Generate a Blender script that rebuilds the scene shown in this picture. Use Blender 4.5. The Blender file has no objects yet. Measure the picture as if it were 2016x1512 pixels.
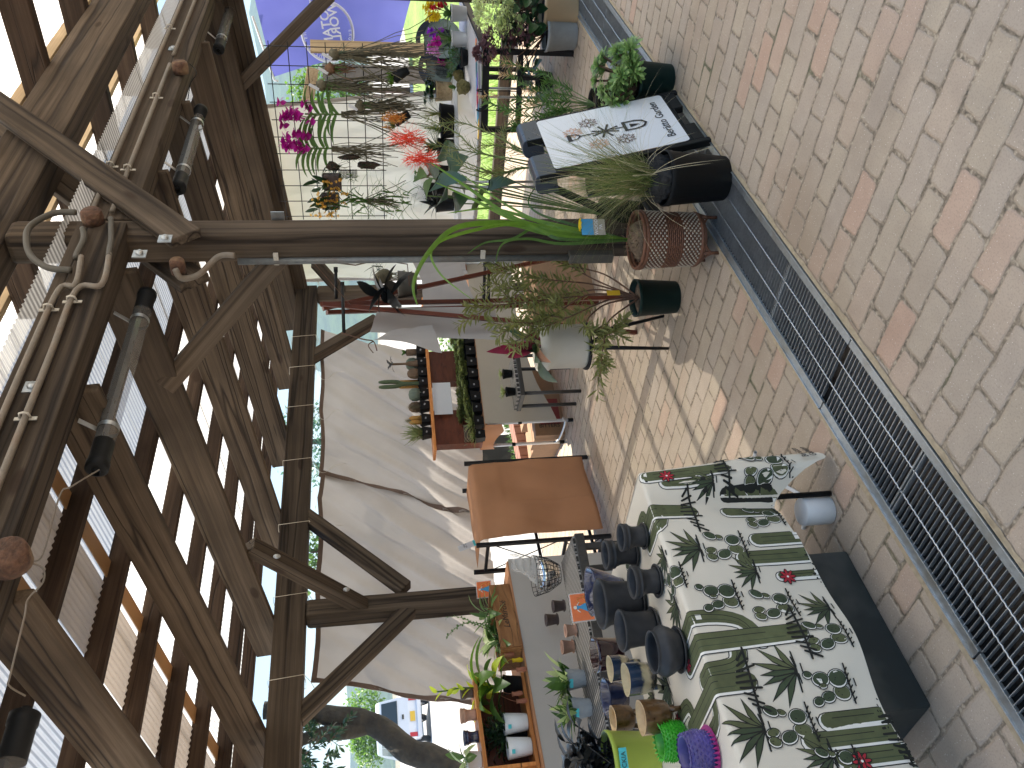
import bpy, bmesh, math, random
from mathutils import Vector as V, Matrix, Euler, Quaternion
from mathutils import noise as mnoise
R=math.radians; pi=math.pi
random.seed(7)
sc=bpy.context.scene
# ---------------------------------------------------------------- camera (photo was taken with the phone turned on its side)
F=1650.0; H=1.6
D=V((385,9750,F)).normalized()
X=V((1484,0,F)); X.y=-(X.x*D.x+X.z*D.z)/D.y; X.normalize()
Z=-D; Y=Z.cross(X)
if Y.z<0: Y=-Y
O=V((0,0,H))
def ray(x,y):
    c=V((756-y,x-1008,F)); return V((X.dot(c),Y.dot(c),Z.dot(c)))
def GZ(x,y,z=0.): r=ray(x,y); return O+r*((z-H)/r.z)
def GX(x,y,a): r=ray(x,y); return O+r*(a/r.x)
def GY(x,y,a): r=ray(x,y); return O+r*(a/r.y)
def wdir(c): return V((X.dot(c),Y.dot(c),Z.dot(c)))
cam=bpy.data.objects.new('camera',bpy.data.cameras.new('camera')); sc.collection.objects.link(cam); sc.camera=cam
cx_=wdir(V((0,1,0))); cy_=wdir(V((1,0,0))); cz_=-wdir(V((0,0,1)))
M=Matrix((cx_,cy_,cz_)).transposed().to_4x4(); M.translation=O; cam.matrix_world=M
cam.data.sensor_width=36; cam.data.lens=36*F/2016; cam.data.clip_end=3000; cam.data.clip_start=0.05
sc.render.resolution_x=1024; sc.render.resolution_y=768
# ---------------------------------------------------------------- light
SUN_EL=R(70); SUN_DIR=V((0.72,0.69,0)).normalized()   # where the sun stands
w=bpy.data.worlds.new('World'); sc.world=w; w.use_nodes=True
nt=w.node_tree; nt.nodes.clear()
sky=nt.nodes.new('ShaderNodeTexSky'); sky.sky_type='NISHITA'; sky.sun_disc=False
sky.sun_elevation=SUN_EL; sky.sun_rotation=math.atan2(SUN_DIR.x,SUN_DIR.y); sky.air_density=1.2; sky.dust_density=.4; sky.ozone_density=3.0
bg=nt.nodes.new('ShaderNodeBackground'); bg.inputs[1].default_value=0.085
wo=nt.nodes.new('ShaderNodeOutputWorld'); nt.links.new(sky.outputs[0],bg.inputs[0]); nt.links.new(bg.outputs[0],wo.inputs[0])
sl=bpy.data.lights.new('sun','SUN'); sl.energy=5.0; sl.angle=R(0.6); sl.color=(1,.92,.79)
so=bpy.data.objects.new('sun',sl); sc.collection.objects.link(so)
sd=V((SUN_DIR.x*math.cos(SUN_EL),SUN_DIR.y*math.cos(SUN_EL),math.sin(SUN_EL)))
so.rotation_euler=sd.to_track_quat('Z','Y').to_euler(); so.location=(0,0,20)
sc.view_settings.view_transform='Standard'; sc.view_settings.look='None'; sc.view_settings.exposure=1.42; sc.view_settings.gamma=1
sc.render.engine='CYCLES'; sc.cycles.max_bounces=9; sc.cycles.transparent_max_bounces=16; sc.cycles.transmission_bounces=8; sc.cycles.sample_clamp_indirect=4
# ---------------------------------------------------------------- helpers
def tag(o,label=None,cat=None,group=None,kind=None):
    for k,v in (('label',label),('category',cat),('group',group),('kind',kind)):
        if v: o[k]=v
    return o
def thing(name,loc,label,cat,group=None):
    o=bpy.data.objects.new(name,None); sc.collection.objects.link(o); o.location=loc; o.empty_display_size=.1
    return tag(o,label,cat,group)
def up_frame(d,up=V((0,0,1))):
    d=d.normalized(); s=d.cross(up)
    if s.length<1e-4: s=d.cross(V((0,1,0)))
    s.normalize(); return d,s,s.cross(d).normalized()
class MB:
    def __init__(s): s.v=[];s.f=[];s.m=[];s.sm=[]
    def add(s,vs,fs,mi=0,smooth=False):
        b=len(s.v); s.v+= [V(p) for p in vs]
        for f in fs: s.f.append([b+i for i in f]); s.m.append(mi); s.sm.append(smooth)
        return s
    def box(s,c,d,rot=None,mi=0):
        c=V(c); vs=[]
        for i in (-.5,.5):
            for j in (-.5,.5):
                for k in (-.5,.5):
                    p=V((i*d[0],j*d[1],k*d[2]))
                    if rot is not None: p=rot@p
                    vs.append(c+p)
        return s.add(vs,[(0,1,3,2),(4,6,7,5),(0,4,5,1),(2,3,7,6),(0,2,6,4),(1,5,7,3)],mi)
    def bar(s,a,b,w,h,up=V((0,0,1)),mi=0):
        a=V(a);b=V(b); d,sd_,u=up_frame(b-a,up); rot=Matrix((d,sd_,u)).transposed()
        return s.box((a+b)/2,((b-a).length,w,h),rot,mi)
    def tube(s,pts,r,n=8,mi=0,cap=True,smooth=True,closed=False):
        pts=[V(p) for p in pts]; N=len(pts); rr=r if isinstance(r,(list,tuple)) else [r]*N
        vs=[];fs=[]; pu=None
        for i,p in enumerate(pts):
            d=(pts[min(i+1,N-1)]-pts[max(i-1,0)])
            if d.length<1e-9: d=V((0,0,1))
            d.normalize()
            if pu is None: _,sv,pu=up_frame(d)
            else:
                pu=(pu-d*pu.dot(d)); 
                if pu.length<1e-6: _,_,pu=up_frame(d)
                pu.normalize()
            sv=d.cross(pu)
            for k in range(n):
                a=2*pi*k/n; vs.append(p+(sv*math.cos(a)+pu*math.sin(a))*rr[i])
        for i in range(N-1):
            for k in range(n): fs.append((i*n+k,i*n+(k+1)%n,(i+1)*n+(k+1)%n,(i+1)*n+k))
        if cap: fs.append(tuple(range(n))[::-1]); fs.append(tuple((N-1)*n+k for k in range(n)))
        return s.add(vs,fs,mi,smooth)
    def lathe(s,prof,at,n=32,mi=0,rot=None,smooth=True,fn=None):
        at=V(at); vs=[];fs=[]
        for i,(r,z) in enumerate(prof):
            for k in range(n):
                a=2*pi*k/n; rr=r*(fn(a,i) if fn else 1); p=V((rr*math.cos(a),rr*math.sin(a),z))
                if rot is not None: p=rot@p
                vs.append(at+p)
        for i in range(len(prof)-1):
            for k in range(n): fs.append((i*n+k,i*n+(k+1)%n,(i+1)*n+(k+1)%n,(i+1)*n+k))
        return s.add(vs,fs,mi,smooth)
    def disc(s,at,r,n=24,mi=0,nrm=V((0,0,1))):
        _,a,b=up_frame(nrm,V((0,1,0.01))); at=V(at)
        return s.add([at+(a*math.cos(2*pi*k/n)+b*math.sin(2*pi*k/n))*r for k in range(n)],[tuple(range(n))],mi)
    def blob(s,c,r,mi=0,sub=2,amp=.12,fr=6,sc_=(1,1,1)):
        bm=bmesh.new(); bmesh.ops.create_icosphere(bm,subdivisions=sub,radius=1); c=V(c); vs=[]
        bm.verts.ensure_lookup_table()
        for v in bm.verts:
            n=v.co.normalized(); q=1+amp*mnoise.noise(n*fr*.3+c*7)
            vs.append(c+V((n.x*sc_[0],n.y*sc_[1],n.z*sc_[2]))*r*q)
        s.add(vs,[tuple(v.index for v in f.verts) for f in bm.faces],mi,True); bm.free(); return s
    def blade(s,p,d,L,wd,droop=.5,n=6,prof='blade',fold=.25,mi=0,roll=0.,twist=0.,curl=0.):
        p=V(p); d=V(d).normalized(); vs=[];fs=[]
        side=d.cross(V((0,0,1)))
        if side.length<.05: side=V((math.cos(roll),math.sin(roll),0))
        side.normalize(); side=Quaternion(d,roll)@side
        for i in range(n+1):
            t=i/n
            if prof=='blade': k=min(1,.55+t*2)*(1-t)**.6 if t<1 else 0
            elif prof=='grass': k=(1-t)**.5
            elif prof=='lens': k=math.sin(pi*min(1,max(0,t)))**.8*(1.15-.3*t)
            elif prof=='spat': k=(.25+.75*t**1.2)*(1 if t<.8 else math.sqrt(max(0,1-((t-.8)/.2)**2))*.999)
            else: k=math.sin(pi*t**.8)
            k=max(k,.02)
            nrm=side.cross(d).normalized(); h=wd*k/2
            vs+= [p-side*h+nrm*h*fold, p.copy(), p+side*h+nrm*h*fold]
            if i<n:
                p=p+d*(L/n); d=(d+V((0,0,-1))*droop/n+nrm*curl/n).normalized()
                side=(side-d*side.dot(d)).normalized()
                if twist: side=Quaternion(d,twist/n)@side
        for i in range(n):
            b=i*3; fs+= [(b,b+1,b+4,b+3),(b+1,b+2,b+5,b+4)]
        return s.add(vs,fs,mi,True)
    def bottom(s):
        xs=[p.x for p in s.v]; ys=[p.y for p in s.v]; return V(((min(xs)+max(xs))/2,(min(ys)+max(ys))/2,min(p.z for p in s.v)))
    def build(s,name,mats,parent=None,label=None,cat=None,group=None,kind=None,bevel=0,solid=0,origin=None):
        if not isinstance(mats,(list,tuple)): mats=[mats]
        top=parent
        while top is not None and top.parent: top=top.parent
        o0=V(top.location) if top is not None else (V(origin) if origin is not None else s.bottom())
        me=bpy.data.meshes.new(name); me.from_pydata([tuple(p-o0) for p in s.v],[],s.f)
        for m in mats: me.materials.append(m)
        me.polygons.foreach_set('material_index',s.m); me.polygons.foreach_set('use_smooth',s.sm); me.update()
        o=bpy.data.objects.new(name,me); sc.collection.objects.link(o)
        if parent is not None:
            o.parent=parent
        else: o.location=o0
        if bevel:
            b=o.modifiers.new('b','BEVEL'); b.width=bevel; b.segments=2; b.limit_method='ANGLE'
        if solid:
            b=o.modifiers.new('s','SOLIDIFY'); b.thickness=solid; b.offset=0
        return tag(o,label,cat,group,kind)
def smooth_line(pts,n=8):
    pts=[V(p) for p in pts]; out=[]
    for i in range(len(pts)-1):
        p0=pts[max(i-1,0)];p1=pts[i];p2=pts[i+1];p3=pts[min(i+2,len(pts)-1)]
        for k in range(n):
            t=k/n; out.append(.5*((2*p1)+(p2-p0)*t+(2*p0-5*p1+4*p2-p3)*t*t+(3*p1-p0-3*p2+p3)*t**3))
    out.append(pts[-1]); return out
# ---------------------------------------------------------------- materials
class NT:
    def __init__(s,name):
        s.mat=bpy.data.materials.new(name); s.mat.use_nodes=True; s.t=s.mat.node_tree; s.t.nodes.clear()
        s.out=s.t.nodes.new('ShaderNodeOutputMaterial')
    def n(s,typ,ins={},**kw):
        nd=s.t.nodes.new('ShaderNode'+typ)
        for k,v in kw.items(): setattr(nd,k,v)
        for k,v in ins.items():
            i=nd.inputs[k]
            if isinstance(v,bpy.types.NodeSocket): s.t.links.new(v,i)
            else: i.default_value=v
        return nd.outputs
    def math(s,op,a,b=0.,c=0.): return s.n('Math',{0:a,1:b,2:c},operation=op)[0]
    def ramp(s,fac,stops,interp='LINEAR'):
        nd=s.t.nodes.new('ShaderNodeValToRGB'); s.t.links.new(fac,nd.inputs[0]); e=nd.color_ramp.elements; nd.color_ramp.interpolation=interp
        while len(e)<len(stops): e.new(.5)
        for i,(p,c) in enumerate(stops): e[i].position=p; e[i].color=tuple(c)+((1,) if len(c)==3 else ())
        return nd.outputs[0]
    def mix(s,f,a,b,bt='MIX'):
        nd=s.t.nodes.new('ShaderNodeMix'); nd.data_type='RGBA'; nd.blend_type=bt
        for i,v in ((0,f),(6,a),(7,b)):
            if isinstance(v,bpy.types.NodeSocket): s.t.links.new(v,nd.inputs[i])
            else: nd.inputs[i].default_value=v if i==0 else tuple(v)+((1,) if len(v)==3 else ())
        return nd.outputs[2]
    def end(s,sh): s.t.links.new(sh,s.out.inputs[0]); return s.mat
    def bsdf(s,col,rough=.6,normal=None,**k):
        ins={'Roughness':rough}
        ins['Base Color']=col if isinstance(col,bpy.types.NodeSocket) else tuple(col)+(1,)
        if normal is not None: ins['Normal']=normal
        for a,b in k.items(): ins[a.replace('_',' ')]=b
        return s.n('BsdfPrincipled',ins)[0]
    def bump(s,h,st=.3,dist=.01): return s.n('Bump',{'Height':h,'Strength':st,'Distance':dist})[0]
def simple(name,col,rough=.6,var=.15,scale=30,bump=.1,metal=0,coat=0,trans=0,alpha=1,dist=.002,dirt=None,spec=.5):
    t=NT(name); co=t.n('TexCoord')['Object']; nz=t.n('TexNoise',{'Vector':co,'Scale':scale,'Detail':4})[0]
    n2=t.n('TexNoise',{'Vector':co,'Scale':scale*.17,'Detail':3})[0]
    f=t.math('ADD',t.math('MULTIPLY',nz,.5),t.math('MULTIPLY',n2,.5))
    c=t.ramp(f,[(.3,[x*(1-var) for x in col]),(.7,[min(1,x*(1+var)) for x in col])])
    if dirt: c=t.mix(t.math('MULTIPLY',t.ramp(n2,[(.5,(0,0,0)),(.7,(1,1,1))]),.6),c,dirt)
    r=t.math('ADD',rough-.08,t.math('MULTIPLY',nz,.16))
    sh=t.bsdf(c,r,t.bump(nz,bump,dist),Metallic=metal,Coat_Weight=coat,Specular_IOR_Level=spec)
    if trans>0: sh=t.n('MixShader',{0:trans,1:sh,2:t.n('BsdfTranslucent',{'Color':c})[0]})[0]
    if alpha<1: sh=t.n('MixShader',{0:1-alpha,1:sh,2:t.n('BsdfTransparent',{})[0]})[0]
    return t.end(sh)
def leafmat(name,a,b,trans=.35,rough=.42,scale=25):
    t=NT(name); co=t.n('TexCoord')['Object']; nz=t.n('TexNoise',{'Vector':co,'Scale':scale,'Detail':3})[0]
    g=t.n('NewGeometry'); ri=g['Random Per Island']
    f=t.math('ADD',t.math('MULTIPLY',nz,.6),t.math('MULTIPLY',ri,.4))
    c=t.ramp(f,[(.25,a),(.75,b)])
    sh=t.bsdf(c,rough,t.bump(nz,.15,.002))
    tc=t.mix(.5,c,[min(1,x*1.6) for x in b])
    return t.end(t.n('MixShader',{0:trans,1:sh,2:t.n('BsdfTranslucent',{'Color':tc})[0]})[0])
def woodmat(name,a,b,c,rough=.88,grain=1.,crack=1.,knot=1.):
    t=NT(name); co=t.n('TexCoord')['Object']; rnd=t.n('ObjectInfo')['Random']
    off=t.n('CombineXYZ',{0:t.math('MULTIPLY',rnd,37.),1:t.math('MULTIPLY',rnd,17.),2:t.math('MULTIPLY',rnd,5.)})[0]
    p=t.n('VectorMath',{0:co,1:off},operation='ADD')[0]
    warp=t.n('TexNoise',{'Vector':p,'Scale':1.3,'Detail':2})[1]
    p2=t.n('VectorMath',{0:p,1:t.n('VectorMath',{0:warp,'Scale':.03},operation='SCALE')[0]},operation='ADD')[0]
    st=t.n('Mapping',{'Vector':p2,'Scale':(.45,30*grain,30*grain)})[0]
    g1=t.n('TexNoise',{'Vector':st,'Scale':1.6,'Detail':6,'Roughness':.65})[0]
    st2=t.n('Mapping',{'Vector':p2,'Scale':(.12,9,9)})[0]
    g2=t.n('TexNoise',{'Vector':st2,'Scale':2.,'Detail':3})[0]
    bl=t.n('TexNoise',{'Vector':p,'Scale':2.2,'Detail':3})[0]
    col=t.ramp(t.math('ADD',t.math('MULTIPLY',g1,.6),t.math('MULTIPLY',g2,.4)),[(.33,c),(.5,a),(.68,b)])
    col=t.mix(t.ramp(bl,[(.4,(0,0,0)),(.75,(.55,.55,.55))]),col,[x*.45 for x in a])
    vo=t.n('TexVoronoi',{'Vector':t.n('Mapping',{'Vector':p,'Scale':(2.1,5.5,5.5)})[0],'Scale':1.0})[0]
    kn=t.ramp(vo,[(.0,(1,1,1)),(.1,(.9,.9,.9)),(.15,(0,0,0))])
    col=t.mix(t.math('MULTIPLY',kn,.75*knot),col,(.03,.017,.01))
    ck=t.n('TexNoise',{'Vector':t.n('Mapping',{'Vector':p2,'Scale':(.14,8,8)})[0],'Scale':1.4,'Detail':1})[0]
    cr=t.ramp(t.math('ABSOLUTE',t.math('SUBTRACT',ck,.5)),[(.0,(1,1,1)),(.008*crack+.0005,(0,0,0))])
    col=t.mix(t.math('MULTIPLY',cr,.85),col,(.012,.008,.006))
    h=t.math('SUBTRACT',g1,t.math('MULTIPLY',cr,1.5))
    rj=t.math('MULTIPLY_ADD',rnd,.5,.75)
    col=t.mix(1.0,col,t.n('CombineColor',{0:rj,1:rj,2:rj})[0],'MULTIPLY')
    return t.end(t.bsdf(col,rough,t.bump(h,.55,.004),Specular_IOR_Level=.25))
MW=dict(
 old=woodmat('weathered_timber',(.084,.063,.045),(.15,.115,.084),(.034,.025,.017),crack=4.5),
 dark=woodmat('dark_timber',(.05,.031,.02),(.095,.063,.042),(.022,.014,.009)),
 warm=woodmat('rafter_timber',(.088,.065,.045),(.15,.113,.08),(.038,.026,.018),crack=3),
 pale=woodmat('pale_batten',(.5,.37,.22),(.62,.48,.3),(.33,.22,.12),crack=0),
 red=woodmat('red_brown_stain',(.13,.035,.018),(.18,.05,.028),(.07,.02,.012),rough=.45,crack=0,knot=.3),
 orange=woodmat('orange_board',(.62,.24,.07),(.72,.3,.1),(.48,.17,.05),rough=.4,crack=0,knot=.2),
 crate=woodmat('crate_wood',(.42,.2,.08),(.52,.27,.12),(.28,.12,.05),rough=.5,crack=.3,knot=.6),
 brn=woodmat('brown_board',(.16,.045,.022),(.2,.06,.03),(.1,.03,.015),rough=.4,crack=0,knot=.1))
MT=dict(
 galv=simple('galvanised_steel',(.45,.48,.5),.42,.2,60,.15,metal=.85,dirt=(.3,.27,.22)),
 steel=simple('bar_steel',(.55,.56,.56),.35,.2,80,.1,metal=.8),
 dirt=simple('drain_dirt',(.035,.028,.022),.95,.6,40,.5,dist=.01),
 black=simple('black_plastic',(.008,.0085,.009),.55,.3,40,.08,spec=.2),
 blackm=simple('black_metal',(.01,.01,.011),.5,.3,50,.1,spec=.25),
 green=simple('dark_green_plastic',(.004,.02,.017),.5,.2,40,.06,spec=.25),
 greyb=simple('grey_green_plastic',(.016,.021,.021),.6,.25,30,.1,dirt=(.09,.085,.075)),
 pipe=simple('painted_pipe',(.18,.155,.125),.6,.25,60,.4,dirt=(.16,.11,.075)),
 hose=simple('grey_hose',(.07,.064,.052),.6,.2,50,.1),
 rust=simple('rusted_iron',(.10,.05,.03),.9,.75,60,1.,dist=.008,dirt=(.36,.26,.15)),
 zinc=simple('zinc_clip',(.45,.42,.36),.5,.3,120,.3),
 white=simple('white_plastic',(.7,.71,.72),.35,.04,20,.03),
 cream=simple('cream_ceramic',(.62,.6,.53),.45,.05,20,.03,dirt=(.5,.45,.36)),
 tan=simple('tan_plastic',(.6,.44,.27),.5,.06,20,.05),
 gpot=simple('grey_ceramic',(.33,.35,.36),.6,.12,30,.1),
 terra=simple('terracotta',(.46,.28,.2),.8,.15,60,.2),
 dterra2=simple('dark_bark',(.05,.033,.022),.9,.6,60,1.,dist=.01), dterra=simple('dark_clay',(.085,.06,.055),.6,.25,60,.2),
 clay=simple('charcoal_clay',(.03,.031,.034),.5,.3,50,.25,dist=.003,dirt=(.075,.07,.065),spec=.35),
 soil=simple('soil',(.035,.022,.015),.95,.6,90,1.,dist=.01),
 bark=simple('bark_chips',(.1,.07,.05),.9,.7,70,1.,dist=.02,dirt=(.3,.23,.15)),
 cbark=simple('charred_bark',(.03,.028,.027),.85,.7,45,1.,dist=.02),
 root=simple('aerial_root',(.12,.105,.065),.85,.5,60,.4),
 rootb=simple('brown_root',(.16,.085,.045),.85,.5,60,.4),
 stem=simple('green_stem',(.11,.17,.05),.6,.3,60,.2),
 bstem=simple('brown_stem',(.13,.07,.045),.8,.4,60,.3),
 moss=simple('moss_ball',(.16,.14,.05),.95,.6,70,1.,dist=.02),
 paperw=simple('white_paper',(.78,.79,.82),.8,.03,10,.05,trans=.2),
 rope=simple('white_cord',(.65,.6,.5),.9,.2,100,.4),
 hem=simple('brown_hem',(.2,.14,.11),.85,.15,60,.3,trans=.15),
 wicker=simple('wicker',(.14,.055,.026),.6,.4,70,.4),
 wickerd=simple('cream_wrap',(.42,.36,.28),.65,.35,90,.4),
 navy=simple('navy_plastic',(.012,.018,.04),.4,.2,30,.05),
 bowl=simple('sage_plastic',(.28,.36,.34),.5,.1,30,.05),
 red=simple('red_paint',(.55,.02,.03),.5,.1,30,.05), yellow=simple('yellow_paint',(.8,.5,.03),.5,.1,30,.05),
 blue=simple('blue_paint',(.05,.3,.55),.5,.1,30,.05), teal=simple('teal_paint',(.04,.2,.25),.5,.1,30,.05),
 orange=simple('orange_card',(.75,.18,.05),.6,.1,30,.05), purple=simple('violet_paint',(.2,.1,.45),.5,.1,30,.05),
 cyan=simple('cyan_tape',(.08,.55,.6),.6,.1,30,.05), ink=simple('black_ink',(.015,.012,.012),.6,.1,30,0),
 bink=simple('brown_ink',(.12,.055,.04),.6,.1,30,0), oink=simple('copper_ink',(.62,.33,.2),.6,.1,30,0),
 grey=simple('grey_ink',(.3,.3,.32),.6,.1,30,0), whitei=simple('white_print',(.85,.85,.9),.6,.05,30,0,trans=.3),
 skin=simple('print_cream',(.8,.72,.6),.6,.05,30,0),
 lime=simple('lime_plastic',(.42,.52,.08),.42,.06,20,.04),
 cloth=simple('cactus_cloth',(.70,.645,.54),.85,.05,6,.15,dist=.002),
 gcl=simple('print_green',(.095,.108,.048),.85,.3,30,.05), gcd=simple('print_green_dark',(.045,.065,.032),.85,.3,30,.05),
 rcl=simple('print_red',(.4,.02,.035),.85,.2,30,.05), kcl=simple('print_black',(.012,.013,.01),.85,.2,30,.05), wcl=simple('print_white',(.8,.78,.72),.85,.05,30,.05),
 kraft=simple('kraft_paper',(.44,.21,.10),.75,.08,8,.25,dist=.004),
 box=simple('cardboard',(.3,.18,.1),.85,.15,25,.15), redbox=simple('red_printed_board',(.22,.035,.03),.7,.15,25,.1),
 lightw=simple('light_wood',(.52,.4,.26),.6,.15,40,.2),
 tape=simple('clear_bag',(.85,.83,.78),.15,.03,20,.3,alpha=.35,dist=.01),
 mirror=simple('silver_foil',(.9,.9,.9),.12,.02,10,.2,metal=1),
 car=simple('white_car_paint',(.75,.78,.85),.25,.02,5,0,coat=.6), glass=simple('dark_glass',(.02,.03,.035),.08,.1,5,0,coat=.5),
 tyre=simple('tyre',(.02,.02,.02),.8,.2,30,.2), alloy=simple('alloy',(.6,.6,.62),.3,.1,30,.1,metal=.7), plate=simple('yellow_plate',(.8,.5,.04),.4,.03,10,0),
 concrete=simple('concrete',(.42,.40,.37),.9,.1,3,.2), bench=simple('grey_planks',(.17,.16,.15),.85,.4,20,.4),
 magenta=leafmat('magenta_petal',(.35,.005,.22),(.6,.02,.42),.35), pink=leafmat('pink_petal',(.6,.2,.5),(.75,.35,.65)), violet=leafmat('violet_petal',(.25,.02,.5),(.4,.05,.65)),
 yel=leafmat('yellow_petal',(.75,.5,.01),(.85,.65,.03)), oran=leafmat('orange_petal',(.75,.4,.06),(.85,.52,.12)), coral=leafmat('coral_petal',(.75,.04,.03),(.85,.13,.06)), oyel=leafmat('amber_petal',(.7,.22,.04),(.75,.4,.1)),
 crim=leafmat('crimson_petal',(.5,.005,.03),(.65,.02,.06)), mauve=leafmat('mauve_leaf',(.13,.06,.07),(.22,.11,.12),.2),
 lgreen=leafmat('grass_leaf',(.07,.15,.015),(.15,.30,.03),.4), green_=leafmat('mid_leaf',(.035,.09,.02),(.1,.2,.04)), dgreen=leafmat('dark_leaf',(.008,.03,.012),(.03,.075,.025),.2,.3),
 sage=leafmat('sage_leaf',(.12,.18,.05),(.3,.34,.13),.3), olive=leafmat('olive_needle',(.08,.105,.025),(.25,.26,.08),.3), aeon=leafmat('succulent_leaf',(.09,.2,.05),(.3,.45,.16),.3,.35),
 blueg=leafmat('blue_green_leaf',(.04,.13,.09),(.1,.22,.14),.3,.3), blackl=leafmat('black_leaf',(.006,.008,.008),(.02,.022,.024),.05,.3),
 burg=leafmat('burgundy_leaf',(.09,.008,.02),(.25,.015,.06),.3,.35), hyd=leafmat('hydrangea',(.4,.52,.18),(.72,.8,.42),.4), buff=leafmat('buff_bloom',(.4,.27,.14),(.62,.45,.24),.3),
 cact=simple('cactus_skin',(.07,.1,.045),.6,.3,60,.4), cactb=simple('brown_cactus',(.16,.1,.06),.75,.3,60,.5), cacto=simple('golden_spines',(.42,.22,.05),.7,.4,90,.9), cactg=simple('grey_cactus',(.13,.17,.13),.6,.2,60,.4),
 spine=leafmat('spine_tuft',(.12,.11,.07),(.3,.26,.17),.2,.7), limeg=leafmat('lime_leaf',(.35,.5,.03),(.6,.75,.06),.5), pgreen=leafmat('pale_leaf',(.3,.42,.16),(.55,.65,.3),.4),
 pitch=leafmat('pitcher',(.4,.16,.1),(.6,.28,.18),.4), grs=leafmat('lawn_blade',(.12,.22,.02),(.3,.45,.06),.4,.6),
 pgrn=simple('print_green_bright',(.06,.42,.03),.35,.15,20,.05), ppur=simple('print_purple',(.075,.06,.24),.35,.7,12,.05), ppink=simple('print_magenta',(.4,.04,.2),.35,.2,20,.05),
 rattan=simple('dark_rattan',(.04,.038,.035),.5,.3,60,.3), glzb=simple('blue_glaze',(.02,.03,.08),.15,.6,30,.1,coat=.6), glzm=simple('maroon_glaze',(.03,.008,.012),.12,.4,30,.1,coat=.8), glzt=simple('cream_glaze',(.55,.45,.26),.4,.2,60,.2), glzbr=simple('brown_glaze',(.12,.06,.02),.3,.6,70,.3,coat=.4), glzc=simple('sand_glaze',(.6,.42,.22),.4,.2,60,.2),
 rainb=None)
# shade fabric (translucent)
def curtainmat():
    t=NT('shade_fabric'); co=t.n('TexCoord')['Object']
    nz=t.n('TexNoise',{'Vector':co,'Scale':2.2,'Detail':3})[0]
    w1=t.n('TexWave',{'Vector':co,'Scale':220.,'Distortion':1.},bands_direction='Z')[0]
    f=t.math('ADD',t.math('MULTIPLY',nz,.8),t.math('MULTIPLY',w1,.2))
    c=t.ramp(f,[(.3,(.44,.395,.35)),(.7,(.54,.49,.44))])
    sh=t.n('BsdfDiffuse',{'Color':c,'Normal':t.bump(w1,.15,.002)})[0]
    return t.end(t.n('MixShader',{0:.5,1:sh,2:t.n('BsdfTranslucent',{'Color':c})[0]})[0])
MT['curt']=curtainmat(); MT['curt2']=simple('pale_shade_fabric',(.82,.78,.74),.9,.04,3,.1,trans=.62)
def sheetmat(name,col,tr,tl):
    t=NT(name); co=t.n('TexCoord')['Object']; nz=t.n('TexNoise',{'Vector':co,'Scale':3,'Detail':5})[0]
    c=t.ramp(nz,[(.3,[x*.9 for x in col]),(.65,col)])
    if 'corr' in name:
        sx=t.n('SeparateXYZ',{0:co}); sn=t.math('SINE',t.math('MULTIPLY',sx[0],2*pi/.032)); c=t.mix(t.ramp(sn,[(.62,(0,0,0)),(.95,(1,1,1))]),c,(.30,.285,.27))  # dark line on every wave: the corrugation's shading painted into the colour
    a=t.bsdf(c,.3)
    b=t.n('MixShader',{0:tl,1:a,2:t.n('BsdfTranslucent',{'Color':c})[0]})[0]
    return t.end(t.n('MixShader',{0:tr,1:b,2:t.n('BsdfTransparent',{'Color':(.95,.97,1,1)})[0]})[0])
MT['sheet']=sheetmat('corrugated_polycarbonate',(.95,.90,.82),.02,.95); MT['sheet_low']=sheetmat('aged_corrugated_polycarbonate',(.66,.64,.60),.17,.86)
MT['sheetb']=sheetmat('yellowed_sheet',(.42,.26,.13),.04,.45); MT['sheetg']=sheetmat('old_grey_sheet',(.36,.30,.25),.05,.5)
MT['tubeg']=sheetmat('lamp_tube_glass',(.35,.32,.28),.72,.3)
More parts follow.
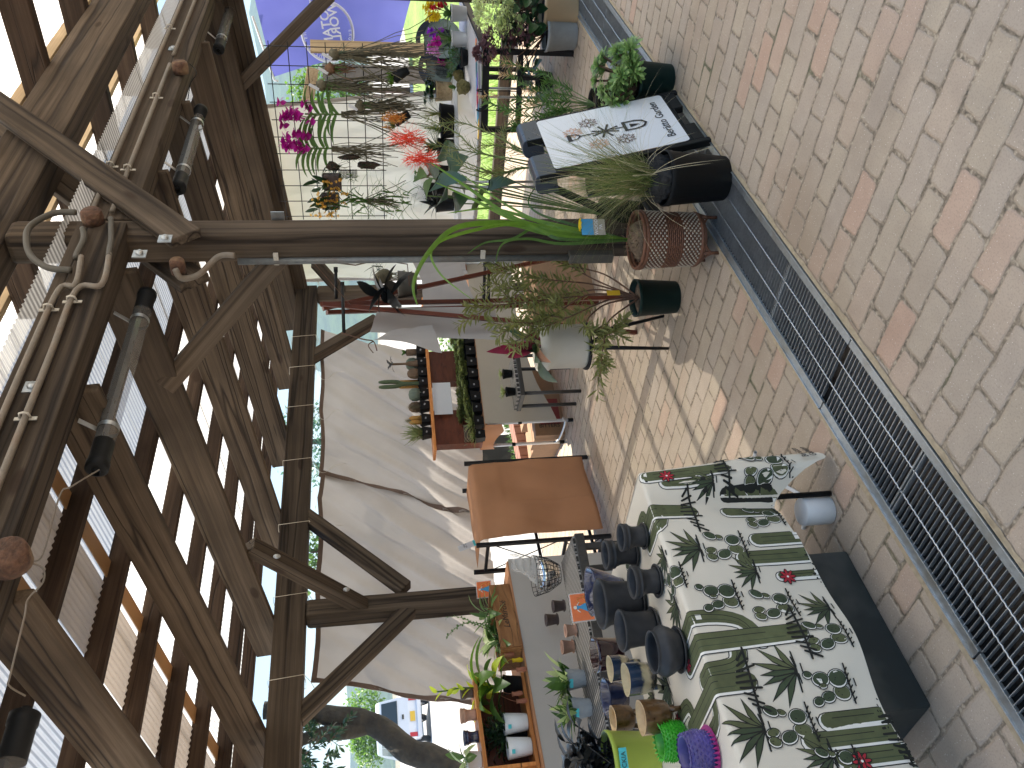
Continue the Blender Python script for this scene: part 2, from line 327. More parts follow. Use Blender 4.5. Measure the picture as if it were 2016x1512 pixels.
def brickmat():
    t=NT('clay_pavers'); co=t.n('TexCoord')['Object']; sx=t.n('SeparateXYZ',{0:co})
    wv=t.n('TexNoise',{'Vector':co,'Scale':6,'Detail':4})[1]; ws=t.n('SeparateXYZ',{0:wv})
    x=t.math('ADD',sx[0],t.math('MULTIPLY',t.math('SUBTRACT',ws[0],.5),.026)); y=t.math('ADD',sx[1],t.math('MULTIPLY',t.math('SUBTRACT',ws[1],.5),.03))
    W=.104; L=.2195
    xr=t.math('DIVIDE',x,W); row=t.math('FLOOR',xr); fx=t.math('FRACT',xr)
    par=t.math('MULTIPLY',t.math('MODULO',t.math('ABSOLUTE',row),2.),.5)
    yr=t.math('ADD',t.math('DIVIDE',t.math('ADD',y,.047),L),par); col_=t.math('FLOOR',yr); fy=t.math('FRACT',yr)
    dx=t.math('MULTIPLY',t.math('MINIMUM',fx,t.math('SUBTRACT',1.,fx)),W); dy=t.math('MULTIPLY',t.math('MINIMUM',fy,t.math('SUBTRACT',1.,fy)),L)
    rnd=t.n('TexWhiteNoise',{'Vector':t.n('CombineXYZ',{0:row,1:col_})[0]},noise_dimensions='2D')
    ragged=t.n('TexNoise',{'Vector':co,'Scale':55,'Detail':4})[0]
    lo=t.n('TexNoise',{'Vector':co,'Scale':7,'Detail':2})[0]
    # rounded corners: smooth distance
    d=t.n('Math',{0:dx,1:dy,2:.02},operation='SMOOTH_MIN')[0]
    thr=t.math('ADD',t.math('MULTIPLY',t.math('SUBTRACT',ragged,.37),.014),t.math('MULTIPLY',t.math('SUBTRACT',lo,.38),.016))
    e=t.math('SUBTRACT',d,thr)
    m=t.ramp(t.math('DIVIDE',e,.0035),[(0,(0,0,0)),(1,(1,1,1))])
    c=t.ramp(rnd[0],[(0,(.45,.365,.265)),(.3,(.42,.335,.25)),(.55,(.42,.345,.275)),(.9,(.46,.355,.265)),(.94,(.48,.34,.25)),(1,(.52,.32,.225))])
    fine=t.n('TexNoise',{'Vector':co,'Scale':160,'Detail':3})[0]; med=t.n('TexNoise',{'Vector':co,'Scale':13,'Detail':4})[0]
    big=t.n('TexNoise',{'Vector':co,'Scale':.9,'Detail':3})[0]
    c=t.mix(.35,c,t.ramp(med,[(.3,(.38,.315,.245)),(.7,(.5,.42,.33))]),'MIX')
    c=t.mix(t.ramp(big,[(.45,(0,0,0)),(.7,(.5,.5,.5))]),c,(.5,.4,.3),'MULTIPLY')
    c=t.mix(t.math('MULTIPLY',t.ramp(fine,[(.35,(1,1,1)),(.5,(0,0,0))]),.25),c,(.2,.17,.14))
    sp=t.n('TexVoronoi',{'Vector':co,'Scale':75})[0]
    c=t.mix(t.ramp(sp,[(.07,(.8,.8,.8)),(.13,(0,0,0))]),c,(.75,.68,.58))
    mc=t.ramp(ragged,[(.33,(.10,.08,.055)),(.54,(.27,.215,.155)),(.66,(.44,.365,.27))])
    gr=t.n('TexNoise',{'Vector':co,'Scale':2.3,'Detail':3})[0]
    mc=t.mix(t.ramp(gr,[(.6,(0,0,0)),(.7,(.6,.6,.6))]),mc,(.05,.07,.02))
    # joints darker at spots
    c=t.mix(m,mc,c)
    h=t.math('ADD',t.math('MULTIPLY',t.ramp(t.math('DIVIDE',e,.008),[(0,(0,0,0)),(1,(1,1,1))]),1.),t.math('ADD',t.math('MULTIPLY',fine,.12),t.math('MULTIPLY',rnd[0],.25)))
    return t.end(t.bsdf(c,.85,t.bump(h,.7,.006)))
MT['brick']=brickmat()
def grassm():
    t=NT('lawn'); co=t.n('TexCoord')['Object']; nz=t.n('TexNoise',{'Vector':co,'Scale':8,'Detail':6})[0]; n2=t.n('TexNoise',{'Vector':co,'Scale':.6,'Detail':2})[0]
    c=t.ramp(t.math('ADD',t.math('MULTIPLY',nz,.6),t.math('MULTIPLY',n2,.4)),[(.35,(.1,.17,.03)),(.65,(.26,.36,.08))]); return t.end(t.bsdf(c,.9,t.bump(nz,.6,.03)))
MT['lawn']=grassm()
def hillm():
    t=NT('forest_hill'); co=t.n('TexCoord')['Object']; nz=t.n('TexNoise',{'Vector':co,'Scale':.09,'Detail':9,'Roughness':.7})[0]
    c=t.ramp(nz,[(.4,(.03,.055,.03)),(.6,(.075,.12,.05))]); return t.end(t.bsdf(c,1.,t.bump(nz,.8,3)))
MT['hill']=hillm()
def rattanm():
    t=NT('woven_rattan'); co=t.n('TexCoord')['Object']
    a=t.n('TexWave',{'Vector':co,'Scale':16.,'Distortion':0},bands_direction='X')[0]; b=t.n('TexWave',{'Vector':co,'Scale':26.,'Distortion':0},bands_direction='Y')[0]
    h=t.math('MULTIPLY',a,b); c=t.ramp(h,[(.15,(.02,.018,.016)),(.5,(.42,.4,.38))]); return t.end(t.bsdf(c,.45,t.bump(h,1.,.004)))
MT['weave']=rattanm()
def crackclay():
    t=NT('striped_cup'); co=t.n('TexCoord')['Generated']; s=t.n('SeparateXYZ',{0:co}); nz=t.n('TexNoise',{'Vector':co,'Scale':6,'Detail':4})[0]
    f=t.math('ADD',s[2],t.math('MULTIPLY',t.math('SUBTRACT',nz,.5),.25)); c=t.ramp(f,[(.2,(.03,.03,.03)),(.32,(.5,.42,.26)),(.5,(.45,.38,.22)),(.6,(.015,.03,.06)),(.95,(.02,.04,.08))]); return t.end(t.bsdf(c,.2,t.bump(nz,.2,.003),Coat_Weight=.6))
MT['cup']=crackclay()
def flagm():
    t=NT('blue_flag_cloth'); co=t.n('TexCoord')['Object']; nz=t.n('TexNoise',{'Vector':co,'Scale':2,'Detail':2})[0]
    c=t.ramp(nz,[(.3,(.14,.15,.5)),(.7,(.19,.2,.6))]); return t.end(t.n('MixShader',{0:.5,1:t.bsdf(c,.7),2:t.n('BsdfTranslucent',{'Color':c})[0]})[0])
MT['flag']=flagm()
def basketm():
    t=NT('woven_basket'); co=t.n('TexCoord')['Object']
    a=t.n('TexWave',{'Vector':co,'Scale':26.,'Distortion':1.5},bands_direction='Z')[0]; b=t.n('TexWave',{'Vector':co,'Scale':30.,'Distortion':1},bands_direction='DIAGONAL')[0]
    h=t.math('MULTIPLY',a,b); c=t.ramp(h,[(.1,(.08,.06,.04)),(.6,(.42,.33,.22))]); return t.end(t.bsdf(c,.8,t.bump(h,1.,.01)))
MT['bask']=basketm()

# ---------------------------------------------------------------- generic timber
TH={}
def wood(name,p0,p1,wd,ht,mat='old',parent=None,up=V((0,0,1)),bev=.006,label=None,wob=.003):
    p0=V(p0);p1=V(p1); d,s_,u=up_frame(p1-p0,up); L=(p1-p0).length; n=max(2,int(L/.25)); mb=MB(); vs=[];fs=[]; sd=random.random()*90
    cs=[(-.5,-.5),(.5,-.5),(.5,.5),(-.5,.5)]
    for i in range(n+1):
        x=L*i/n; oy=mnoise.noise(V((x*.8,sd,0)))*wob*1.5; oz=mnoise.noise(V((x*.8,sd,5)))*wob*1.5
        for a,b in cs: vs.append((x,a*wd+oy,b*ht+oz))
    for i in range(n):
        for k in range(4): fs.append((i*4+k,(i+1)*4+k,(i+1)*4+(k+1)%4,i*4+(k+1)%4))
    fs.append((0,1,2,3)); fs.append((n*4+3,n*4+2,n*4+1,n*4))
    me=bpy.data.meshes.new(name); me.from_pydata(vs,[],fs); me.materials.append(MW.get(mat) or MT[mat]); me.update()
    o=bpy.data.objects.new(name,me); sc.collection.objects.link(o)
    m=Matrix((d,-s_,u)).transposed().to_4x4(); m.translation=p0
    if parent is not None:
        o.parent=parent; m.translation=p0-V(parent.location); o.matrix_local=m
    else: o.matrix_world=m
    if bev: b=o.modifiers.new('b','BEVEL'); b.width=bev; b.segments=2
    if label: o['label']=label
    return o
def textmesh(name,body,size,mat,origin,xd,yd,parent,off=.0015,align='CENTER',shear=0,space=1.,ext=.0004,bold=0.,label=None):
    cu=bpy.data.curves.new(name,'FONT'); cu.body=body; cu.size=size; cu.align_x=align; cu.align_y='CENTER'; cu.extrude=ext; cu.shear=shear; cu.space_character=space; cu.offset=bold; cu.resolution_u=3
    t=bpy.data.objects.new(name+'_c',cu); sc.collection.objects.link(t); dg=bpy.context.evaluated_depsgraph_get(); dg.update()
    me=bpy.data.meshes.new_from_object(t.evaluated_get(dg)); sc.collection.objects.unlink(t); bpy.data.objects.remove(t); me.materials.clear(); me.materials.append(mat); me.name=name
    xd=V(xd).normalized(); yd=V(yd).normalized(); nd=xd.cross(yd)
    m=Matrix((xd,yd,nd)).transposed().to_4x4(); m.translation=V(origin)+nd*off
    top=parent
    while top.parent: top=top.parent
    me.transform(m); me.transform(Matrix.Translation(-V(top.location)))
    o=bpy.data.objects.new(name,me); sc.collection.objects.link(o); o.parent=parent
    return o

# ================================================================ SETTING
def sheet(name,rects,mat,z,kind='structure'):
    mb=MB()
    for x0,y0,x1,y1 in rects: mb.add([(x0,y0,z),(x1,y0,z),(x1,y1,z),(x0,y1,z)],[(0,1,2,3)])
    return mb.build(name,mat,kind=kind,origin=(0,0,0))
sheet('ground',[(-60,-60,90,1.632),(-60,1.972,90,90),(-60,1.632,-4,1.972),(11,1.632,60,1.972)],MT['brick'],0)
mb=MB(); mb.add([(-4,1.632,0),(11,1.632,0),(11,1.632,-.14),(-4,1.632,-.14)],[(0,1,2,3)]); mb.add([(-4,1.972,0),(11,1.972,0),(11,1.972,-.14),(-4,1.972,-.14)],[(3,2,1,0)]); mb.add([(-4,1.632,-.14),(11,1.632,-.14),(11,1.972,-.14),(-4,1.972,-.14)],[(0,1,2,3)])
mb.build('drain_channel_bed',MT['dirt'],kind='structure',origin=(0,0,0))
mb=MB()
for y_,s_ in ((1.632,-1),(1.972,1)):
    vs=[]; n_=500
    for i in range(n_+1): x=-1+11*i/n_; w__=.022+.012*mnoise.noise(V((x*6,y_*9,0)))+.006*mnoise.noise(V((x*30,y_,0))); vs+=[(x,y_,.003),(x,y_+s_*w__,.003)]
    mb.add(vs,[(2*i,2*i+2,2*i+3,2*i+1) for i in range(n_)])
mb.build('mortar_edge',simple('sandy_mortar',(.42,.34,.23),.95,.3,60,.6,dist=.004,dirt=(.2,.15,.09)),kind='structure',origin=(0,0,0))
dr=thing('drain_grate',(0,1.8,0),'long galvanised drain grate with thin cross bars set into the brick paving','drain grate')
for (ya,yb) in ((1.636,1.672),(1.934,1.968)):
    mb=MB()
    x=-1.0
    while x<11: mb.box((x+.498,(ya+yb)/2,-.003),(.994,yb-ya,.012)); mb.box((x+.498,ya+.002 if ya<1.8 else yb-.002,.004),(.994,.004,.01)); x+=1.0
    mb.build('frame_angle',MT['galv'],dr,bevel=.001)
mb=MB(); x=-.4
while x<10.5:
    if (x*1000)%1000>12: mb.box((x,1.803,-.010),(.0022,.262,.012))
    x+=.0215 if x<6 else .03
mb.build('grate_bar',MT['steel'],dr,kind='stuff')
for y in (1.755,1.852):
    mb=MB(); pts=[]; x=-.4
    while x<10.5:
        pts.append((x,y+.0012*math.sin(x*290),-.0035+.001*math.cos(x*290))); x+=.0054 if x<3.5 else .08
    mb.tube(pts,.0030,5); mb.build('support_rod',MT['steel'],dr)
for k in range(11):
    mb=MB(); mb.box((k-.506,1.803,-.009),(.004,.262,.018)); mb.build('end_bar',MT['galv'],dr); mb=MB(); mb.box((k-.494,1.803,-.009),(.004,.262,.018)); mb.build('end_bar',MT['galv'],dr)
# outside areas
mb=MB(); mb.add([(-60,6.6,.004),(8.6,6.6,.004),(8.6,90,.004),(-60,90,.004)],[(0,1,2,3)]); mb.add([(8.6,10.,.004),(90,10.,.004),(90,90,.004),(8.6,90,.004)],[(0,1,2,3)]); mb.build('parking_lot',MT['concrete'],kind='structure',origin=(0,0,0))
mb=MB(); mb.add([(8.8,2.3,.006),(90,2.3,.006),(90,10.0,.006),(8.8,10.0,.006)],[(0,1,2,3)]); mb.build('lawn',MT['lawn'],kind='structure',origin=(0,0,0))
mb=MB(); rr=random.Random(3)
for i in range(16000):
    x=8.85+9*rr.random()**1.6; y=2.35+rr.random()*(5+x*.5); a=rr.random()*6.28; h=.03+.07*rr.random(); 
    p=V((x,min(y,9.9),.006)); s_=V((math.cos(a),math.sin(a),0))*.004; t=V((rr.uniform(-.03,.03),rr.uniform(-.03,.03),h))
    mb.add([p-s_,p+s_,p+t],[(0,1,2)])
mb.build('grass',MT['grs'],kind='stuff',origin=(0,0,0))
mb=MB(); N=90; vs=[];fs=[]
for i in range(N+1):
    az=R(-60)+R(190)*i/N; dirv=V((math.cos(az),math.sin(az),0)); t=i/N
    hh=60+22*mnoise.noise(V((t*5,3,0)))+8*mnoise.noise(V((t*14,1,0)))+3.5*mnoise.noise(V((t*50,1,0)))
    if az>R(40): hh*=.36
    for j in range(12):
        q=j/11; rad=330+q*260; z=hh*math.sin(min(1,q*1.0)*pi/2)+5*mnoise.noise(V((i*.5,j*.7,2)))*(q)-2; vs.append(dirv*rad+V((0,0,z)))
for i in range(N):
    for j in range(11): fs.append((i*12+j,(i+1)*12+j,(i+1)*12+j+1,i*12+j+1))
mb.add(vs,fs,0,True); mb.build('hills',MT['hill'],kind='structure',origin=(0,0,0))
# ================================================================ PERGOLA
pg=thing('pergola',(3.4,3.2,0),'weathered timber pergola with braced posts, rafters and clear corrugated roofing','pergola')
PX,PY=3.447,2.135
def post(x,y,z1,w_=.15):
    o=wood('post',(x,y,0),(x,y,z1),w_,w_,'old',pg,up=V((0,1,0)),bev=.028); return o
post(PX,PY,3.13); post(3.29,4.925,2.08,.15); post(6.93,4.925,2.08); post(6.93,2.04,2.62); post(-.4,4.925,2.08); post(-.35,2.135,3.13)
# low roof: front beam (two lengths meeting at the post) and back beam
wood('beam',(-1,2.095,2.73),(3.44,2.095,2.73),.13,.205,'old',pg); wood('beam',(3.53,2.13,2.73),(9.4,2.13,2.73),.13,.205,'old',pg)
wood('beam',(-1,4.92,2.18),(3.62,4.92,2.18),.14,.2,'old',pg); wood('beam',(3.63,4.92,2.18),(7.0,4.92,2.18),.14,.2,'old',pg)
sl_=.11
def zrt(y): return 2.722-sl_*(y-2.675)
for x in (-.2,.68,1.58,2.478,3.247,4.148,5.008,5.978,6.86,7.7):
    wood('rafter',(x,2.16,zrt(2.16)-.1),(x,5.28,zrt(5.28)-.1),.046,.2,'warm',pg)
wood('rafter',(6.955,2.1,2.58),(6.955,5.2,2.26),.03,.26,'red' if 0 else 'warm',pg)
y=2.235
for k,yy in enumerate((2.235,2.675,3.128,3.567,4.021,4.458,4.914,5.25)):
    wood('purlin',(-.6,yy+.02,zrt(yy)+.044),(8.0,yy+.02,zrt(yy)+.044),.042,.086,'dark' if k!=1 else 'dark',pg,bev=.003)
# clear corrugated roofing, waves run across the purlins
def corrug(name,x0,x1,y0,y1,z0,z1,mat,pitch=.032,amp=.0045,solid=0,parent=pg):
    mb=MB(); n=int((x1-x0)/pitch*6); vs=[];fs=[]
    for i in range(n+1):
        x=x0+(x1-x0)*i/n; dz=amp*math.sin(2*pi*x/pitch); vs+=[(x,y0,z0+dz),(x,y1,z1+dz)]
    for i in range(n): fs.append((2*i,2*i+2,2*i+3,2*i+1))
    mb.add(vs,fs,0,True); return mb.build(name,mat,parent)
def zs(y): return zrt(y)+.095
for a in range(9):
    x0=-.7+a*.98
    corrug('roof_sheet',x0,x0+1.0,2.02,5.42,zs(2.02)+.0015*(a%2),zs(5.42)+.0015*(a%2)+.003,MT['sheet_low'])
# old boards and a yellowed strip lying on the purlins near the left end
corrug('roof_strip',1.98,2.34,2.1,5.3,zs(2.1)-.012,zs(5.3)-.012,MT['sheetg'],.032,.004)
for x in (1.90,2.40): 
    mb=MB(); mb.bar((x,2.1,zs(2.1)-.02),(x,5.3,zs(5.3)-.02),.085,.006); mb.build('roof_strip',MT['sheetb'],pg)
# high roof over the camera
wood('beam',(2.2,PY+.03,3.275),(9.6,PY+.03,3.275),.16,.285,'old',pg); wood('beam',(-2,PY+.03,3.275),(2.19,PY+.03,3.275),.16,.285,'old',pg)
for x in (1.15,2.2,3.22,4.28,5.36,6.42,7.44,8.55): wood('rafter',(x,-1.6,3.505),(x,3.14,3.505),.09,.17,'dark',pg,bev=.01)
for yy in (.55,1.12,1.70,2.29,2.99): wood('purlin',(-1,yy,3.63),(9.6,yy,3.63),.045,.075,'pale',pg,bev=.003)
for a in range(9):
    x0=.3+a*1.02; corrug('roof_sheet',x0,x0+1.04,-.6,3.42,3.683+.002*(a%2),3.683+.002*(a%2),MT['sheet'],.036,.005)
# twin braces bolted either side of the post, carrying the high beam
for yy in (2.03,2.265):
    wood('brace',(3.30,yy,2.36),(5.1,yy,3.87),.045,.15,'old',pg,up=V((0,1,0)) if 0 else V((0,0,1)))
wood('brace',(3.62,2.03,3.28),(2.5,2.03,3.30),.04,.14,'warm',pg)
a=GX(556,503,3.45);b=GX(338,745,3.25); wood('brace',a+V((0,-.05,-.03)),b+V((0,.04,.03)),.09,.095,'old',pg)
# back-wall braces
def gy(x,y,d=4.9): return GY(x,y,d)
wood('brace',gy(600,1015),gy(800,1160),.09,.1,'old',pg); wood('brace',gy(585,1415),gy(808,1200),.09,.1,'old',pg); wood('brace',gy(612,705),gy(742,630),.09,.1,'old',pg)
wood('brace',GX(490,1075,3.29),GX(725,1200,3.29),.085,.1,'old',pg,)
wood('brace',GX(620,517,6.9),GX(672,575,6.9),.09,.1,'old',pg); wood('brace',GX(465,175,6.9),GX(650,-12,6.9),.09,.1,'old',pg)
# bolts and plates
def bolt(p,nr,s=.055):
    q=V((0,0,1)).rotation_difference(V(nr)).to_matrix(); mb=MB(); mb.box(p,(s,s,.005),q); o=mb.build('bolt_plate',MT['galv'],pg); mb=MB(); mb.lathe([(.016,.002),(.016,.014),(.0,.015)],p,6,rot=q); mb.build('bolt_head',MT['galv'],pg)
for p in (GY(325,470,2.004),GY(275,500,2.027),V((2.35,2.028,2.74)),V((3.75,2.062,2.74)),V((5.6,2.062,2.74))): bolt(p,(0,-1,0))
bolt(GX(547,428,3.525),(1,0,0),.06)
def bs(p,nr): q=V((0,0,1)).rotation_difference(V(nr)).to_matrix(); mb=MB(); mb.lathe([(.022,0),(.022,.003),(.011,.004),(.011,.012),(0,.013)],p,10,rot=q); mb.build('bolt_head',MT['galv'],pg)
bs(GX(545,1095,3.24),(-1,0,0)); bs(GX(682,1160,3.24),(-1,0,0))
# ---- conduits and junction boxes
cp=thing('conduit',(3,2.0,2.7),'pair of grimy painted conduit pipes clipped along the front beam with rusty junction boxes','conduit')
A=[GY(x,y,2.012) for x,y in ((364,0),(300,185),(232,335),)]
zA=2.80; zB=2.715
def pl(name,pts,r,mat=MT['pipe'],n=10): mb=MB(); mb.tube(pts,r*.86,n); return mb.build(name,mat,cp)
pl('pipe',[(9,2.045,zA+.0),(3.56,2.045,zA)],.0135); pl('pipe',[(9,2.045,zB),(5.45,2.045,zB)],.0135); pl('pipe',[(5.3,2.045,zB),(3.56,2.045,zB)],.0135)
q=lambda x,y: GY(x,y,2.005)
pl('pipe',smooth_line([q(160,505),q(148,560),(2.9,2.012,zA-.02),(2.5,2.012,zA-.012),(1.9,2.012,zA-.012),(-.5,2.012,zA-.01)],6),.0135)
pl('pipe',smooth_line([q(215,500),q(200,560),(2.9,2.012,zB),(2.5,2.012,zB),(1.95,2.012,zB),(1.77,2.012,zB)],6),.0135)
pl('flex_hose',smooth_line([q(163,450),q(165,470),q(152,498),q(150,508)],5),.015,MT['hose'])
pl('flex_hose',smooth_line([q(218,430),q(219,470),q(216,488),q(214,505)],5),.014,MT['hose'])
pl('flex_hose',smooth_line([q(150,418),q(105,420),q(60,445),q(52,475),q(62,505),q(95,527),q(140,532)],6),.0155,MT['hose'])
pl('flex_hose',smooth_line([GX(462,503,3.3),GX(430,505,3.3),GX(392,540,3.2),GX(358,548,3.15),GX(345,530,3.15)],6),.0155,MT['pipe'])
def jbox(p,r=.042):
    mb=MB(); mb.lathe([(0,-.03),(r,-.03),(r*1.03,.0),(r*.98,.028),(r*.8,.036),(0,.04)],p,20,rot=Matrix.Rotation(R(90),3,'X'))
    mb.tube([p+V((-.055,0,0)),p+V((.055,0,0))],.016,10); mb.build('junction_box',MT['rust'],cp)
jbox(q(182,428),.045); jbox(GY(355,133,2.03),.045); jbox(q(18,1098),.055); jbox(GX(350,525,3.2),.032)
# steel pipe running down the left flank of the post
pl('pipe',[GX(468,503,3.37)+V((-.02,.02,0)),V((3.353,2.19,.62))],.018,simple('dark_pipe',(.16,.17,.17),.5,.3,50,.3,metal=.5,dirt=(.1,.06,.03)))
mb=MB(); mb.box((3.35,2.185,.52),(.05,.05,.22)); mb.build('outlet_box',MT['hose'],cp,bevel=.006)
def clip(p,d=V((1,0,0))):
    mb=MB(); mb.box(p+V((0,.012,0)),(.014,.004,.07)); mb.tube([p+V((0,0.008,-.017)),p+V((0,-.012,-.013)),p+V((0,-.016,0)),p+V((0,-.012,.013)),p+V((0,.008,.017))],.004,6); mb.build('pipe_clip',MT['zinc'],cp)
for x,z in ((2.78,zA-.014),(2.83,zB),(2.18,zB),(3.95,zB),(3.98,zA),(4.8,zB),(5.9,zA)): clip(V((x,2.03 if x>3.5 else 2.005,z)))
for zz in (1.05,2.0): mb=MB(); mb.box((3.345,2.17,zz),(.012,.06,.022)); mb.build('pipe_clip',MT['zinc'],cp)
pl('wire',smooth_line([GY(340,100,2.1),GY(385,138,2.1),GY(375,165,2.15),GY(370,195,2.2)],6),.003,MT['black'])
pl('wire',smooth_line([q(25,1105),GY(80,1115,2.05),GY(85,1145,2.05),GY(55,1180,2.05),GY(48,1215,2.05),GY(20,1330,2.1),GY(18,1350,2.15),GY(50,1370,2.2)],6),.003,MT['pipe'])
pl('wire',smooth_line([GY(195,925,2.2),GY(140,958,2.1),GY(118,975,2.1),GY(85,1090,2.1),GY(60,1105,2.05)],6),.003,MT['pipe'])
# ---- tubular lamps under the front beam
LL=['under the beam at the lower left, only its capped end in view','hanging whole between the wooden post and the lower rusty junction box','just right of the wooden post, under the front beam','farthest right under the front beam']
for k,(xa,xb) in enumerate(((.25,1.27),(2.17,3.22),(4.17,5.15),(6.15,7.15))):
    yy,zz=2.262,2.552
    t=thing('tube_lamp',(xa,yy,zz),'tubular lamp '+LL[k],'lamp','tubular lamps under the beam')
    rx=Matrix.Rotation(R(90),3,'Y')
    mb=MB(); mb.lathe([(.0362,0),(.0362,xb-xa)],(xa,yy,zz),28,rot=rx); mb.build('glass_tube',MT['tubeg'],t)
    mb=MB(); mb.box(((xa+xb)/2,yy,zz+.016),(xb-xa-.16,.05,.022)); mb.build('reflector',simple('lamp_reflector',(.05,.055,.06),.3,.1,30,0,metal=.6),t)
    for s,x in ((1,xa),(-1,xb)):
        mb=MB(); mb.lathe([(0,-.004),(.03,-.004),(.040,0),(.040,.03),(.037,.032),(.037,.13),(.0,.13)],(x,yy,zz),24,rot=rx if s==1 else Matrix.Rotation(R(-90),3,'Y')); mb.lathe([(.014,-.02),(.014,0)],(x,yy,zz),12,rot=rx if s==1 else Matrix.Rotation(R(-90),3,'Y')); mb.build('end_cap',MT['black'],t)
        x2=x+s*.2; mb=MB(); mb.lathe([(.0385,-.01),(.0385,.01)],(x2,yy,zz),24,rot=rx); mb.bar((x2,yy,zz+.036),(x2,yy-.05,zz+.09),.02,.003); mb.build('clamp',MT['galv'],t)
# ================================================================ CURTAINS
def curtain(name,TL,TR,BL,BR,label,mat='curt',nf=7,amp=.03,nx=90,nz=30,seed=0,nrm=V((0,1,0)),sag=.02,cat='curtain',hem=('t',),group='shade cloths tied to the beams'):
    t=thing(name,(V(BL)+V(BR))/2,label,cat,group); TL,TR,BL,BR=map(V,(TL,TR,BL,BR))
    def P(u,v,off=0):
        p=(TL*(1-u)+TR*u)*(1-v)+(BL*(1-u)+BR*u)*v
        ph=seed*3+mnoise.noise(V((u*2,v*1.2,seed)))*1.6
        w=u+.33*v; a=amp*(.35+1.1*v)*(math.sin(w*nf*2*pi+ph)*.7+.45*math.sin(w*nf*4.3*pi+ph*1.6)+.25*math.sin(w*nf*9.1*pi+ph))
        a+=amp*1.2*mnoise.noise(V((u*6,v*3,seed+9)))
        sc2=sag*abs(math.sin(u*pi*(nf*.6)))*(1-v)*(1-v)
        return p+nrm*(a+off)+V((0,0,-sc2))
    mb=MB(); vs=[P(i/nx,j/nz) for i in range(nx+1) for j in range(nz+1)]
    fs=[(i*(nz+1)+j,(i+1)*(nz+1)+j,(i+1)*(nz+1)+j+1,i*(nz+1)+j+1) for i in range(nx) for j in range(nz)]
    mb.add(vs,fs,0,True); mb.build('fabric',MT[mat],t)
    for h in hem:
        mb=MB(); w_=.035 if h in 'tb' else .035
        if h in 'tb':
            LH=(TL-BL).length; v0,v1=(0,w_/LH) if h=='t' else (1-w_/LH,1); rng=[(i/nx,v0,i/nx,v1) for i in range(nx+1)]
        else:
            LW=(TL-TR).length; u0,u1=(0,w_/LW) if h=='l' else (1-w_/LW,1); rng=[(u0,j/nz,u1,j/nz) for j in range(nz+1)]
        vs=[]
        for a in rng: vs+=[P(a[0],a[1],-.004),P(a[2],a[3],-.004)]
        mb.add(vs,[(2*i,2*i+2,2*i+3,2*i+1) for i in range(len(rng)-1)],0,True); mb.build('hem',MT['hem'],t)
    return t
zb=.72
s0,s1=GY(627,925,5.03),GY(925,985,5.03)
curtain('shade_curtain',GY(612,1345,5.03),s0,V((2.55,5.06,.8)),V((4.13,5.06,.75)),'grey translucent shade cloth hanging at the left behind the orange shelf rack',nf=4,amp=.032,seed=1,hem='tlr')
curtain('shade_curtain',s0+V((-.05,.03,0)),GY(628,648,5.05),V((4.08,5.09,.75)),GY(905,732,5.05)+V((0,0,-.15)),'grey translucent shade cloth in the middle behind the row of cacti',nf=4,amp=.032,seed=2,hem='tl')
curtain('shade_curtain',V((7.2,4.95,2.33)),GX(505,207,7.2),V((7.2,4.95,.5)),GX(955,168,7.2),'pale shade cloth on the end wall behind the hanging wire grid',mat='curt2',nf=4,amp=.02,seed=5,nrm=V((-1,0,0)),hem='tblr')
# ties
for k,(py,px) in enumerate(((662,612),(722,603),(800,598),(905,592),(1030,586),(1172,576),(1335,566),(555,618))):
    c=GY(px,py,4.85); t=thing('cord_tie',(c.x,4.85,2.1),'white cord looped round the back beam, '+('just left of the easel top','over the row of tall cacti','over the paper sign and left cacti','at the seam between two shade cloths','right of the far post, above its right brace','beside the far post top','at the leftmost corner of the shade cloth','at the right end beside the wooden post')[k],'cord','cords tying the cloths to the back beam')
    mb=MB(); x=c.x; z0,z1=2.072,2.288
    loop=[(x+.01,4.843,z0),(x,4.842,(z0+z1)/2),(x-.01,4.843,z1),(x,4.92,z1+.006),(x,4.995,z1),(x,4.996,z0),(x,4.92,z0-.006),(x+.01,4.843,z0)]
    mb.tube(loop,.0022,5); mb.tube([(x+.01,4.843,z0),(x+.02,4.95,z0-.03),(x+.01,5.02,2.02)],.002,5); mb.tube(smooth_line([(x+.01,5.0,2.03),(x-.02,4.99,1.98),(x+.03+.02*(k%3),4.97,1.9),(x+.05,4.97,1.84-.03*(k%2))],4),.0016,5); mb.build('cord',MT['rope'],t)
# ================================================================ POT AND PLANT BUILDERS
def rnd(a,b): return random.uniform(a,b)
def pot_mesh(mb,c,r,h,taper=.75,rim=.006,n=40,mi=0,th=.005,prof=None):
    if prof is None:
        prof=[(0,0),(r*taper*.96,0),(r*taper,.004),(r-(r*(1-taper))*.12,h*.9),(r,h*.9) if rim else (r*.99,h*.92),(r+rim*.3,h-.002),(r,h),(r-th,h),(r-th*1.2,h*.85),(r*taper*.9,h*.25)]
    mb.lathe(prof,c,n,mi)
def soil(c,r,h,t,mat='soil'):
    mb=MB(); mb.lathe([(0,h+.006),(r*.5,h+.004),(r,h)],c,20,fn=lambda a,i:1+.04*math.sin(a*7)); mb.build('soil',MT[mat],t)
def potted(name,c,r,h,mat,label,cat,taper=.75,group=None,soilmat='soil',rim=.006,**k):
    t=thing(name,c,label,cat,group); mb=MB(); pot_mesh(mb,c,r,h,taper,rim,**k); mb.build('pot',MT[mat] if isinstance(mat,str) else mat,t)
    if soilmat: soil(c,r*.96-.003,h*.86,t,soilmat)
    return t
def azel(az,el): return V((math.cos(az)*math.cos(el),math.sin(az)*math.cos(el),math.sin(el)))
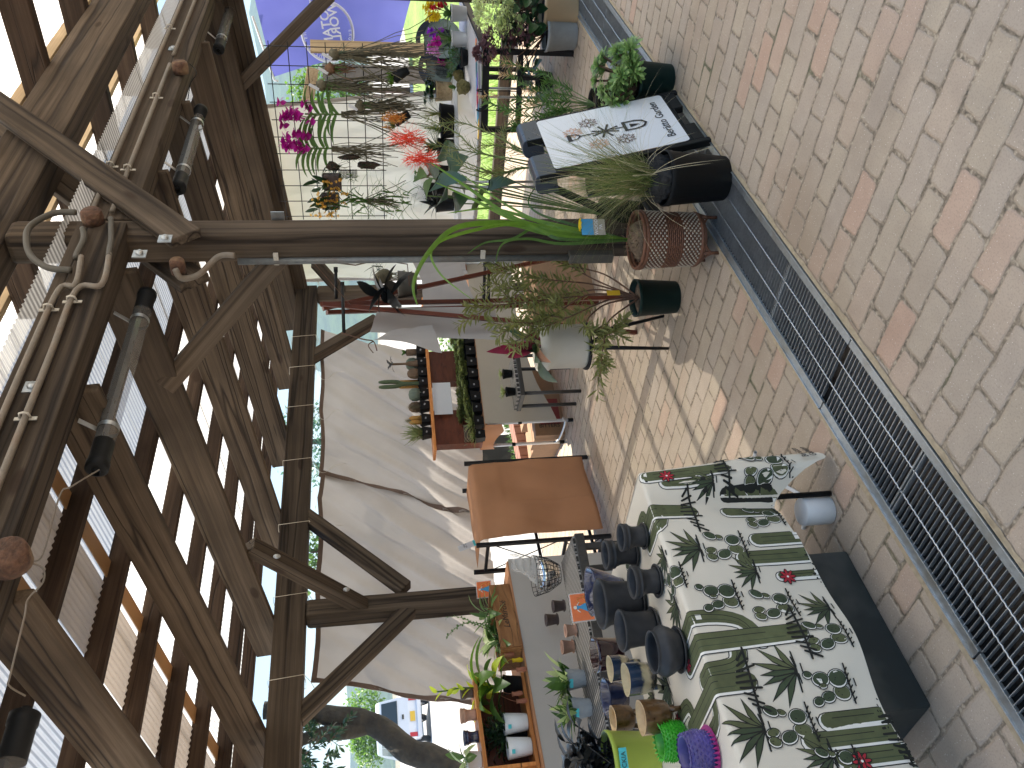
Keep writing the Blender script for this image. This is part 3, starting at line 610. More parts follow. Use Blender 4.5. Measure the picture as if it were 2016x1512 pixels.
def rosette(mb,c,R_,n=22,L=None,w_=None,up=.4,prof='spat',rings=3,axis=V((0,0,1)),mi=0,fold=.15):
    c=V(c); q=V((0,0,1)).rotation_difference(axis); k=0
    for r in range(rings):
        m=max(4,int(n*(1-.22*r)/1)); m=n//rings+2
        for i in range(m):
            az=2*pi*(i/m)+r*.6+k*.1; el=up+ r*(1.25-up)/max(1,rings-.2)
            d=q@azel(az,el); l=R_*(1-.2*r)*rnd(.85,1.1)
            mb.blade(c,d,l,(w_ or R_*.42)*(1-.12*r),droop=.15,n=4,prof=prof,fold=fold,mi=mi,curl=-.2)
def branchlet(mb,pts,nl,L,w_,el=.7,mi=0,prof='grass',start=.15,seed=0,spread=1.,n=3,r0=.003,smi=1,twig=True):
    pts=smooth_line(pts,6); N=len(pts)-1
    if twig: mb.tube(pts,[r0*(1-.7*i/N) for i in range(N+1)],5,mi=smi)
    for i in range(nl):
        t=start+(1-start)*(i/nl); a=t*N; j=min(int(a),N-1); p=pts[j].lerp(pts[j+1],a-j); d=(pts[j+1]-pts[j]).normalized()
        _,s_,u=up_frame(d); ph=i*2.4+rnd(-.3,.3); side=s_*math.cos(ph)+u*math.sin(ph)
        dd=(d*math.cos(el)+side*math.sin(el)*spread).normalized(); mb.blade(p,dd,L*rnd(.75,1.15)*(1-.25*t),w_,droop=.25,n=n,prof=prof,fold=.2,mi=mi,roll=rnd(0,3),curl=rnd(-.5,.3))
def flowerhead(mb,c,r,mi=0,petals=5,nrm=None,cm=None):
    nrm=nrm or azel(rnd(0,6.28),rnd(-.3,.9)); _,a,b=up_frame(nrm,V((.1,.2,1)))
    for k in range(petals):
        an=2*pi*k/petals; d=(a*math.cos(an)+b*math.sin(an)+nrm*.25).normalized(); mb.blade(c,d,r*1.1,r*1.35,droop=.1,n=4,prof='round',fold=.12,mi=mi,curl=-.5)
    if cm is not None: mb.blob(V(c)+nrm*r*.12,r*.22,cm,1,.2)
# ================================================================ CACTUS CLOTH TABLE
zt=.70; yf=2.10; xr=1.845; ybk=2.70; xl=-.3
t=thing('folding_table',(.9,2.4,0),'low table under the cactus print cloth','table')
mb=MB(); mb.box(((xl+xr)/2,(yf+ybk)/2,zt-.02),(xr-xl-.02,ybk-yf-.02,.03)); mb.build('tabletop',MT['white'],t)
for x in (xl+.1,xr-.08):
    for y in (yf+.06,ybk-.06): mb=MB(); mb.tube([(x,y,0),(x,y,zt-.03)],.010,8); mb.build('leg',MT['black'],t)
def hemd(s):   # overhang depth by distance s past the corner (negative: along the front)
    return .47+.22*math.exp(-((s)/.075)**2)+.012*math.sin(s*9)+(0 if s<0 else -.0)
def cloth(u,v,off=0.):
    """u along the front edge (x, past xr it turns the corner), v>0 on the top, v<0 hanging"""
    if v>=0:
        bx=min(u,xr); return V((bx,yf+v,zt+.004+off+.0015*math.sin(u*9+v*7)))
    d=-v; s=u-xr; rr=.012
    wav=(.012*math.sin(u*7.3)+.008*math.sin(u*17+1))*min(1,max(0,d-.019)/.35)*(1+d)
    if s<=0: p=V((u,yf,0)); nr=V((0,-1,0))
    elif s<.05:
        a=s/.05*pi/2; p=V((xr,yf,0)); nr=V((math.sin(a),-math.cos(a),0))
    else: p=V((xr,yf+s-.05,0)); nr=V((1,0,0))
    bul=.004*math.exp(-((s-.02)/.07)**2)*(d/.5)-.035*math.exp(-((s+.13)/.05)**2)*(d/.4)+.03*math.exp(-((s+.05)/.035)**2)*(d/.4)
    if d<.019: a=d/.012; o=rr*math.sin(a)+.0; z=zt+.004-rr*(1-math.cos(a)); return p+nr*(o+off*math.sin(a))+V((0,0,z-0+off*math.cos(a)))
    return p+nr*(rr+wav+bul+off)+V((0,0,zt+.004-rr-(d-.019)))
tc=thing('cactus_tablecloth',(xr,yf,0),'cream tablecloth printed with green cacti, one corner trailing to the bricks','tablecloth')
mb=MB(); us=[xl+(xr-xl)*i/110 for i in range(111)]+[xr+.05*i/5 for i in range(1,6)]+[xr+.05+.6*i/14 for i in range(1,15)]
vs=[];fs=[]; nv=34
for u in us:
    for j in range(nv+1):
        q=j/nv; hd=hemd(u-xr); v=-hd*q**1.0 if j>3 else -.019*j/3; v=-.019-(hd-.019)*(j-3)/(nv-3) if j>3 else v; vs.append(cloth(u,v))
for i in range(len(us)-1):
    for j in range(nv): fs.append((i*(nv+1)+j,(i+1)*(nv+1)+j,(i+1)*(nv+1)+j+1,i*(nv+1)+j+1))
mb.add(vs,fs,0,True)
vs=[cloth(xl+(xr-xl)*i/60,.6*j/10) for i in range(61) for j in range(11)]; fs=[(i*11+j,(i+1)*11+j,(i+1)*11+j+1,i*11+j+1) for i in range(60) for j in range(10)]
mb.add(vs,fs,0,True)
# printed motifs: every stroke is a thin sheet laid on the cloth, in the order it was printed
LAY=[0]
def _put(poly,mi,off):
    bm=bmesh.new(); bm.faces.new([bm.verts.new((p[0],p[1],0)) for p in poly])
    x0=min(p[0] for p in poly);x1=max(p[0] for p in poly);y0=min(p[1] for p in poly);y1=max(p[1] for p in poly)
    cuts=[(V((0,v,0)),V((0,1,0))) for v in [-.002,-.006,-.01,-.014,-.019]+[-.019-.03*k for k in range(1,25)]+[.001] if y0<v<y1]+[(V((k*.03,0,0)),V((1,0,0))) for k in range(-12,90) if x0<k*.03<x1]
    for co,no in cuts:
        bmesh.ops.bisect_plane(bm,geom=bm.verts[:]+bm.edges[:]+bm.faces[:],plane_co=co,plane_no=no)
    for f in bm.faces:
        c=f.calc_center_median()
        if c.y<-hemd(c.x-xr)+.004 : continue
        idx=[]
        for v in f.verts: idx.append(len(mb.v)); mb.v.append(cloth(v.co.x,v.co.y,off))
        mb_fs.append((idx,mi))
    bm.free()
def nextoff(): LAY[0]+=1; return .0007+.00010*LAY[0]
def decal(poly,mi): _put(poly,mi,nextoff())
mb_fs=[]
def cap(pts,wd,mi,rot=0):     # thick round-ended stroke along pts
    pts=[V((p[0],p[1],0)) for p in pts]; L=[];Rr=[]; n=len(pts); off=nextoff()
    W=[(wd[i] if isinstance(wd,(list,tuple)) else wd)/2 for i in range(n)]
    for i,p in enumerate(pts):
        d=(pts[min(i+1,n-1)]-pts[max(i-1,0)]).normalized(); s_=V((-d.y,d.x,0)); L.append(p+s_*W[i]); Rr.append(p-s_*W[i])
    for i in range(n-1): _put([tuple(q)[:2] for q in (L[i],L[i+1],Rr[i+1],Rr[i])],mi,off)
    for p,q,h in ((pts[-1],pts[-2],W[-1]),(pts[0],pts[1],W[0])):
        if h<.0012: continue
        d=(p-q).normalized(); s_=V((-d.y,d.x,0)); _put([tuple(p+s_*h*math.cos(k*pi/6)+d*h*math.sin(k*pi/6))[:2] for k in range(7)],mi,off)
def ell(c,a,b,ang,mi): 
    ca,sa=math.cos(ang),math.sin(ang); decal([(c[0]+a*math.cos(k*pi/8)*ca-b*math.sin(k*pi/8)*sa,c[1]+a*math.cos(k*pi/8)*sa+b*math.sin(k*pi/8)*ca) for k in range(16)],mi)
def flower(c,r):
    LAY[0]=26
    for k in range(8): a=k*pi/4; ell((c[0]+r*.55*math.cos(a),c[1]+r*.55*math.sin(a)),r*.55,r*.25,a,4)
    for k in range(8): a=k*pi/4; ell((c[0]+r*.55*math.cos(a),c[1]+r*.55*math.sin(a)),r*.42,r*.15,a,3)
    ell(c,r*.14,r*.14,0,5)
def agave(c,s,fl=1):
    LAY[0]=0
    for k,(a,l) in enumerate(((150,.95),(20,.8),(128,1.05),(48,1.),(105,.95),(72,1.05),(90,.9))):
        a=R(a)*1.0; d=(math.cos(a)*fl,math.sin(a)); p1=(c[0]+d[0]*.5*l*s+.0,c[1]+d[1]*.5*l*s+.012*s*8*.3); p2=(c[0]+d[0]*l*s,c[1]+d[1]*l*s*.97)
        cap([c,p1,p2],[.012*s*9,.019*s*9,.001],4); cap([(c[0]+d[0]*.06*s,c[1]+d[1]*.06*s),p1,(c[0]+d[0]*.9*l*s,c[1]+d[1]*.88*l*s)],[.006*s*9,.0135*s*9,.001],1 if k%2 else 2)
    for k in range(5): cap([(c[0]+(k-2)*.1*s-.1*s,c[1]-.02*s-abs(k-2)*.015*s),(c[0]+(k-2)*.14*s+.2*s,c[1]-.05*s+(k%2)*.05*s)],.004,4)
    cap([(c[0]-.5*s,c[1]+.02*s),(c[0]+.45*s,c[1]-.05*s)],.005,4); cap([(c[0]-.05*s,c[1]-.16*s),(c[0]+.15*s,c[1]-.17*s)],.004,4)
def pear(c,s,fl=1,v=0):
    LAY[0]=0
    pads=[(-.13,.25,.21,.15,80),(.17,.25,.2,.17,100),(-.26,.62,.2,.14,110),(-.13,.95,.15,.1,100),(-.33,.98,.14,.11,70),(.28,.6,.1,.07,70),(.34,.83,.17,.11,60)] if v==0 else [(-.15,.22,.2,.17,80),(.16,.22,.22,.2,95),(.18,.62,.2,.16,95),(-.22,.58,.16,.12,100),(-.3,.85,.13,.1,110),(.02,.62,.09,.05,90),(.3,.9,.1,.08,80)]
    for x,y,a,b,r in pads:
        q=(c[0]+x*s*fl,c[1]+y*s); an=R(r) if fl>0 else R(180-r); ell(q,a*s+.0028,b*s+.0028,an,4); ell(q,a*s,b*s,an,5); ell((q[0]+.012*s*fl,q[1]-.006*s),a*s*.93,b*s*.88,an,1 if (x*10)%2<1 else 2)
        for k in range(3): ell((q[0]+rnd(-.06,.06)*s,q[1]+rnd(-.08,.08)*s),.0015,.0015,0,4)
    for k in range(6): cap([(c[0]+(k-3)*.12*s,c[1]+.03*s),(c[0]+(k-3)*.13*s+.1*s,c[1]-.06*s)],.004,4)
    cap([(c[0]-.42*s,c[1]+.02*s),(c[0]+.45*s,c[1]-.01*s)],.005,4); cap([(c[0]-.05*s,c[1]-.14*s),(c[0]+.1*s,c[1]-.14*s)],.004,4)
def sag(c,s,arms,w_=.055,fl=None):
    LAY[0]=0
    def stem(pts,wd):
        pts=[(c[0]+x*s,c[1]+y*s) for x,y in pts]; pts=[(p.x,p.y) for p in smooth_line([(a,b,0) for a,b in pts],4)]
        cap(pts,wd+.007,4); cap(pts,wd+.001,5); cap([(x+.004,y-.004) for x,y in pts],wd-.006,1)
        cap([(x-wd*.12,y) for x,y in pts[1:-1]],.0022,2); cap([(x+wd*.22,y) for x,y in pts[2:-1]],.0022,4)
    for a in arms: stem(a,w_*.78)
    stem([(0,0),(0,.5),(0,1)],w_)
    for f in fl or []: flower((c[0]+f[0]*s,c[1]+f[1]*s),.026)
    for k in range(9): cap([(c[0]+(k-4)*.016,c[1]+.03*(1-abs(k-4)/5)),(c[0]+(k-4)*.022,c[1]-.035+.01*(k%3))],.007,4)
    cap([(c[0]-.09,c[1]-.005),(c[0]+.1,c[1]-.02)],.007,4)
def uv(px,py):
    p=GY(px,py,yf-.02); 
    if p.z>zt: q=GZ(px,py,zt); return (q.x,q.y-yf)
    return (p.x,p.z-zt)
random.seed(4)
T=lambda px,py: uv(px,py)
sag((xr-.02,-.30),.27,[[(0,.3),(-.13,.4),(-.13,.8)]],.05,fl=[(-.02,.75)]); pear((xr-.03,-.53),.15,1,0); 
sag(T(1575,1247),.42,[[(-.03,.28),(.14,.36),(.2,.6),(.17,.96),],[(0,.45),(-.17,.5),(-.2,.7),(-.2,.85)]],.062,fl=[(.02,.98)])
sag(T(1478,1341),.36,[[(0,.35),(-.2,.42),(-.2,.75)],[(0,.85),(.17,.9),(.2,1.15)]],.058,fl=[(-.2,.8),(.2,1.2)])
sag(T(1366,1000),.26,[[(0,.4),(-.22,.5),(-.22,.95)],[(0,.75),(.2,.85),(.2,1.25)]],.056)
sag(T(1640,985),.36,[[(0,.4),(.2,.5),(.2,.95)]],.05)
for px,py,s in ((1612,1050,.2),(1612,1085,.24),(1630,1120,.14)): sag((T(px,py)),s,[],.052 if s>.15 else .03,fl=[(-.02,.85)] if s<.15 else None)
for px,py,s in ((1760,1405,.18),(1770,1440,.24),(1800,1478,.19)): sag((T(px,py)),s,[],.05,fl=[(-.05,.75)] if s==.19 else None)
for px,py,s in ((1384,1075,.125),(1497,1118,.10),(1640,1192,.11),(1572,1322,.14),(1512,1432,.14),(1648,1485,.11),(1408,950,.1)): agave(T(px,py),s*.85)
for px,py,s,v in ((1472,1068,.15,0),(1460,1168,.15,1),(1570,1182,.15,0),(1545,1005,.14,0),(1352,1130,.13,1),(1668,1252,.14,0),(1678,1348,.15,1),(1607,1420,.15,0),(1700,1500,.13,0)): pear(T(px,py),s*.82,1,v)
for px,py,s,v in ((1312,1095,.08,2),(1335,1190,.1,2),(1320,1350,.12,2),(1290,1370,.1,2),(1255,1100,.12,0)):
    (agave if v==2 else pear)(T(px,py),s)
pear((xr+.09,-.52),.12,1,0); sag((xr+.12,-.4),.3,[],.05)
for f,mi in mb_fs: mb.f.append(f); mb.m.append(mi); mb.sm.append(False)
mb.build('cloth',[MT['cloth'],MT['gcl'],MT['gcd'],MT['rcl'],MT['kcl'],MT['wcl']],tc)
nrm=V((.5,-.87,0)); xd=V((.87,.5,0))
textmesh('lettering','Berätto\nGarden',.034,MT['ink'],cloth(xr+.018,-.62)+nrm*.004,xd,V((-.1,0,1)),tc,off=.004,shear=.2)
random.seed(11)
# storage box, bucket and hose under the table
t=thing('storage_box',(1.3,2.45,0),'dark grey plastic lidded storage box under the cactus cloth','storage box')
mb=MB(); x0,x1,y0,y1,h=.98,1.60,2.215,2.60,.205
mb.box(((x0+x1)/2,(y0+y1)/2,h/2),(x1-x0-.05,y1-y0-.05,h)); mb.build('box_body',MT['greyb'],t,bevel=.008)
mb=MB(); mb.box(((x0+x1)/2,(y0+y1)/2,h+.012),(x1-x0,y1-y0,.03)); mb.box(((x0+x1)/2,(y0+y1)/2,h+.03),(x1-x0-.07,y1-y0-.07,.012)); mb.build('lid',MT['greyb'],t,bevel=.006)
c=V((1.735,2.215,0)); mb=MB(); mb.lathe([(0,.0),(.045,.0),(.05,.003),(.05,.105),(.046,.11),(0,.11)],c,36); mb.build('white_bucket',MT['white'],None,'white round plastic bucket half hidden behind the trailing cloth corner','bucket',origin=c)
p=[GZ(1487,890,.03),GZ(1486,905,.012),GZ(1492,920,.01),GZ(1502,936,.01),V((1.86,2.3,.01)),V((1.8,2.4,.01))]
mb=MB(); mb.tube(smooth_line(p,6),.0075,10,cap=False); mb.build('white_hose',MT['white'],None,'short bent white plastic hose end sticking out past the cloth','hose')
# ---- pots on the cactus cloth
def cpot(c,prof,mat,label,name='clay_pot',group='charcoal clay pots on the cactus cloth',parts=None,n=44,fn=None,saucer=None):
    c=V(c); t=thing(name,c,label,'pot',group)
    mb=MB(); mb.lathe(prof,c+V((0,0,saucer[1] if saucer else 0)),n,fn=fn); mb.build('body',MT[mat] if isinstance(mat,str) else mat,t)
    if saucer:
        r,h=saucer; mb=MB(); mb.lathe([(0,0),(r*.8,0),(r*.98,h*1.1),(r,h*1.5),(r*.95,h*1.6),(r*.86,h*.9),(0,h*.8)],c,n); mb.build('saucer',MT[mat],t)
    return t
def P1(r,h): return [(0,0),(r*.78,0),(r*.82,h*.06),(r*.74,h*.3),(r*.76,h*.5),(r*.88,h*.66),(r*.98,h*.7),(r*1.0,h*.76),(r*.93,h*.80),(r*.99,h*.84),(r*1.03,h*.96),(r,h),(r*.9,h),(r*.86,h*.9),(r*.7,h*.5),(r*.66,h*.1),(0,h*.08)]
def P2_(r,h): return [(0,0),(r*.8,0),(r*.84,h*.08),(r*.84,h*.5),(r*.9,h*.78),(r*1.02,h*.92),(r*1.04,h*.97),(r,h),(r*.93,h*.98),(r*.82,h*.75),(r*.76,h*.3),(r*.7,h*.08),(0,h*.06)]
def P3_(r,h): return [(0,0),(r*.8,0),(r*.86,h*.1),(r*1.04,h*.35),(r*1.16,h*.58),(r*1.1,h*.72),(r*.93,h*.86),(r*.92,h*.93),(r*.96,h),(r*.9,h),(r*.84,h*.93),(r*.95,h*.7),(r*.9,h*.35),(0,h*.08)]
g2='dark glazed cups and bowls at the back of the cloth'
z7=zt+.006
cpot(GZ(1272,1055,z7),P1(.046,.082),'clay','small charcoal pot with ringed collar, nearest the cloth corner',saucer=(.046,.008))
cpot(GZ(1254,1081,z7)+V((0,.02,0)),P1(.05,.105),'clay','taller charcoal pot with ringed collar, just left of the corner one',saucer=(.055,.008))
cpot(GZ(1298,1143,z7),P1(.051,.085),'clay','charcoal pot with ringed collar and pale torn lining, in the middle of the front row',saucer=(.055,.008))
cpot(GZ(1262,1182,z7)+V((0,.0,0)),P2_(.083,.14),'clay','biggest charcoal pot with a wide smooth mouth, behind the front row',saucer=(.085,.01))
cpot(GZ(1292,1235,z7),P2_(.066,.115),'clay','medium charcoal pot with flared lip beside the biggest one',saucer=(.068,.009))
cpot(GZ(1342,1278,z7),P3_(.066,.085),'clay','squat round-bellied charcoal pot in a saucer at the front edge',saucer=(.07,.009))
cpot(GZ(1232,1140,z7)+V((0,.06,0)),[(0,0),(.04,0),(.045,.02),(.07,.07),(.088,.12),(.09,.127),(.083,.125),(.06,.07),(.03,.03),(0,.02)],'glzb','flared blue-black bowl behind the biggest charcoal pot','glazed_bowl',g2)
cpot(GZ(1228,1268,z7)+V((0,.06,0)),[(0,0),(.05,0),(.056,.01),(.063,.09),(.066,.105),(.06,.105),(.052,.03),(0,.02)],'glzm','glossy maroon cylinder pot with drip glaze','glazed_pot',g2)
cpot(GZ(1236,1361,z7)+V((0,.03,0)),[(0,0),(.04,0),(.05,.03),(.068,.075),(.072,.082),(.064,.08),(.045,.03),(0,.02)],'glzb','shallow blue bowl with pale frosted rim','glazed_bowl',g2)
wob=lambda a,i:1+.05*math.sin(a*3+1)
def cup(c,r,h,mat,inm,label):
    c=V(c); t=thing('footed_cup',c,label,'cup','handmade cups standing on three little feet')
    f=.028; mb=MB(); mb.lathe([(0,f),(r*.6,f),(r*.85,f+h*.12),(r*.98,f+h*.5),(r,f+h)],c,40,fn=wob); mb.build('body',MT[mat],t)
    mb=MB(); mb.lathe([(r,f+h),(r*.93,f+h+.001),(r*.9,f+h*.6),(r*.75,f+h*.2),(0,f+h*.15)],c,40,fn=wob); mb.build('inner_glaze',MT[inm],t)
    for k in range(3): a=k*2.1+.5; mb=MB(); p=c+V((math.cos(a),math.sin(a),0))*r*.55; mb.tube([p+V((0,0,f+.012)),p+V((math.cos(a)*.01,math.sin(a)*.01,.0))],[.011,.007],8); mb.build('foot',MT[mat],t)
cup(GZ(1256,1311,z7),.046,.075,'cup','glzt','blue banded cup with cream inside, the rear one of its pair')
cup(GZ(1304,1330,z7),.052,.095,'cup','glzt','blue banded cup with cream inside, the front one of its pair')
cup(GZ(1262,1410,z7),.047,.075,'glzbr','glzc','brown streaked cup with sandy inside, farther from the edge')
cup(GZ(1334,1405,z7)+V((0,.0,0)),.052,.09,'glzbr','glzc','brown streaked cup with sandy inside, nearer the edge')
# lime planter with black-leaved plant
c=GZ(1292,1480,z7)+V((0,.02,0)); t=potted('lime_planter',c,.092,.165,'lime','lime green planter holding a black-leaved plant at the table end','planter',taper=.8,soilmat='soil')
mb=MB()
random.seed(21)
for k in range(16):
    az=rnd(0,6.28); p=c+V((rnd(-.04,.04),rnd(-.04,.04),.14)); d=azel(az,rnd(.7,1.3)); tip=p+d*rnd(.08,.2); mb.tube([p,tip],.003,5)
    for j in range(6): mb.blade(p.lerp(tip,.35+.13*j),azel(az+j*1.2,rnd(.2,.8)),rnd(.07,.11),.045,droop=.6,n=5,prof='lens',fold=.25)
mb.build('foliage',MT['blackl'],t)
textmesh('lettering','DYCKIA',.022,MT['ink'],c+V((-.52,-.76,0)).normalized()*.096+V((0,0,.135)),V((.8,-.55,0)),V((0,0,1)),t,off=.003)
mb=MB(); q=V((-.45,-.89,0)).normalized(); mb.box(c+q*.0935+V((0,0,.135)),(.002,.075,.026),Matrix((q,V((-q.y,q.x,0)),V((0,0,1)))).transposed()); mb.build('tape_label',MT['cyan'],t)
# spiky 3-D printed pots
def spiky(c,r,h,mat,label,spk,n,m,mat2=None,lean=0.):
    c=V(c); t=thing('spiky_pot',c,label,'pot','bright spiky printed pots')
    mb=MB(); mb.lathe([(0,0),(r*.8,0),(r*.95,h*.15),(r*1.05,h*.5),(r*.98,h*.85),(r*.9,h),(r*.78,h),(r*.85,h*.5),(r*.7,h*.1),(0,h*.08)],c,40); mb.build('body',MT[mat],t)
    mb=MB()
    for i in range(m):
        for j in range(n):
            a=2*pi*(j+.5*(i%2))/n; z=h*(.06+.93*i/(m-1)); rr=r*(1.03-.13*abs(i/(m-1)-.5)*2)
            p=c+V((math.cos(a)*rr,math.sin(a)*rr,z)); o=V((math.cos(a),math.sin(a),.25 if lean==0 else lean)).normalized(); s_=V((-math.sin(a),math.cos(a),0)); w_=pi*r/n*.95; hz=h/m*.55
            mb.add([p-s_*w_,p+V((0,0,-hz)),p+s_*w_,p+V((0,0,hz)),p+o*spk],[(0,1,4),(1,2,4),(2,3,4),(3,0,4)])
    mb.build('spikes',MT[mat],t)
    return t
spiky(GZ(1352,1446,z7)+V((.0,.03,0)),.052,.078,'pgrn','bright green spiky pot with curled thorns',.014,22,9,lean=.7)
t=spiky(GZ(1404,1474,z7)+V((0,.012,0)),.056,.082,'ppur','purple studded pot with a magenta foot ring, at the cloth edge',.006,20,9)
mb=MB(); c=V(t.location)
for k in range(30): a=2*pi*k/30; o=V((math.cos(a),math.sin(a),0)); s_=V((-o.y,o.x,0)); p=c+o*.058; mb.add([p-s_*.007,p+s_*.007,p+o*.012+V((0,0,.006)),p+V((0,0,.02))],[(0,1,2),(1,3,2),(0,2,3)])
mb.build('foot_ring',MT['ppink'],t)
# ================================================================ RATTAN TABLE, BASKET, SMALL POTS
fx0=V((1.70,3.74,0)); fx1=V((2.70,3.49,0)); fd=(fx1-fx0).normalized(); fb=V((-fd.y,fd.x,0)); zr=.575
t=thing('rattan_table',(2.2,3.8,0),'dark rattan-look side table with ribbed rim behind the cactus cloth','table')
Rt=Matrix((fd,fb,V((0,0,1)))).transposed()
mb=MB(); mb.box((fx0+fx1)/2+fb*.19+V((0,0,zr-.006)),(1.0,.36,.012),Rt); mb.build('tabletop',MT['weave'],t)
mb=MB(); mb.box((fx0+fx1)/2+fb*.19+V((0,0,zr-.036)),(1.02,.39,.05),Rt)
for k in range(46): mb.box(fx0+fd*(.02+k*.0213)+V((0,0,zr-.036)),(.012,.012,.05),Rt)
mb.build('rim',MT['rattan'],t,bevel=.004)
for a,b in ((.04,.03),(.96,.03),(.04,.35),(.96,.35)): p=fx0+fd*a+fb*b; mb=MB(); mb.box((p.x,p.y,(zr-.06)/2),(.03,.03,zr-.06),Rt); mb.build('leg',MT['rattan'],t)
def mini(px,py,r,h,mat,label,z=zr,dy=0): 
    c=GZ(px,py,z)+V((0,dy,0)); t=thing('mini_pot',c,label,'pot','small clay pots on the rattan table'); mb=MB(); pot_mesh(mb,c,r,h,.72,.003,24); mb.build('body',MT[mat],t); mb=MB(); mb.lathe([(0,0),(r*.85,0),(r*1.0,.008),(r*.9,.008),(0,.004)],c,24); mb.build('saucer',MT[mat],t)
mini(1112,1192,.035,.07,'dterra','small dark brown clay pot beside the wire basket'); mini(1100,1213,.036,.075,'dterra','small dark brown clay pot left of its twin',dy=.03)
mini(1135,1240,.034,.062,'terra','small pale terracotta pot on the right of its pair'); mini(1130,1272,.038,.068,'terra','pale terracotta pot with a white price label'); 
def facet(px,py,r,h,label,z,plant,dy=0,n=12,mat='gpot'):
    c=GZ(px,py,z)+V((0,dy,0)); t=thing('faceted_planter',c,label,'planter','pale planters with leafy plants'); mb=MB(); vs=[];fs=[]; m=5
    for i in range(m+1):
        for k in range(n): a=2*pi*(k+.5*i)/n; rr=r*(.72+.28*i/m); vs.append(c+V((rr*math.cos(a),rr*math.sin(a),h*i/m)))
    for i in range(m):
        for k in range(n): a=i*n+k;b=i*n+(k+1)%n;d=(i+1)*n+k;e=(i+1)*n+(k-1)%n; fs.append((a,b,d)); fs.append((a,d,e))
    mb.add(vs,fs); mb.lathe([(r*.93,h),(r*.9,h*.7),(0,h*.7)],c,24); mb.build('pot',MT[mat],t)
    mb=MB(); mb.box(c+V((-.75,-.66,0)).normalized()*r*.97+V((0,0,h*.8)),(.002,.045,.018),Matrix.Rotation(R(41),3,'Z')); mb.build('tape_label',MT['cyan'],t)
    mb=MB(); random.seed(int(px))
    for k in range(46):
        p=c+V((rnd(-r,r)*.8,rnd(-r,r)*.8,h*.75)); az=rnd(0,6.28); mb.blade(p,azel(az,rnd(.5,1.4)),rnd(.06,.16),rnd(.022,.045),droop=rnd(.3,1.2),n=5,prof='lens',fold=.2,mi=k%2)
    mb.build('foliage',[MT['pgreen'],MT['green_']],t)
facet(1150,1335,.058,.1,'grey faceted planter with pale leaves, right of its twin',zr,0); facet(1162,1392,.058,.1,'grey faceted planter with pale leaves, left of its twin',zr,0)
# orange picture card in a clear holder
def card(px,py,z,yy,w_,h,label,d=V((.93,-.35,0)),bg='orange'):
    c=GY(px,py,yy); d=V(d).normalized(); nn=V((d.y,-d.x,0)); up=(V((0,0,1))-nn*.18).normalized(); rot=Matrix((d,nn,up)).transposed()
    t=thing('picture_card',c-up*h/2,label,'card','orange picture cards in clear stands')
    mb=MB(); mb.box(c,(w_,.003,h),rot); mb.build('card',MT[bg],t)
    mb=MB(); mb.box(c-nn*.003+up*.0,(w_+.012,.002,h+.012),rot); mb.build('clear_stand',MT['tape'],t)
    P=lambda x,y,o: c+d*x*w_+up*y*h+nn*(.0022+o)
    mb=MB(); mb.add([P(-.04,.12,.001),P(.04,.12,.001),P(.22,-.42,.001),P(-.28,-.45,.001)],[(0,1,2,3)]); mb.add([P(-.09,.25,.001),P(.08,.25,.001),P(.04,.1,.0012),P(-.04,.1,.0012)],[(0,1,2,3)]); mb.build('dress_print',MT['blue'],t)
    mb=MB(); mb.disc(P(0,.33,.001),w_*.07,10,nrm=nn); mb.tube([P(-.09,.24,.001),P(-.2,.1,.001)],.0022,5); mb.tube([P(.08,.24,.001),P(.18,.12,.001)],.0022,5); mb.build('figure_print',MT['skin'],t)
    mb=MB(); mb.tube([P(.25+.12*math.cos(a),-.1+.3*math.sin(a),.001) for a in [k*.5 for k in range(12)]],.0014,5); mb.tube([P(.33+.1*math.cos(a),-.25+.16*math.sin(a),.001) for a in [k*.5 for k in range(12)]],.0012,5); mb.build('swirl_print',MT['oran'],t)
card(1146,1195,0,3.35,.125,.1,'orange card with a woman in a blue polka-dot dress, beside the charcoal pots')
card(953,1160,0,4.55,.10,.09,'orange card with a blue dress figure above the wooden crate')
# wire basket with bag and foil lantern
c=GZ(1105,1115,zr)+V((.0,.07,0)); t=thing('wire_basket',c,'black wire mesh basket holding a crumpled clear bag','basket')
mb=MB()
for k in range(20):
    a=2*pi*k/20; mb.tube([c+V((math.cos(a)*.055,math.sin(a)*.055,.004)),c+V((math.cos(a)*.095,math.sin(a)*.095,.07)),c+V((math.cos(a)*.115,math.sin(a)*.115,.15))],.0016,5)
for j in range(8): r=.055+.06*(j/7)**.8; z=.004+.146*j/7; mb.tube([c+V((math.cos(a)*r,math.sin(a)*r,z)) for a in [2*pi*k/28 for k in range(29)]],.0016,5)
mb.build('mesh',MT['blackm'],t)
mb=MB(); mb.lathe([(0,.01),(.05,.012),(.078,.07),(.085,.12),(.07,.128),(0,.13)],c,30,fn=lambda a,i:1+.06*math.sin(a*5)); mb.build('foil_dish',MT['mirror'],None,'shiny silver foil dish lying inside the wire basket','dish',origin=c)
mb=MB(); vs=[];N=16
for i in range(N+1):
    for j in range(N+1):
        u=i/N-.5;v=j/N; p=c+fd*(u*.2*(1-.35*v))+V((0,0,.1+v*.17))+fb*(.03*math.sin(u*9+v*5)+.05*mnoise.noise(V((u*5,v*5,1))))+fd*(.12*v); vs.append(p)
mb.add(vs,[(i*(N+1)+j,(i+1)*(N+1)+j,(i+1)*(N+1)+j+1,i*(N+1)+j+1) for i in range(N) for j in range(N)],0,False); mb.build('plastic_bag',MT['tape'],None,'crumpled clear plastic bag standing out of the wire basket','bag')
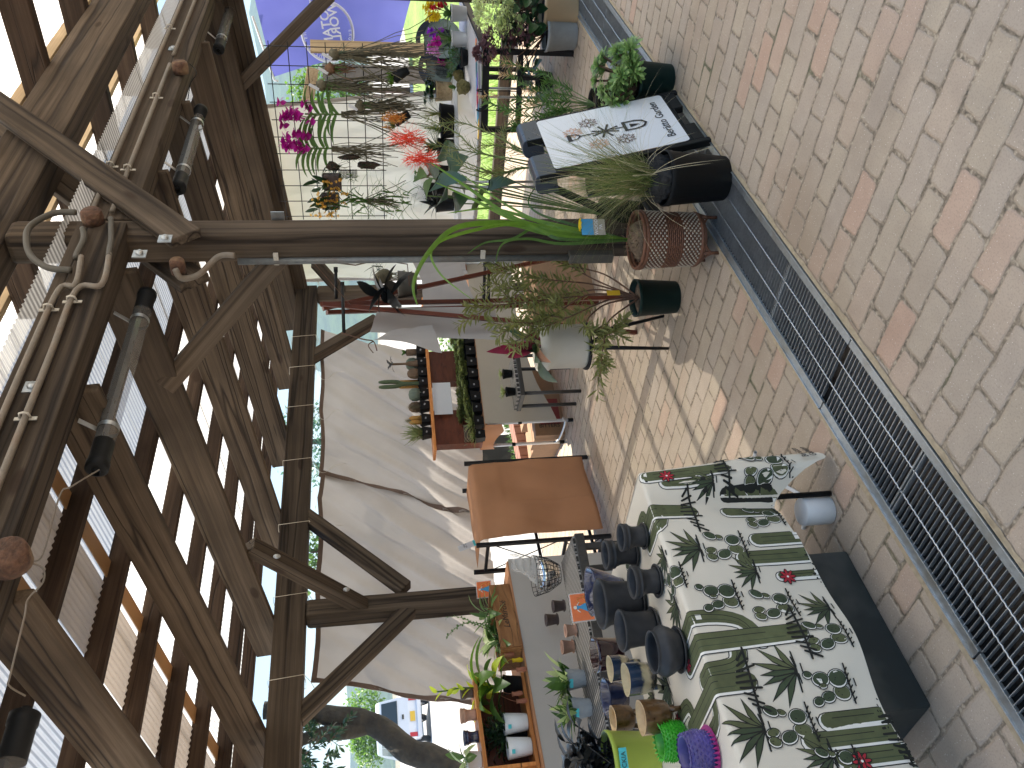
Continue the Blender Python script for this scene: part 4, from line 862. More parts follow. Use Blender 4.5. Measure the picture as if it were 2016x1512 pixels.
# ================================================================ BACK LEFT TABLE (kraft top, grey cloth front)
zl=.80
t=thing('display_table',(2.2,4.5,0),'table with orange kraft top and grey cloth front at the back left','table')
mb=MB(); mb.box((2.2,4.56,zl-.012),(1.9,.5,.02)); mb.build('kraft_top',MT['kraft'],t,bevel=.004)
for x in (1.4,3.1):
    for y in (4.36,4.76): mb=MB(); mb.tube([(x,y,0),(x,y,zl-.02)],.013,8); mb.build('leg',MT['steel'],t)
mb=MB(); n=60; vs=[]
for i in range(n+1):
    x=1.2+1.96*i/n
    for j in range(9): vs.append((x,4.305-.008*math.sin(x*14)*(j/8)-.006*math.sin(x*31)*(j/8),zl-.012-.66*j/8))
mb.add(vs,[(i*9+j,(i+1)*9+j,(i+1)*9+j+1,i*9+j+1) for i in range(n) for j in range(8)],0,True); mb.build('cloth_front',simple('grey_sheer_cloth',(.42,.41,.39),.7,.06,8,.2,trans=.15),t)
# wooden crate with lettering
a=GZ(1002,1150,zl);b=GZ(1028,1272,zl); cd=(b-a).normalized(); ca=a; Lc=(b-a).length; cb=V((cd.y,-cd.x,0)); 
if cb.y<0: cb=-cb
t=thing('wooden_crate',(a+b)/2,'orange-brown wooden crate lettered on its front, on the kraft-topped table','crate'); Rc=Matrix((cd,cb,V((0,0,1)))).transposed(); hc=.125
mb=MB(); mb.box((a+b)/2+V((0,0,hc/2)),(Lc,.012,hc),Rc); mb.build('front_board',MW['crate'],t,bevel=.002)
mb=MB(); mb.box((a+b)/2+cb*.2+V((0,0,hc/2)),(Lc,.012,hc),Rc); mb.build('back_board',MW['crate'],t)
for p in (a,b): mb=MB(); mb.box(p+cb*.1+V((0,0,hc/2)),(.012,.188,hc-.004),Rc); mb.build('side_board',MW['crate'],t)
mb=MB(); mb.box((a+b)/2+cb*.1+V((0,0,.008)),(Lc-.02,.18,.012),Rc); mb.build('base_board',MW['crate'],t)
textmesh('lettering','LeMarché',.052,MT['ink'],(a+b)/2-cb*.006+V((0,0,hc*.5)),-cd,V((0,0,1)),t,off=.001,shear=.25)
def leafy(name,c,label,cat,n,L,w_,mats,h=.1,r=.05,potm='black',el=(.4,1.4),droop=(.3,1.3),prof='lens',seed=1,group=None,stem=0.,taper=.8,prs=5):
    t=potted(name,c,r,h,potm,label,cat,taper=taper,group=group); random.seed(seed); mb=MB(); c=V(c)
    for k in range(n):
        az=k*2.399+rnd(-.3,.3); e=rnd(*el); p=c+V((rnd(-r,r)*.5,rnd(-r,r)*.5,h*.85)); d=azel(az,e)
        if stem: q=p+d*stem*rnd(.4,1.2); mb.tube([p,q],.002,4,mi=len(mats)-1); p=q; d=azel(az,e-rnd(.2,.9))
        mb.blade(p,d,L*rnd(.6,1.15),w_*rnd(.7,1.2),droop=rnd(*droop),n=prs,prof=prof,fold=.2,mi=k%len(mats),curl=rnd(-.3,.3))
    mb.build('foliage',[MT[m] for m in mats],t); return t
ctr=lambda f,o: a+cd*Lc*f+cb*o+V((0,0,.016))
leafy('potted_fern',ctr(.3,.1),'lacy green plant at the right end of the wooden crate','potted plant',26,.14,.035,['green_','aeon'],.09,.04,seed=3,stem=.08)
leafy('potted_plant',ctr(.72,.09),'bright green white-veined plant at the left end of the wooden crate','potted plant',26,.16,.05,['pgreen','green_'],.09,.045,seed=4,stem=.06)
t=leafy('curly_vine',ctr(.5,.12),'trailing twisted vine in the middle of the wooden crate','potted plant',8,.08,.03,['green_'],.09,.035,seed=5)
mb=MB(); random.seed(6)
for k in range(7):
    c0=ctr(.5,.12)+V((0,0,.09)); az=rnd(0,6.28); pts=[c0+V((math.cos(az+j*.5)*.03*j*.8,math.sin(az+j*.5)*.03*j*.8,.06*j-.012*j*j*(k%3))) for j in range(6)]; branchlet(mb,pts,26,.02,.012,.9,prof='lens',n=3,start=.0)
mb.build('tendrils',[MT['green_'],MT['stem']],t)
# shelf box with little pots on top (left end)
e=GZ(1035,1318,zl); e.y=4.36; xs0=e.x; 
t=thing('wooden_shelf',(xs0-.3,4.45,zl),'low orange wooden shelf at the left end of the kraft-topped table','shelf')
W0=xs0-.95
mb=MB(); mb.box((xs0-.47,4.46,zl+.012),(.98,.2,.02)); mb.build('base_board',MW['orange'],t); mb=MB(); mb.box((xs0-.47,4.46,zl+.285),(.98,.2,.02)); mb.build('top_board',MW['orange'],t)
mb=MB(); mb.box((xs0-.47,4.55,zl+.148),(.96,.012,.25)); mb.build('back_board',MW['red'],t)
for x in (xs0-.5,xs0-.955): mb=MB(); mb.box((x,4.45,zl+.148),(.02,.18,.25)); mb.build('side_board',MW['orange'],t)
zsf=zl+.296
for (px,py,r,h,m,l) in ((915,1365,.036,.07,'dterra','dark brown lipless pot on the wooden shelf top, nearest the pitcher plant'),(924,1408,.040,.085,'terra','brown clay pot with ringed collar in the middle of the shelf top'),(927,1452,.040,.08,'glzb','glossy navy pot with ringed collar on the shelf top')):
    c=GY(px,py,4.44); c.z=zsf; t=thing('shelf_pot',c,l,'pot','little pots on the wooden shelf'); mb=MB(); mb.lathe(P1(r,h),c,30); mb.build('body',MT[m],t)
c=GY(900,1500,4.44); c.z=zsf; leafy('potted_plant',c,'white faceted pot with upright pale leaves at the far left of the shelf','potted plant',14,.13,.045,['pgreen','green_'],.08,.05,'white',seed=8,stem=.03)
ywp=4.40
for px,py,l in ((1045,1420,'white ribbed planter with a blue tag, right of its twin'),(1052,1468,'white ribbed planter with a blue tag, left of its twin')):
    c=GY(px,py,ywp); c.z=zl+.024; t=thing('ribbed_planter',c,l,'planter','white ribbed planters on the wooden shelf'); mb=MB(); mb.lathe([(0,0),(.042,0),(.045,.004),(.058,.13),(.053,.13),(.04,.03),(0,.02)],c,48,fn=lambda a,i:1+.02*math.sin(a*24)); mb.build('pot',MT['white'],t)
    mb=MB(); mb.box(c+V((-.66,-.75,0))*.058+V((0,0,.105)),(.002,.022,.018),Matrix.Rotation(R(48),3,'Z')); mb.build('tape_label',MT['cyan'],t)
c=GY(1035,1440,4.48); c.z=zl+.024; leafy('ivy_pot',c,'dark crinkled ivy bush between the white planters and shelf back','potted plant',150,.035,.035,['dgreen','green_','dgreen'],.12,.05,seed=12,stem=.13,el=(.2,1.5),prs=3)
# pitcher plant
c=GY(1030,1345,4.38); c.z=zl+.024; random.seed(14)
t=potted('pitcher_plant',c,.055,.10,'black','big bright green pitcher plant spilling from a black pot at the shelf end','pitcher plant')
mb=MB()
for k in range(20):
    az=k*2.4; el=rnd(.2,1.2); mb.blade(c+V((0,0,.09+.008*k)),azel(az,el),rnd(.19,.32),rnd(.065,.095),droop=rnd(1.,2.2),n=8,prof='lens',fold=.25,mi=k%3,roll=rnd(-.3,.3))
top=c+V((0,0,.26)); pts=[top,top+V((.01,0,.08)),top+V((.0,0,.17)),top+V((0,.0,.24))]
for k in range(8): mb.blade(top+V((0,0,.03*k)),azel(k*2.5,.9),.07,.04,droop=.4,n=4,prof='lens',mi=2)
mb.tube(pts,.004,6,mi=1); mb.build('foliage',[MT['lgreen'],MT['green_'],MT['limeg']],t)
for k,(dx,dy,dz) in enumerate(((.1,-.08,-.02),(.03,-.1,-.03),(-.09,-.06,.01),(.15,-.06,.02),(-.13,-.05,-.01))):
    p=c+V((dx,dy,.03+dz)); mb=MB(); mb.tube(smooth_line([c+V((dx*.6,dy*.6,.13)),p+V((0,-.01,.05)),p],4),.0012,4,mi=0); mb.lathe([(0,0),(.010,.004),(.014,.02),(.010,.045),(.013,.062),(.009,.06)],p-V((0,0,.03)),14); mb.build('pitcher',MT['pitch'] if k else MT['yel'],t)
# ================================================================ KRAFT-COVERED RACK
xa,xb,yr0,zk=3.455,4.205,4.53,.905
t=thing('metal_rack',((xa+xb)/2,4.68,0),'black folding metal rack draped with orange kraft paper','rack')
for x in (xa,xb):
    for y in (yr0,4.83): mb=MB(); mb.box((x,y,zk/2+.02),(.024,.024,zk+.03)); mb.build('upright',MT['blackm'],t)
    for z in (.06,.32,.86): mb=MB(); mb.box((x,4.68,z),(.018,.28,.02)); mb.build('side_rail',MT['blackm'],t)
    mb=MB()
    for z0,z1 in ((.35,.84),(.35,.06)): mb.tube([(x,yr0,z0),(x,4.83,z1)],.004,5); mb.tube([(x,4.83,z0),(x,yr0,z1)],.004,5)
    mb.build('cross_brace',MT['blackm'],t)
for z in (.05,.45): mb=MB(); mb.box(((xa+xb)/2,4.83,z),(xb-xa,.018,.02)); mb.build('back_rail',MT['blackm'],t)
mb=MB(); nx,nz=60,40; vs=[]
def kp(u,v):
    x=xa+.035+(xb-xa-.06)*u; s=v*1.1
    if s<.25: return V((x,4.83-s*1.2,zk+.004+.002*math.sin(x*20)))
    d=s-.25; y=yr0-.014-.02*d*(1+math.sin(u*5+1))-.012*math.sin(u*4.2+d*7)*d-.01*max(0,1-abs(d-.2)/.05)*.4*abs(mnoise.noise(V((u*4,1,0)))); q_=min(1,d*3); y-=.04*mnoise.noise(V((u*2.2,d*3.5,4)))*q_+.028*abs(mnoise.noise(V((u*2.6+d*1.3,d*1.6,9))))*q_+.008*math.exp(-((u-.42)/.02)**2)*q_+.006*math.exp(-((d-.17-.03*u)/.012)**2)
    return V((x,y,zk+.004-d*1.0))
for i in range(nx+1):
    for j in range(nz+1): vs.append(kp(i/nx,j/nz))
mb.add(vs,[(i*(nz+1)+j,(i+1)*(nz+1)+j,(i+1)*(nz+1)+j+1,i*(nz+1)+j+1) for i in range(nx) for j in range(nz)],0,True); mb.build('kraft_cover',MT['kraft'],t,solid=.0015)
c=GY(915,1075,4.62); c.z=zk+.01; t=thing('price_tag',c,'white price tag with a blue band leaning above the left end of the rack','tag')
mb=MB(); rr_=Matrix.Rotation(R(-20),3,'Y')@Matrix.Rotation(R(-30),3,'Z'); mb.box(c+V((0,0,.075)),(.04,.002,.13),rr_); mb.build('card',MT['paperw'],t); mb=MB(); mb.box(c+V((.0,-.002,.075))+rr_@V((0,0,-.055)),(.04,.003,.016),rr_); mb.build('band',MT['cyan'],t)
textmesh('lettering','E24\nEL 12',.014,MT['ink'],c+V((0,-.004,.09)),rr_@V((1,0,0)),rr_@V((0,0,1)),t,off=.002)
# ================================================================ RIGHT-HAND CACTUS TABLE
zq=.72; c0=V((4.68,4.60,0)); qd=V((.953,-.303,0)).normalized(); qb=V((.303,.953,0)).normalized(); Rq=Matrix((qd,qb,V((0,0,1)))).transposed(); LQ=1.75
t=thing('trestle_table',c0+qd*.8+qb*.2,'folding table with orange paper top and hanging grey cloth under the cacti','table')
mb=MB(); mb.box(c0+qd*LQ/2+qb*.22+V((0,0,zq-.01)),(LQ,.44,.02),Rq); mb.build('kraft_top',MT['kraft'],t,bevel=.004)
mb=MB(); vs=[]; 
for i in range(13):
    for j in range(9): q=j/8; vs.append(c0-qd*.006+qb*(.0+.44*i/12)+V((0,0,zq-.002-(.13+.03*math.sin(i*.5))*q))-qd*.01*math.sin(i*.8)*q)
mb.add(vs,[(i*9+j,(i+1)*9+j,(i+1)*9+j+1,i*9+j+1) for i in range(12) for j in range(8)],0,True); mb.build('kraft_flap',MT['kraft'],t)
for a_,b_ in ((.02,.03),(.02,.42),(1.6,.03),(1.6,.42)):
    p=c0+qd*a_+qb*b_; mb=MB(); mb.tube([p+V((0,0,.012)),p+V((0,0,zq-.02))],.013,12); mb.build('leg',MT['white'],t)
    mb=MB(); mb.lathe([(0,0),(.016,0),(.016,.04),(.014,.042)],p,12); mb.build('rubber_foot',MT['black'],t); mb=MB(); mb.lathe([(.017,0),(.017,.03)],p+V((0,0,.42)),12); mb.build('leg_joint',MT['black'],t)
p=c0+qd*.02; mb=MB(); mb.tube(smooth_line([p+V((0,0,.09)),p+qb*.04+V((0,0,.06)),p+qb*.2+V((0,0,.05)),p+qb*.38+V((0,0,.06)),p+qb*.42+V((0,0,.1))],4),.010,8); mb.build('foot_bar',MT['steel'],t)
mb=MB(); n=46; vs=[]
for i in range(n+1):
    u=i/n; hem=.36+.22*max(0,1-u*1.6)**1.2-.03*math.sin(u*6)
    for j in range(11): q=j/10; vs.append(c0+qd*(u*LQ)-qb*(.012+.012*math.sin(u*23)*q+.01*math.sin(u*9+1)*q)+V((0,0,zq+.002-hem*q)))
mb.add(vs,[(i*11+j,(i+1)*11+j,(i+1)*11+j+1,i*11+j+1) for i in range(n) for j in range(10)],0,True); mb.build('cloth_front',simple('greige_cloth',(.45,.41,.34),.8,.06,8,.2,trans=.15),t)
# riser shelf
sp=V((4.68,4.86,0)); zs2=1.125
t=thing('riser_shelf',sp+qd*.7+V((0,0,zq)),'orange riser board on brown block supports behind the row of succulents','shelf')
mb=MB(); mb.box(sp+qd*.70+V((0,0,zs2-.012)),(1.5,.19,.022),Rq); mb.build('board',MW['orange'],t,bevel=.003)
for u0,u1 in ((.03,.34),(.62,.92),(1.15,1.42)): mb=MB(); mb.box(sp+qd*(u0+u1)/2+qb*.02+V((0,0,(zq+zs2-.024)/2)),(u1-u0,.10,zs2-zq-.026),Rq); mb.build('block',MW['brn'],t)
mb=MB(); pq=GY(865,800,4.74); mb.box(sp+qd*.43-qb*.075+V((0,0,1.02)),(.30,.002,.15),Rq); mb.build('paper_sign',MT['paperw'],None,'blank white paper sheet hung under the riser board','paper')
def sqpot(c,w_,h,t,label=True):
    mb=MB(); b=w_*.38; q=w_*.5
    def ring(s,z,ins=0): return [V(c)+Rq@V((x*s,y*s,0))+V((0,0,z)) for x,y in ((-1,-1),(1,-1),(1,1),(-1,1))]
    vs=ring(b,0)+ring(q*.96,h*.86)+ring(q,h*.86)+ring(q,h)+ring(q-.003,h)+ring(q*.9,h*.7)
    fs=[(3,2,1,0)]
    for i in range(5):
        for k in range(4): fs.append((i*4+k,i*4+(k+1)%4,(i+1)*4+(k+1)%4,(i+1)*4+k))
    mb.add(vs,fs); mb.build('pot',MT['black'],t)
    mb=MB(); mb.add(ring(q*.93,h*.84),[(0,1,2,3)]); mb.build('soil',MT['soil'],t)
    if label:
        mb=MB(); mb.box(V(c)-qb*(w_*.46)+qd*rnd(-.01,.01)+V((0,0,h*.55)),(.017,.002,.012),Rq@Matrix.Rotation(R(rnd(-10,25)),3,'Y')); mb.build('price_sticker',MT['grey'],t)
def cact(px,py,base_y,kind,label,z,w_=.085,h=.075,tall=.1,back=0.):
    c=GY(px,py,base_y); 
    for _ in range(3):
        yy=(sp+qd*((c-sp).dot(qd))).y if z>1 else (c0+qd*((c-c0).dot(qd))+qb*.075).y
        c=GY(px,py,yy)
    c=c+qb*back; c.z=z; tall*=1.5; random.seed(int(px*7+py)); nm='potted_cactus' if kind not in ('haw','agv','lith') else 'potted_succulent'
    t=thing(nm,c,label,'cactus' if 'cactus' in nm else 'succulent','square black pots on the riser board' if z>1 else 'square black pots along the table front')
    sqpot(c,w_,h,t); b=c+V((0,0,h*.82)); mb=MB(); m=['cact']
    if kind in('ball','brown'): tall=min(tall,.105)
    if kind=='ball': mb.lathe([(0,0),(tall*.38,.0),(tall*.5,tall*.35),(tall*.48,tall*.7),(tall*.3,tall*.93),(0,tall)],b,36,fn=lambda a,i:1+.07*math.sin(a*12)); m=['cactg']
    if kind=='brown': mb.lathe([(0,0),(tall*.36,.0),(tall*.42,tall*.35),(tall*.38,tall*.72),(tall*.2,tall*.95),(0,tall)],b,30,fn=lambda a,i:1+.09*math.sin(a*9+i)); m=['cactb']
    if kind=='fork':
        for s_ in (-1,1): mb.tube(smooth_line([b,b+qd*.004*s_+V((0,0,tall*.4)),b+qd*.022*s_+V((0,0,tall*.6)),b+qd*.024*s_+V((0,0,tall))],5),[.016]*8+[.018]*6+[.014,.009][:2],8)
    if kind=='tuft':
        for k in range(420): a=azel(rnd(0,6.28),rnd(-.1,1.5)); mb.blade(b+a*rnd(0,.03)*V((1,1,1)).length*.5+V((0,0,tall*.35*rnd(.2,1.4))),a,rnd(.02,.035)*tall/.1,.002,droop=.3,n=2,prof='grass')
        m=['spine']
    if kind=='gold':
        for dx in (-.02,.02): mb.tube([b+qd*dx,b+qd*dx+V((0,0,tall*.8)),b+qd*dx+V((0,0,tall))],[.02,.019,.004],12,mi=0)
        for k in range(300): s_=random.choice((-1,1))*.02; z_=rnd(0,tall); a=azel(rnd(0,6.28),rnd(-.2,.7)); mb.blade(b+qd*s_+V((0,0,z_))+a*.015,a,.014,.0015,n=1,prof='grass',mi=0)
        m=['cacto']
    if kind=='leaf':
        mb.tube(smooth_line([b,b+V((0,0,tall*.5)),b+qd*.0+V((0,0,tall))],4),[.03]*2+[.022]*2+[.01]*5,10,mi=0)
        for k in range(9): mb.blade(b+V((0,0,tall)),azel(k*.8,rnd(-.1,.9)),.075,.05,droop=.6,n=4,prof='spat',mi=1)
        m=['cactb','blackl']
    if kind=='leafg':
        mb.lathe([(0,0),(.03,0),(.03,tall*.6),(0,tall*.65)],b,14); 
        for k in range(14): mb.blade(b+V((0,0,tall*.6)),azel(k*.9,rnd(.1,1.2)),.05,.035,droop=.4,n=3,prof='spat',mi=1)
        m=['cactb','green_']
    if kind=='shoots':
        for k in range(44): a=azel(rnd(0,6.28),rnd(.8,1.5)); p=b+V((rnd(-.03,.03),rnd(-.03,.03),0)); mb.tube([p,p+a*tall*rnd(.5,1)],[.004,.0015],5)
        m=['sage']
    if kind=='haw':
        for q in range(8):
            p=b+qd*rnd(-.035,.035)+qb*rnd(-.03,.03)+V((0,0,rnd(0,.03)))
            rosette(mb,p+V((0,0,tall*.12*rnd(0,2))),tall*.42,n=15,w_=tall*.14,up=.3,prof='lens')
        m=['sage']
    if kind=='agv': rosette(mb,b,tall*.9,n=24,w_=tall*.2,up=.25,prof='blade'); m=['sage']
    mb.build('plant',[MT[x] for x in m],t); return t
KB=[(844,852,'shoots','thin-shooted cactus in a black pot at the left end of the riser board',.095),(842,826,'gold','golden-spined cactus beside the shoots, on the riser board',.075),
 (838,800,'tuft','grey fuzzy tuft cactus left of the round green one, on the riser board',.1),(836,776,'ball','round green cactus in the middle of the riser board',.07),(834,754,'fork','two-armed green columnar cactus crossing at its waist',.23),
 (832,735,'brown','brown ribbed cactus right of the columnar one',.1),(828,715,'leaf','stemmed plant with big dark leaves rising above the brown cacti',.15),(826,693,'leafg','brown-stemmed plant with green leaves at the right end of the riser board',.11)]
for px,py,k,l,tl in KB: cact(px+6,py,4.8,k,l,zs2,tall=tl)
LB=[(938,858,'agv','spiky succulent in a black pot beside the woven basket',.09),(938,832,'agv','big pale-leaved agave in a black pot under the riser board end',.13),(936,806,'haw','yellow-green clustered succulent in a black pot, third from the basket',.1),(933,783,'haw','dark green clustered succulent in the fourth black pot from the basket',.1),
 (932,760,'haw','grey-green clustered succulent in the fifth black pot from the basket',.1),(930,738,'haw','pale green clustered succulent in the sixth black pot from the basket',.1),(928,716,'haw','small-leaved clustered succulent in the seventh black pot from the basket',.1),(922,694,'haw','clustered succulent just beside the hanging paper sheets',.11),(918,672,'haw','clustered succulent half behind the hanging paper sheets',.1),(914,652,'haw','clustered succulent peeping behind the paper sheets, farthest right',.1)]
for px,py,k,l,tl in LB: cact(px,py,4.6,k,l,zq,tall=tl,w_=.09,h=.085)
for (px,py,k,l,tl),od in zip(LB[2:],('third','fourth','fifth','sixth','seventh','eighth','ninth','tenth')): cact(px,py-4,4.6,'haw','dark succulent in the second row, behind the %s front pot from the basket'%od,zq,tall=.14,w_=.09,h=.1,back=.12)
for (px,py,k,l,tl),kk,ll in zip(KB[::2]+KB[1:2],('shoots','brown','gold','ball','tuft'),('thin green shoots behind the leftmost cactus','brown cactus in the back row behind the fuzzy tuft','golden cactus in the back row behind the columnar one','round green cactus in the back row behind the leafy one','fuzzy cactus in the back row behind the golden spines')): cact(px+2,py-6,4.8,kk,ll,zs2,tall=.13,back=.06,w_=.07,h=.08)
# woven basket at the table end
c=c0+qd*.06+qb*.25+V((0,0,zq)); mb=MB(); mb.lathe([(0,0),(.075,0),(.08,.01),(.085,.10),(.09,.15),(.083,.152),(.078,.02),(0,.015)],c+qd*(-.02),36,fn=lambda a,i:1+.02*math.sin(a*30)); t=mb.build('woven_basket',MT['bask'],None,'grey-brown woven basket at the left end of the succulent table','basket',origin=c)
# boxes and crates below
def cbox(c,d,ang,mat,label,name='cardboard_box',cat='box',extra=None):
    Rz_=Matrix.Rotation(R(ang),3,'Z'); c=V(c); t=thing(name,c,label,cat,'boxes on the bricks under the tables')
    mb=MB(); mb.box(c+V((0,0,d[2]/2)),d,Rz_); mb.build('carton',MT[mat],t,bevel=.003)
    mb=MB()
    for s_ in (-1,1): mb.box(c+Rz_@V((0,s_*d[1]*.25,d[2]+.002+.001*s_)),(d[0],d[1]*.49,.003),Rz_)
    mb.build('flap',MT[mat],t)
    if extra: extra(t,c,Rz_,d)
    return t
def prt(t,c,Rz_,d):
    mb=MB(); mb.box(c+Rz_@V((.02,-d[1]/2-.0015,d[2]*.45)),(d[0]*.6,.002,d[2]*.7),Rz_); mb.build('printed_panel',MT['redbox'],t)
    textmesh('lettering','BITTERS',.05,MT['ink'],c+Rz_@V((-d[0]*.28,-d[1]/2,d[2]*.5)),Rz_@V((0,0,-1)),Rz_@V((1,0,0)),t,off=.004)
    mb=MB(); mb.box(c+Rz_@V((.08,-d[1]/2-.003,d[2]*.8)),(.09,.002,.05),Rz_); mb.build('white_label',MT['paperw'],t)
g=GZ(1107,810,0); cbox(g+V((.05,.16,0)),(.40,.3,.25),-20,'box','brown cardboard box with red printed panel and dark lettering under the succulent table',extra=prt)
g=GZ(1100,862,0); cbox(g+V((.12,.14,0)),(.27,.3,.22),-20,'box','plain brown cardboard box beside the aluminium table leg')
g=GZ(1090,752,0); cbox(g+V((.0,.2,0)),(.5,.3,.28),-18,'box','brown cardboard box in the shade behind the tripod stool')
g=GZ(1145,620,0); cbox(V((5.0,3.5,0)),(.55,.35,.42),-10,'box','large brown cardboard box standing behind the wooden easel')
t=thing('low_planter',(5.85,5.95,0),'low red brick planter with greenery outside behind the tables','planter'); mb=MB()
for k in range(16):
    for r in range(2): mb.box((5.35+k*.1,5.95,.05+r*.1),(.092,.2,.092))
mb.build('brickwork',simple('planter_brick',(.28,.13,.09),.85,.3,20,.4),t,bevel=.004); mb=MB(); random.seed(2)
for k in range(400): mb.blade((rnd(5.3,6.9),rnd(6.05,6.3),.15),azel(rnd(0,6.28),rnd(.2,1.4)),.08,.012,n=3,prof='lens')
mb.build('greenery',MT['green_'],t)
t=thing('utility_box',(5.95,6.7,0),'dark green plastic utility box outside behind the low planter','box'); mb=MB(); mb.box((6.1,6.7,.24),(.7,.4,.48)); mb.build('box_body',MT['greyb'],t,bevel=.02); mb=MB(); mb.box((6.1,6.7,.5),(.74,.44,.05)); mb.build('lid',MT['greyb'],t,bevel=.01)
# small wicker stand with succulent (between table and stool)
t=thing('wicker_stand',GZ(1135,760,0),'small rattan-topped stand carrying a spiky succulent','stand')
e0=GY(1028,775,4.1); e0.z=0.50; zt2=.50; e0=GZ(1018,775,zt2)
mb=MB(); mb.box(e0+qd*.17+qb*.1+V((0,0,-.012)),(.38,.24,.02),Rq); mb.build('tabletop',MT['weave'],t); mb=MB(); mb.box(e0+qd*.17+qb*.1+V((0,0,-.04)),(.4,.26,.035),Rq); mb.build('rim',MT['rattan'],t,bevel=.004)
for a_,b_ in ((0,0),(.34,0),(0,.2),(.34,.2)): p=e0+qd*a_+qb*b_; mb=MB(); mb.tube([V((p.x,p.y,0)),V((p.x,p.y,.44))],.014,8); mb.build('leg',MT['rattan'],t)
def usucc(c,label,kind='agv',s=.1):
    t=potted('potted_succulent',c,.04,.07,'black',label,'succulent',group='succulents on the rattan stand',prof=None); mb=MB(); rosette(mb,V(c)+V((0,0,.07)),s,n=20,w_=s*.25,up=.5,prof='blade' if kind=='agv' else 'spat'); mb.build('plant',MT['sage'],t)
usucc(e0+qd*.06+qb*.07,'spiky succulent in a black pot at the near end of the rattan stand'); usucc(e0+qd*.24+qb*.1,'yellow-green rosette in a black pot at the far end of the rattan stand','r',.07)
# ================================================================ WOODEN EASEL
E0=V((4.17,3.03,0)); zt3=1.875
t=thing('wooden_easel',E0,'tall red-brown wooden easel frame behind the post, hung with plants and papers','easel')
def pk(a_,b_,w1=.075,w2=.024,nm='upright'): o=wood(nm,a_,b_,w1,w2,'red',t,up=V((.735,.657,0)),bev=.002); return o
pk(V((4.17,3.03,0)),V((4.17,3.03,zt3)),.024,.075); 
f1=GZ(1252,655,0); f2=V((4.42,2.96,0)); f3=GZ(1186,487,0)
pk(f1,V((4.13,3.0,zt3-.02)),.024,.07); pk(V((f3.x,f3.y,0)),V((4.22,3.1,zt3-.01)),.024,.07); pk(V((4.62,3.4,0)),V((4.24,3.14,zt3-.03)),.024,.07)
for p,q in ((GY(661,531,2.9),GY(662,588,3.0)),(GY(674,560,2.95),GY(677,655,2.9)),(GY(955,520,3.1),GY(952,590,3.0)),(GY(962,520,3.1),GY(962,590,3.0))): mb=MB(); mb.tube([p,q],.010,10); mb.lathe([(0,-.012),(.017,-.012),(.017,.012),(0,.012)],p,12); mb.build('peg',MT['blackm'],t)
# hanging papers
def paper(name,pts,label,mat='paperw',grp='papers hung on the easel'):
    a_,b_,c_,d_=[V(p) for p in pts]; mb=MB(); n=14; vs=[]
    nn=(b_-a_).cross(d_-a_).normalized()
    for i in range(n+1):
        for j in range(n+1): u,v=i/n,j/n; vs.append((a_*(1-u)+b_*u)*(1-v)+(d_*(1-u)+c_*u)*v+nn*(.02*math.sin(u*5+v*3)*v+.012*mnoise.noise(V((u*3,v*3,a_.x)))))
    mb.add(vs,[(i*(n+1)+j,(i+1)*(n+1)+j,(i+1)*(n+1)+j+1,i*(n+1)+j+1) for i in range(n) for j in range(n)],0,True); return mb.build(name,MT[mat],None,label,'paper',grp)
MT['paperg']=simple('grey_paper',(.42,.40,.39),.85,.05,10,.15,trans=.25)
yp=3.05
paper('paper_sheet',[GY(745,605,yp+.1),GY(728,655,yp),GY(985,675,yp),GY(975,610,yp+.1)],'long grey paper sheet hanging from the easel, the hindmost one','paperg')
paper('paper_sheet',[GY(770,650,yp-.08),GY(850,640,yp-.06),GY(872,690,yp-.08),GY(735,668,yp-.08)],'folded pale paper corner tied below the black rod','paperg')
paper('paper_sheet',[GY(830,545,3.3),GY(835,640,3.3),GY(960,640,3.3),GY(905,520,3.3)],'broad grey sheet seen between the easel legs','paperg')
paper('paper_sheet',[GY(812,515,3.5),GY(835,560,3.5),GY(920,545,3.5),GY(915,510,3.5)],'short grey sheet beside the post behind the easel','paperg')
mb=MB(); mb.tube(smooth_line([GY(672,655,2.9),GY(715,668,2.92),GY(735,672,2.95),GY(742,690,2.95)],4),.0035,6); mb.tube(smooth_line([GY(735,672,2.95),GY(725,680,2.95),GY(735,695,2.97)],4),.003,6); mb.build('twisted_twig',MT['bstem'],None,'thin twisted twig hanging off the black rod','twig')
# dark hanging plant on the easel
c=GY(758,575,2.85); t=thing('hanging_plant',c,'black-leaved plant mounted on a grey pot, hanging high on the easel','hanging plant')
mb=MB(); pc=GY(800,560,2.95); mb.tube([pc+V((0,0,.05)),pc+V((0,0,-.06))],[.085,.07],24); mb.build('pot',MT['hose'],t)
mb=MB(); random.seed(31)
for k in range(15):
    mb.blade(c+V((rnd(-.03,.03),rnd(-.03,.03),rnd(-.03,.03))),azel(k*2.4,rnd(-.6,.8)),rnd(.15,.22),rnd(.07,.095),droop=rnd(.2,.9),n=6,prof='lens',fold=.2)
for k in range(30): mb.blade(GY(745,530,2.9)+V((rnd(-.04,.04),0,rnd(-.03,.05))),azel(rnd(0,6.28),rnd(-.5,1)),.11,.006,droop=.4,n=4,prof='grass',mi=1)
mb.build('foliage',[MT['blackl'],MT['dgreen']],t)
mb=MB(); mb.blob(GY(755,545,2.88),.045,0,2,.5); 
for k in range(14): p=GY(755,545,2.88); mb.tube(smooth_line([p,p+V((rnd(-.05,.05),0,-.05)),p+V((rnd(-.08,.08),0,-.13))],3),.0018,4)
mb.build('root_ball',MT['root'],t)
mb=MB(); a_=GY(620,520,2.4); mb.tube([a_,GY(640,640,2.6)*0+GY(690,600,2.75)],.002,5); mb.tube([GY(640,515,2.45),GY(700,522,2.7),GY(745,512,2.8),GY(802,520,2.85),GY(806,562,2.85)],.0035,6); mb.build('wire',MT['bstem'],t)
